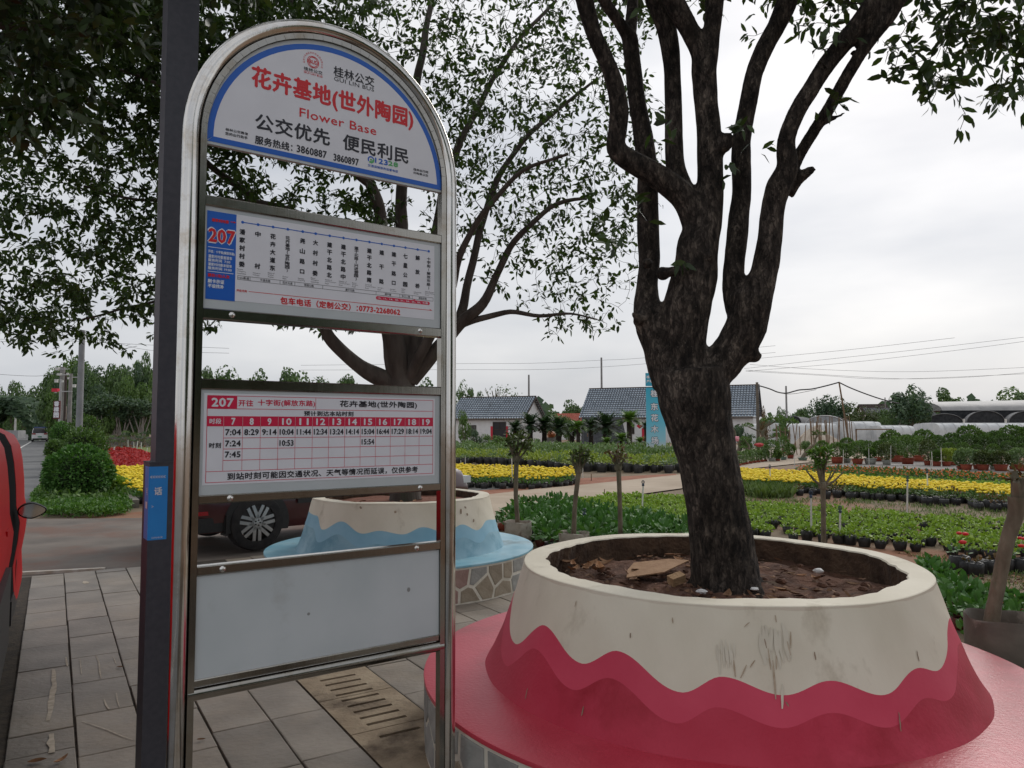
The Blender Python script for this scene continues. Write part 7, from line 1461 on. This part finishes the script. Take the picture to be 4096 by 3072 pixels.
def arch_end(label,x0,x1,yt,yb,dist,cr,m,roofm,L=14,name='arched_net_house',rim=True,cat='greenhouse'):
    """barrel vault seen from its open end"""
    a=at(cr(x0,yb),dist); b=at(cr(x1,yb),dist); t=at(cr((x0+x1)/2,yt),dist); cx=(a.x+b.x)/2; rx=(b.x-a.x)/2; zb=max(a.z,.5); rz_=t.z-zb; T=thing(name,label,cat,(cx,dist,-.05)); n=18; mb=MB(); z0=zb+.05
    P0=[(rx*math.cos(PI*j/n),0,z0+rz_*math.sin(PI*j/n)) for j in range(n+1)]; kx=L*.5
    mb.add(P0+[(x+kx,L,z) for x,_,z in P0],[(j,j+1,n+2+j,n+1+j) for j in range(n)]); mb.build('vault',roofm,T,smooth=True)
    e=MB(); e.add([(p[0]*.985,.05,p[2]-.02) for p in P0]+[(-rx,.05,0),(rx,.05,0)],[tuple(range(n+1)),(n,0,n+2,n+1)]); e.build('end_net',m,T)
    if rim: h_=MB(); h_.tube(P0,.04,6); h_.build('hoop',hoopm if m is plas_g else net_g,T)
    for x in(-rx,rx): h_=MB(); h_.tube([(x,0,0),(x,0,z0)],.05,6); h_.build('post',hoopm,T)
    return T
arch_end('dark net arch left of the clouded arch',470,572,487,545,74,c8,netm,net_g); arch_end('net arch with clouded plastic front and steel rim',602,885,484,545,70,c8,plas_g,net_g); arch_end('dark net arch just behind the long white tunnel, right',700,905,490,545,76,c8,netm,net_g)
# big tunnel house at the right: pale roof ridge above, dark net bays below
a=at(c8(1530,385),82); b=at(c8(2420,362),80); T=thing('net_greenhouse','broad grey roofed greenhouse at the right with dark net bays','greenhouse',(a.x,82,-.05)); L=b.x-a.x; zt=a.z+.05; zt2=b.z+.05; zl=at(c8(1530,447),78).z+.05; n=12; mb=MB()
for xx,h1 in((-1.5,zt),(L,zt2)):
    for j in range(n+1): t=PI*j/n; mb.v.append((xx+ (3.2 if xx<0 else 0)*math.sin(t)*0,-4.5*math.cos(t),zl+(h1-zl)*math.sin(t)))
mb.f=[(j,j+n+1,j+n+2,j+1) for j in range(n)]+[tuple(range(n+1)),tuple(range(2*n+1,n,-1))]; mb.m=[0]*len(mb.f); mb.build('roof',mat('silver_sheet',(.27,.265,.26),(.36,.35,.34),scale=1,rough=.6,stretch=(1,1,1)),T,smooth=R(40))
mb=MB(); mb.box((L/2-.8,-4.3,(zl)/2),(L+1.5,.12,zl)); mb.build('front_net',netm,T)
for i,(x0,x1,yt) in enumerate(((1490,1765,470),(1790,2075,447),(2100,2380,450))): arch_end(['left','middle','right'][i]+' dark arched bay in front of the grey greenhouse',x0,x1,yt,535,74,c8,netm,net_g,L=3.5)
for x in(1768,2076): pole('white post with bracket between the dark net bays' if x<2000 else 'second white post between the dark net bays',c8,x,508,72,.10,.10,m=pvc,name='greenhouse_post')
# grey shed roof and far house
house('grey roofed shed half hidden by the dark trees',(at(c8(1100,470),90).x,90),(.97,-.22),7,6,2.6,4.0,roofm=net_g,name='shed'); house('pale far house with a low dark roof above the trees',(at(c8(1035,420),135).x,135),(.98,-.2),4.0,5,4.7,5.9,roofm=wood_d,name='far_house',tiles=.6)
# steel frame before the tunnel
p=at(c8(1105,640),54); T=thing('steel_frame','open brown frame standing before the gabled white tunnel','frame',(p.x,54,-.05)); 
for c,d in(((-1.3,0,.75),(.08,.08,1.5)),((1.3,0,.75),(.08,.08,1.5)),((0,0,1.5),(2.68,.08,.08))): mb=MB(); mb.box(c,d); mb.build('bar',bamboo,T)
# ============================================================ LEFT SIDE: PLANTING STRIP
def ball_shrub(label,x0,x1,yt,yb,cr,seed,fm,n=5200,L=.075,name='clipped_shrub',z0=-.05,core=.86,sq=.96,trunk=True,base=None):
    b0=gp(cr((x0+x1)/2,yb),z0); y=b0.y+(0 if base is None else base); l=at(cr(x0,yt),y); r=at(cr(x1,yt),y); t=at(cr((x0+x1)/2,yt),y); rx=(r.x-l.x)/2; H_=t.z-z0; cx=(l.x+r.x)/2; T=thing(name,label,'shrub',(cx,y+rx*.6,z0)); rng=np.random.default_rng(seed)
    q=unit(rng.normal(size=(n,3))); lump_=1+.035*np.sin(q[:,0]*6+seed)+.03*np.sin(q[:,2]*9+q[:,1]*5); rad=(core+(1-core)*rng.random(n)**.7)*lump_; P_=np.sign(q)*abs(q)**sq*rad[:,None]*np.array([rx,rx,H_/2])+np.array([0,0,H_/2]); P_[:,2]=np.maximum(P_[:,2],.03)
    d=q+rng.normal(size=(n,3))*.5+np.array([0,0,.25]); V,F=leaf_arrays(P_,d,rng.uniform(.6,1.2,n)*L,L*.55,rng=rng); np_mesh('foliage',V,F,fm,T)['kind']='stuff'
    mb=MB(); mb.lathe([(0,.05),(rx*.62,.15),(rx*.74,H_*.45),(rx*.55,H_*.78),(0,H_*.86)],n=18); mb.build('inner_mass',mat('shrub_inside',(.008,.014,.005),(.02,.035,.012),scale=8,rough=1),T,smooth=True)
    mb=MB(); mb.tube([(0,0,0),(0,0,H_*.5)],[.07,.05],6); mb.build('trunk',barks,T); return T
fm_ball=fol_mat('foliage_ball',(.035,.11,.018),(.11,.24,.045))
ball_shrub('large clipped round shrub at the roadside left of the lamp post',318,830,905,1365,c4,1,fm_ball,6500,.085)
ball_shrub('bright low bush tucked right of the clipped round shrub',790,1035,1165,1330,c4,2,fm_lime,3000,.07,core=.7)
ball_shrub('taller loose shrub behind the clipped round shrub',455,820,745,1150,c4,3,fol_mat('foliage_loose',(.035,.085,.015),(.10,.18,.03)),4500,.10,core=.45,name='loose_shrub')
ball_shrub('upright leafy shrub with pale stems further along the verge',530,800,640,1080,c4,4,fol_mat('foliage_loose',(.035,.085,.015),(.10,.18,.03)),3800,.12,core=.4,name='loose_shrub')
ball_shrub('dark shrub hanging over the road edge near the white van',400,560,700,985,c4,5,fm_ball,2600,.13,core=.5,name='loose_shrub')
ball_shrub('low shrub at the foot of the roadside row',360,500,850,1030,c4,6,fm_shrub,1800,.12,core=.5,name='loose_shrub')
def cover(name,label,poly,n,h,L,fm,seed,z=-.05,cat='ground cover'):
    rng=np.random.default_rng(seed); xs=[p[0] for p in poly]; ys=[p[1] for p in poly]; P_=[]
    while len(P_)<n:
        x,y=rng.uniform(min(xs),max(xs)),rng.uniform(min(ys),max(ys))
        if inpoly(x,y,poly): P_.append((x,y,z+h*rng.random()**.5*(.75+.25*math.sin(x*4)*math.sin(y*3))))
    P_=np.array(P_); d=rng.normal(size=(n,3))*.7; d[:,2]+=.7; V,F=leaf_arrays(P_,d,rng.uniform(.6,1.2,n)*L,L*.5,rng=rng); o=np_mesh(name,V,F,fm); return tag(o,label,cat,None,'stuff')
cover('ground_cover','bright green ground cover spreading round the clipped shrub',[gp(c4(*p))[:2] for p in((255,1330),(310,1270),(1030,1320),(1095,1420),(1020,1455),(760,1480),(560,1478),(360,1475),(270,1400))],15000,.20,.075,fol_mat('foliage_cover',(.04,.12,.012),(.11,.22,.03)),1)
cover('verge_cover','green undergrowth along the roadside verge',[st(18,-.2)[:2],st(18,1.6)[:2],st(60,2.2)[:2],st(60,-.3)[:2]],9000,.30,.13,fm_shrub,2)
kerbm=mat('kerb_stone',(.14,.13,.11),(.22,.20,.17),scale=6,rough=.9,bump=.5)
k0=gp(c4(870,1140)); k1=gp(c4(1125,1395)); v=k1-k0; nk=14
for i in range(nk):
    a=k0+v*(i/nk); b_=k0+v*((i+.97)/nk); m_=(a+b_)/2; mb=MB(); mb.box((0,0,0),((b_-a).length,.14,.18)); o=mb.build('kerb_block',kerbm); o.location=(m_.x,m_.y,.03); o.rotation_euler=(0,0,math.atan2(v.y,v.x)); tag(o,'weathered kerb block between the shrubs and the yellow flower bed','kerb block','kerb blocks beside the left flower bed')
flat('lawn',[gp(c4(*p)) for p in((820,905),(1500,900),(1560,965),(840,968))],-.045,mat('lawn_green',(.10,.13,.025),(.17,.19,.045),scale=2,rough=.95,bump=.5,coords='World'))
flat('beige_footpath',[gp(c4(*p)) for p in((850,968),(1500,962),(1500,985),(1000,990))],-.043,path_m)
# dark red plot: a low dome of leaves
mcx=gp(c4(985,1060)); T=thing('red_mound','bright crimson mound left of the lamp post beyond the yellow flowers','mound',(mcx.x,mcx.y,-.05)); mb=MB(); n=40; l_e=gp(c4(800,1060)).x; rw=abs(mcx.x-l_e)*1.0; ht=.75
rm_=mat('crimson_chips',(.26,.012,.014),(.40,.03,.03),scale=4,rough=.9,bump=1,bscale=20)
for k in range(11):
    for j in range(n): a=2*PI*j/n; t=k/10; f=1+.08*math.sin(a*5)+.05*math.sin(a*11); mb.v.append(((1-t)*rw*1.25*f*math.cos(a),(1-t)*3.2*f*math.sin(a),ht*math.sin(PI/2*t)**.7+.05*math.sin(a*6+t*9)*(1-t)))
for k in range(10):
    for j in range(n): mb.f.append((k*n+j,k*n+(j+1)%n,(k+1)*n+(j+1)%n,(k+1)*n+j)); mb.m.append(0)
mb.build('heap',rm_,T,smooth=True)
rng_=np.random.default_rng(4); nn=2600; a=rng_.uniform(0,2*PI,nn); r=rng_.random(nn)**.5; P_=np.stack([r*rw*1.25*np.cos(a),r*3.2*np.sin(a),ht*np.sin(PI/2*(1-r))**.7+.03],1); V,F=leaf_arrays(P_,rng_.normal(size=(nn,3))+np.array([0,0,.8]),.10,.06,rng=rng_); np_mesh('petals',V,F,fol_mat('petal_crimson',(.30,.012,.014),(.5,.04,.04)),T)['kind']='stuff'
for bs,tp,lb in (((845,1035),(870,895),'left leaning white stake at the crimson mound'),((870,1052),(874,898),'upright white stake crossing the left one at the mound'),((912,1078),(950,908),'right leaning white stake before the crimson mound'),((1062,918),(1062,850),'white stake on the lawn'),((1110,922),(1110,868),'short white stake on the lawn'),((1130,960),(1143,858),'slanting white stake with a tag on the lawn'),((1172,932),(1172,870),'thin white stake right on the lawn'),((1218,948),(1224,915),'last short white stake beside the lamp post')):
    stick('stake',c4,bs,tp,.03,lb,'stake','white stakes left of the lamp post')
# bonsai yard
rr=random.Random(31)
for i in range(26):
    x=800+i*19+rr.uniform(-8,8); d=rr.uniform(58,68); bonsai('grey stemmed bonsai in the crowded bonsai yard before the wood',x,905,d,rr.uniform(75,130),c4,'g' if i%3 else 'r',500+i,2,rr.uniform(-.6,.6),[fm_gray,fm_olive,fm_tree2][i%3],wpx=26,group='bonsai in the yard before the wood')
for i,x in enumerate((720,770,920,960,1010,1140,1190)):
    d=72; b0=at(c4(x,760),d); T=thing('bare_stem_tree','multi stemmed pale grey tree at the front of the wood','tree',(b0.x,d,-.05),0,'pale stemmed trees at the front of the wood'); mb=MB(); r2=random.Random(i)
    for q in range(5): dx_=r2.uniform(-.9,.9); mb.tube([(0,0,0),(dx_*.4,0,1.2),(dx_,r2.uniform(-.3,.3),2.6),(dx_*1.3,0,3.6)],[.07,.06,.05,.03],5)
    mb.build('trunk',mat('pale_bark',(.20,.18,.155),(.28,.25,.22),scale=3,rough=.9),T); c=bpy.data.objects.new('crown',crown_mesh(40+i%3,1200,8,.16,fm_tree2)); C.objects.link(c); c.parent=T; k_=r2.uniform(.7,1.3); c.scale=(1.3*k_,1.3*k_,.9*k_); c.location=(r2.uniform(-.3,.3),0,3.3+r2.uniform(-.5,.8)); c['kind']='stuff'
# yard wall, poles, lanterns
mb=MB(); a=at(c4(760,800),69); b_=at(c4(1500,800),69); T=thing('yard_wall','low grey stone edging behind the bonsai rows','wall',(a.x,69,-.05)); mb.box(((b_.x-a.x)/2,0,.45),(b_.x-a.x,.3,.9)); mb.build('wall_body',mat('grey_blockwork',(.13,.125,.12),(.2,.19,.18),scale=2,rough=.95,bump=.6),T)
pole('tall grey lamp column rising out of the roadside shrubs',c4,683,-60,27.5,.125,.10,m=mat('zinc_pole',(.20,.205,.215),(.26,.265,.275),scale=3,rough=.6,metal=.2),name='lamp_column')
pole('concrete power pole, left one of the roadside cluster',c4,521,245,58,.22,.18); pole('dark steel pole in the middle of the roadside cluster',c4,548,290,57,.10,.09,m=wood_d); pole('concrete power pole, right one of the roadside cluster',c4,588,300,56,.16,.13); pole('thin pale pole of the roadside cluster',c4,506,345,57,.10,.09,m=hoopm)
lant=mat('lantern_white',(.62,.62,.60),rough=.5)
for i,(x,y,w_,h_) in enumerate(((476,262,24,20),(494,308,26,14),(468,362,22,22),(560,305,14,12),(656,318,18,28),(616,403,22,20),(566,340,10,12),(463,455,14,12),(519,365,12,12))):
    d=54; c=at(c4(x,y),d); sx_=d/729/8.295; mb=MB(); mb.box((0,0,0),(w_*sx_,w_*sx_*.8,h_*sx_)); mb.box((0,0,h_*sx_*.56),(w_*sx_*1.15,w_*sx_*.95,.05)); o=mb.build('white_lantern',lant); o.location=c; tag(o,['topmost white lantern box left of the power poles','flat white lantern just under the topmost one','square white lantern left of the power poles','small white lantern right of the power poles','tall white lantern beside the lamp column','white lantern between the poles and the lamp column','tiny white lamp right of the power poles','white lamp under the crossarm','round white lamp on the left power pole'][i],'lantern','lanterns of the roadside pole cluster')
d=54; 
for i,(xa,xb_,y) in enumerate(((440,600,448),(465,580,310),(600,680,330),(465,560,262))):
    a=at(c4(xa,y),d); b_=at(c4(xb_,y),d); mb=MB(); mb.tube([(0,0,0),b_-a],.035,5); o=mb.build('bracket_arm',hoopm); o.location=a; tag(o,['longest crossarm of the roadside poles, with the red box','crossarm under the topmost lantern','crossarm reaching to the lamp column','top crossarm of the roadside poles'][i],'crossarm','crossarms on the roadside poles')
mb=MB(); mb.box((0,0,0),(.42,.3,.24)); o=mb.build('red_box',couplet); o.location=at(c4(462,437),d); tag(o,'small red box on the longest crossarm of the roadside poles','box')
T=thing('vertical_sign','dark red vertical sign with three white characters beside the power poles','sign',(*at(c4(472,600),54).xy,0)); a=at(c4(452,525),54); b_=at(c4(500,675),54); mb=MB(); mb.box((0,0,(a.z+b_.z)/2),(b_.x-a.x,.12,a.z-b_.z)); bo=mb.build('board',mat('sign_dark_red',(.10,.012,.012),rough=.6),T); mb=MB(); mb.tube([(0,.1,0),(0,.1,a.z)],.06,6); mb.build('post',wood_d,T)
pw=Print(-.065); sx_=54/729/8.295
for ch,yc in(('香',550),('樟',597),('园',643)): zc=at(c4(470,yc),54).z; pw.text(ch,-20*sx_,20*sx_,zc-20*sx_,zc+20*sx_,.02)
pw.put('lettering',print_w,bo)
T=thing('vertical_sign','second red sign with pale lettering behind the power poles','sign',(*at(c4(522,610),59).xy,0)); mb=MB(); a=at(c4(498,570),59); b_=at(c4(548,680),59); mb.box((0,0,(a.z+b_.z)/2),(b_.x-a.x,.12,a.z-b_.z)); mb.build('board',mat('sign_pale',(.30,.27,.26),(.38,.2,.19),scale=2,rough=.7),T)
# vine covered arch over the road, trees beyond
ac=at(c4(120,600),105); T=thing('vine_arch','dark vine covered arch spanning the road at the far left','arch',(ac.x,105,-.05)); s_=105/729/8.295; rin=215*s_; hin=(770-555)*s_; P_=[];Nn=[]; rng_=np.random.default_rng(3); nn=5200
for i in range(nn):
    a=rng_.uniform(-.05,PI+.05); th=rng_.uniform(0,1); ro=1+ (.26+.16*math.sin(a*7)*.4)*th; P_.append((rin*ro*math.cos(a)*(1.02),rng_.uniform(-2.5,2.5),(hin*(1+.62*th))*max(math.sin(a),-.05)+.2)); Nn.append((math.cos(a),-.8,math.sin(a)))
V,F=diamond_arrays(np.array(P_),np.array(Nn)+rng_.normal(size=(nn,3))*.4,rng_.uniform(.5,1.0,nn),asp=.8); np_mesh('foliage',V,F,fm_tree2,T)['kind']='stuff'
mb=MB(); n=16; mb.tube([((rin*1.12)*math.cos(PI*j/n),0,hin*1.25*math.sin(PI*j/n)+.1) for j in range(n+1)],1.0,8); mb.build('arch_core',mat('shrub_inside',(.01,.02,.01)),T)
for i,(x0,x1,yt,d) in enumerate([(-120,60,390,150),(20,230,372,155),(180,420,385,150),(-60,140,560,190),(100,330,565,185),(250,420,520,150),(300,440,430,125)]): bgtree(x0,x1,yt,d,c4,'green tree beyond the vine arch at the far left' if i<6 else 'tree between the vine arch and the power poles',470+i%3,fm_tree,name='roadside_tree',group='trees beyond the vine arch' if i<6 else None,n=1800,sz=.14)
pole('pale lamp pole seen through the vine arch',c4,132,598,150,.22,.15,m=pvc,name='lamp_column')
mb=MB(); a=at(c4(-30,765),128); mb.box((0,0,.7),(9,2,1.4)); o=mb.build('concrete_barrier',mat('barrier_grey',(.3,.3,.3),(.4,.4,.4),scale=1,rough=.9)); o.location=(a.x,128,-.05); tag(o,'pale grey concrete block beyond the arch at the far left','barrier')
# unseen street trees, added behind the camera's right shoulder to darken the steel's reflections
for i,(x,y,h_,w_) in enumerate(((5.9,-4.2,6.5,2.6),(8.2,-8.2,6.5,2.8),(12.5,-6.5,7.0,3.2),(11.0,-12.5,7.0,3.2),(17.5,-10.5,8.0,4.0))):
    T=thing('reflection_tree','unseen street tree added behind the camera to darken the steel reflections','tree',(x,y,-.05),0,'street trees added behind the camera'); c=bpy.data.objects.new('crown',crown_mesh(700+i%2,2600,14,.12,fm_tree2)); C.objects.link(c); c.parent=T; c.scale=(w_,w_,(h_-1.2)/2); c.location=(0,0,(h_+1.2)/2); c['kind']='stuff'
    mb=MB(); mb.tube([(0,0,0),(.1,0,1.6),(0,.1,h_*.6)],[.2,.16,.1],8); mb.build('trunk',barks,T)
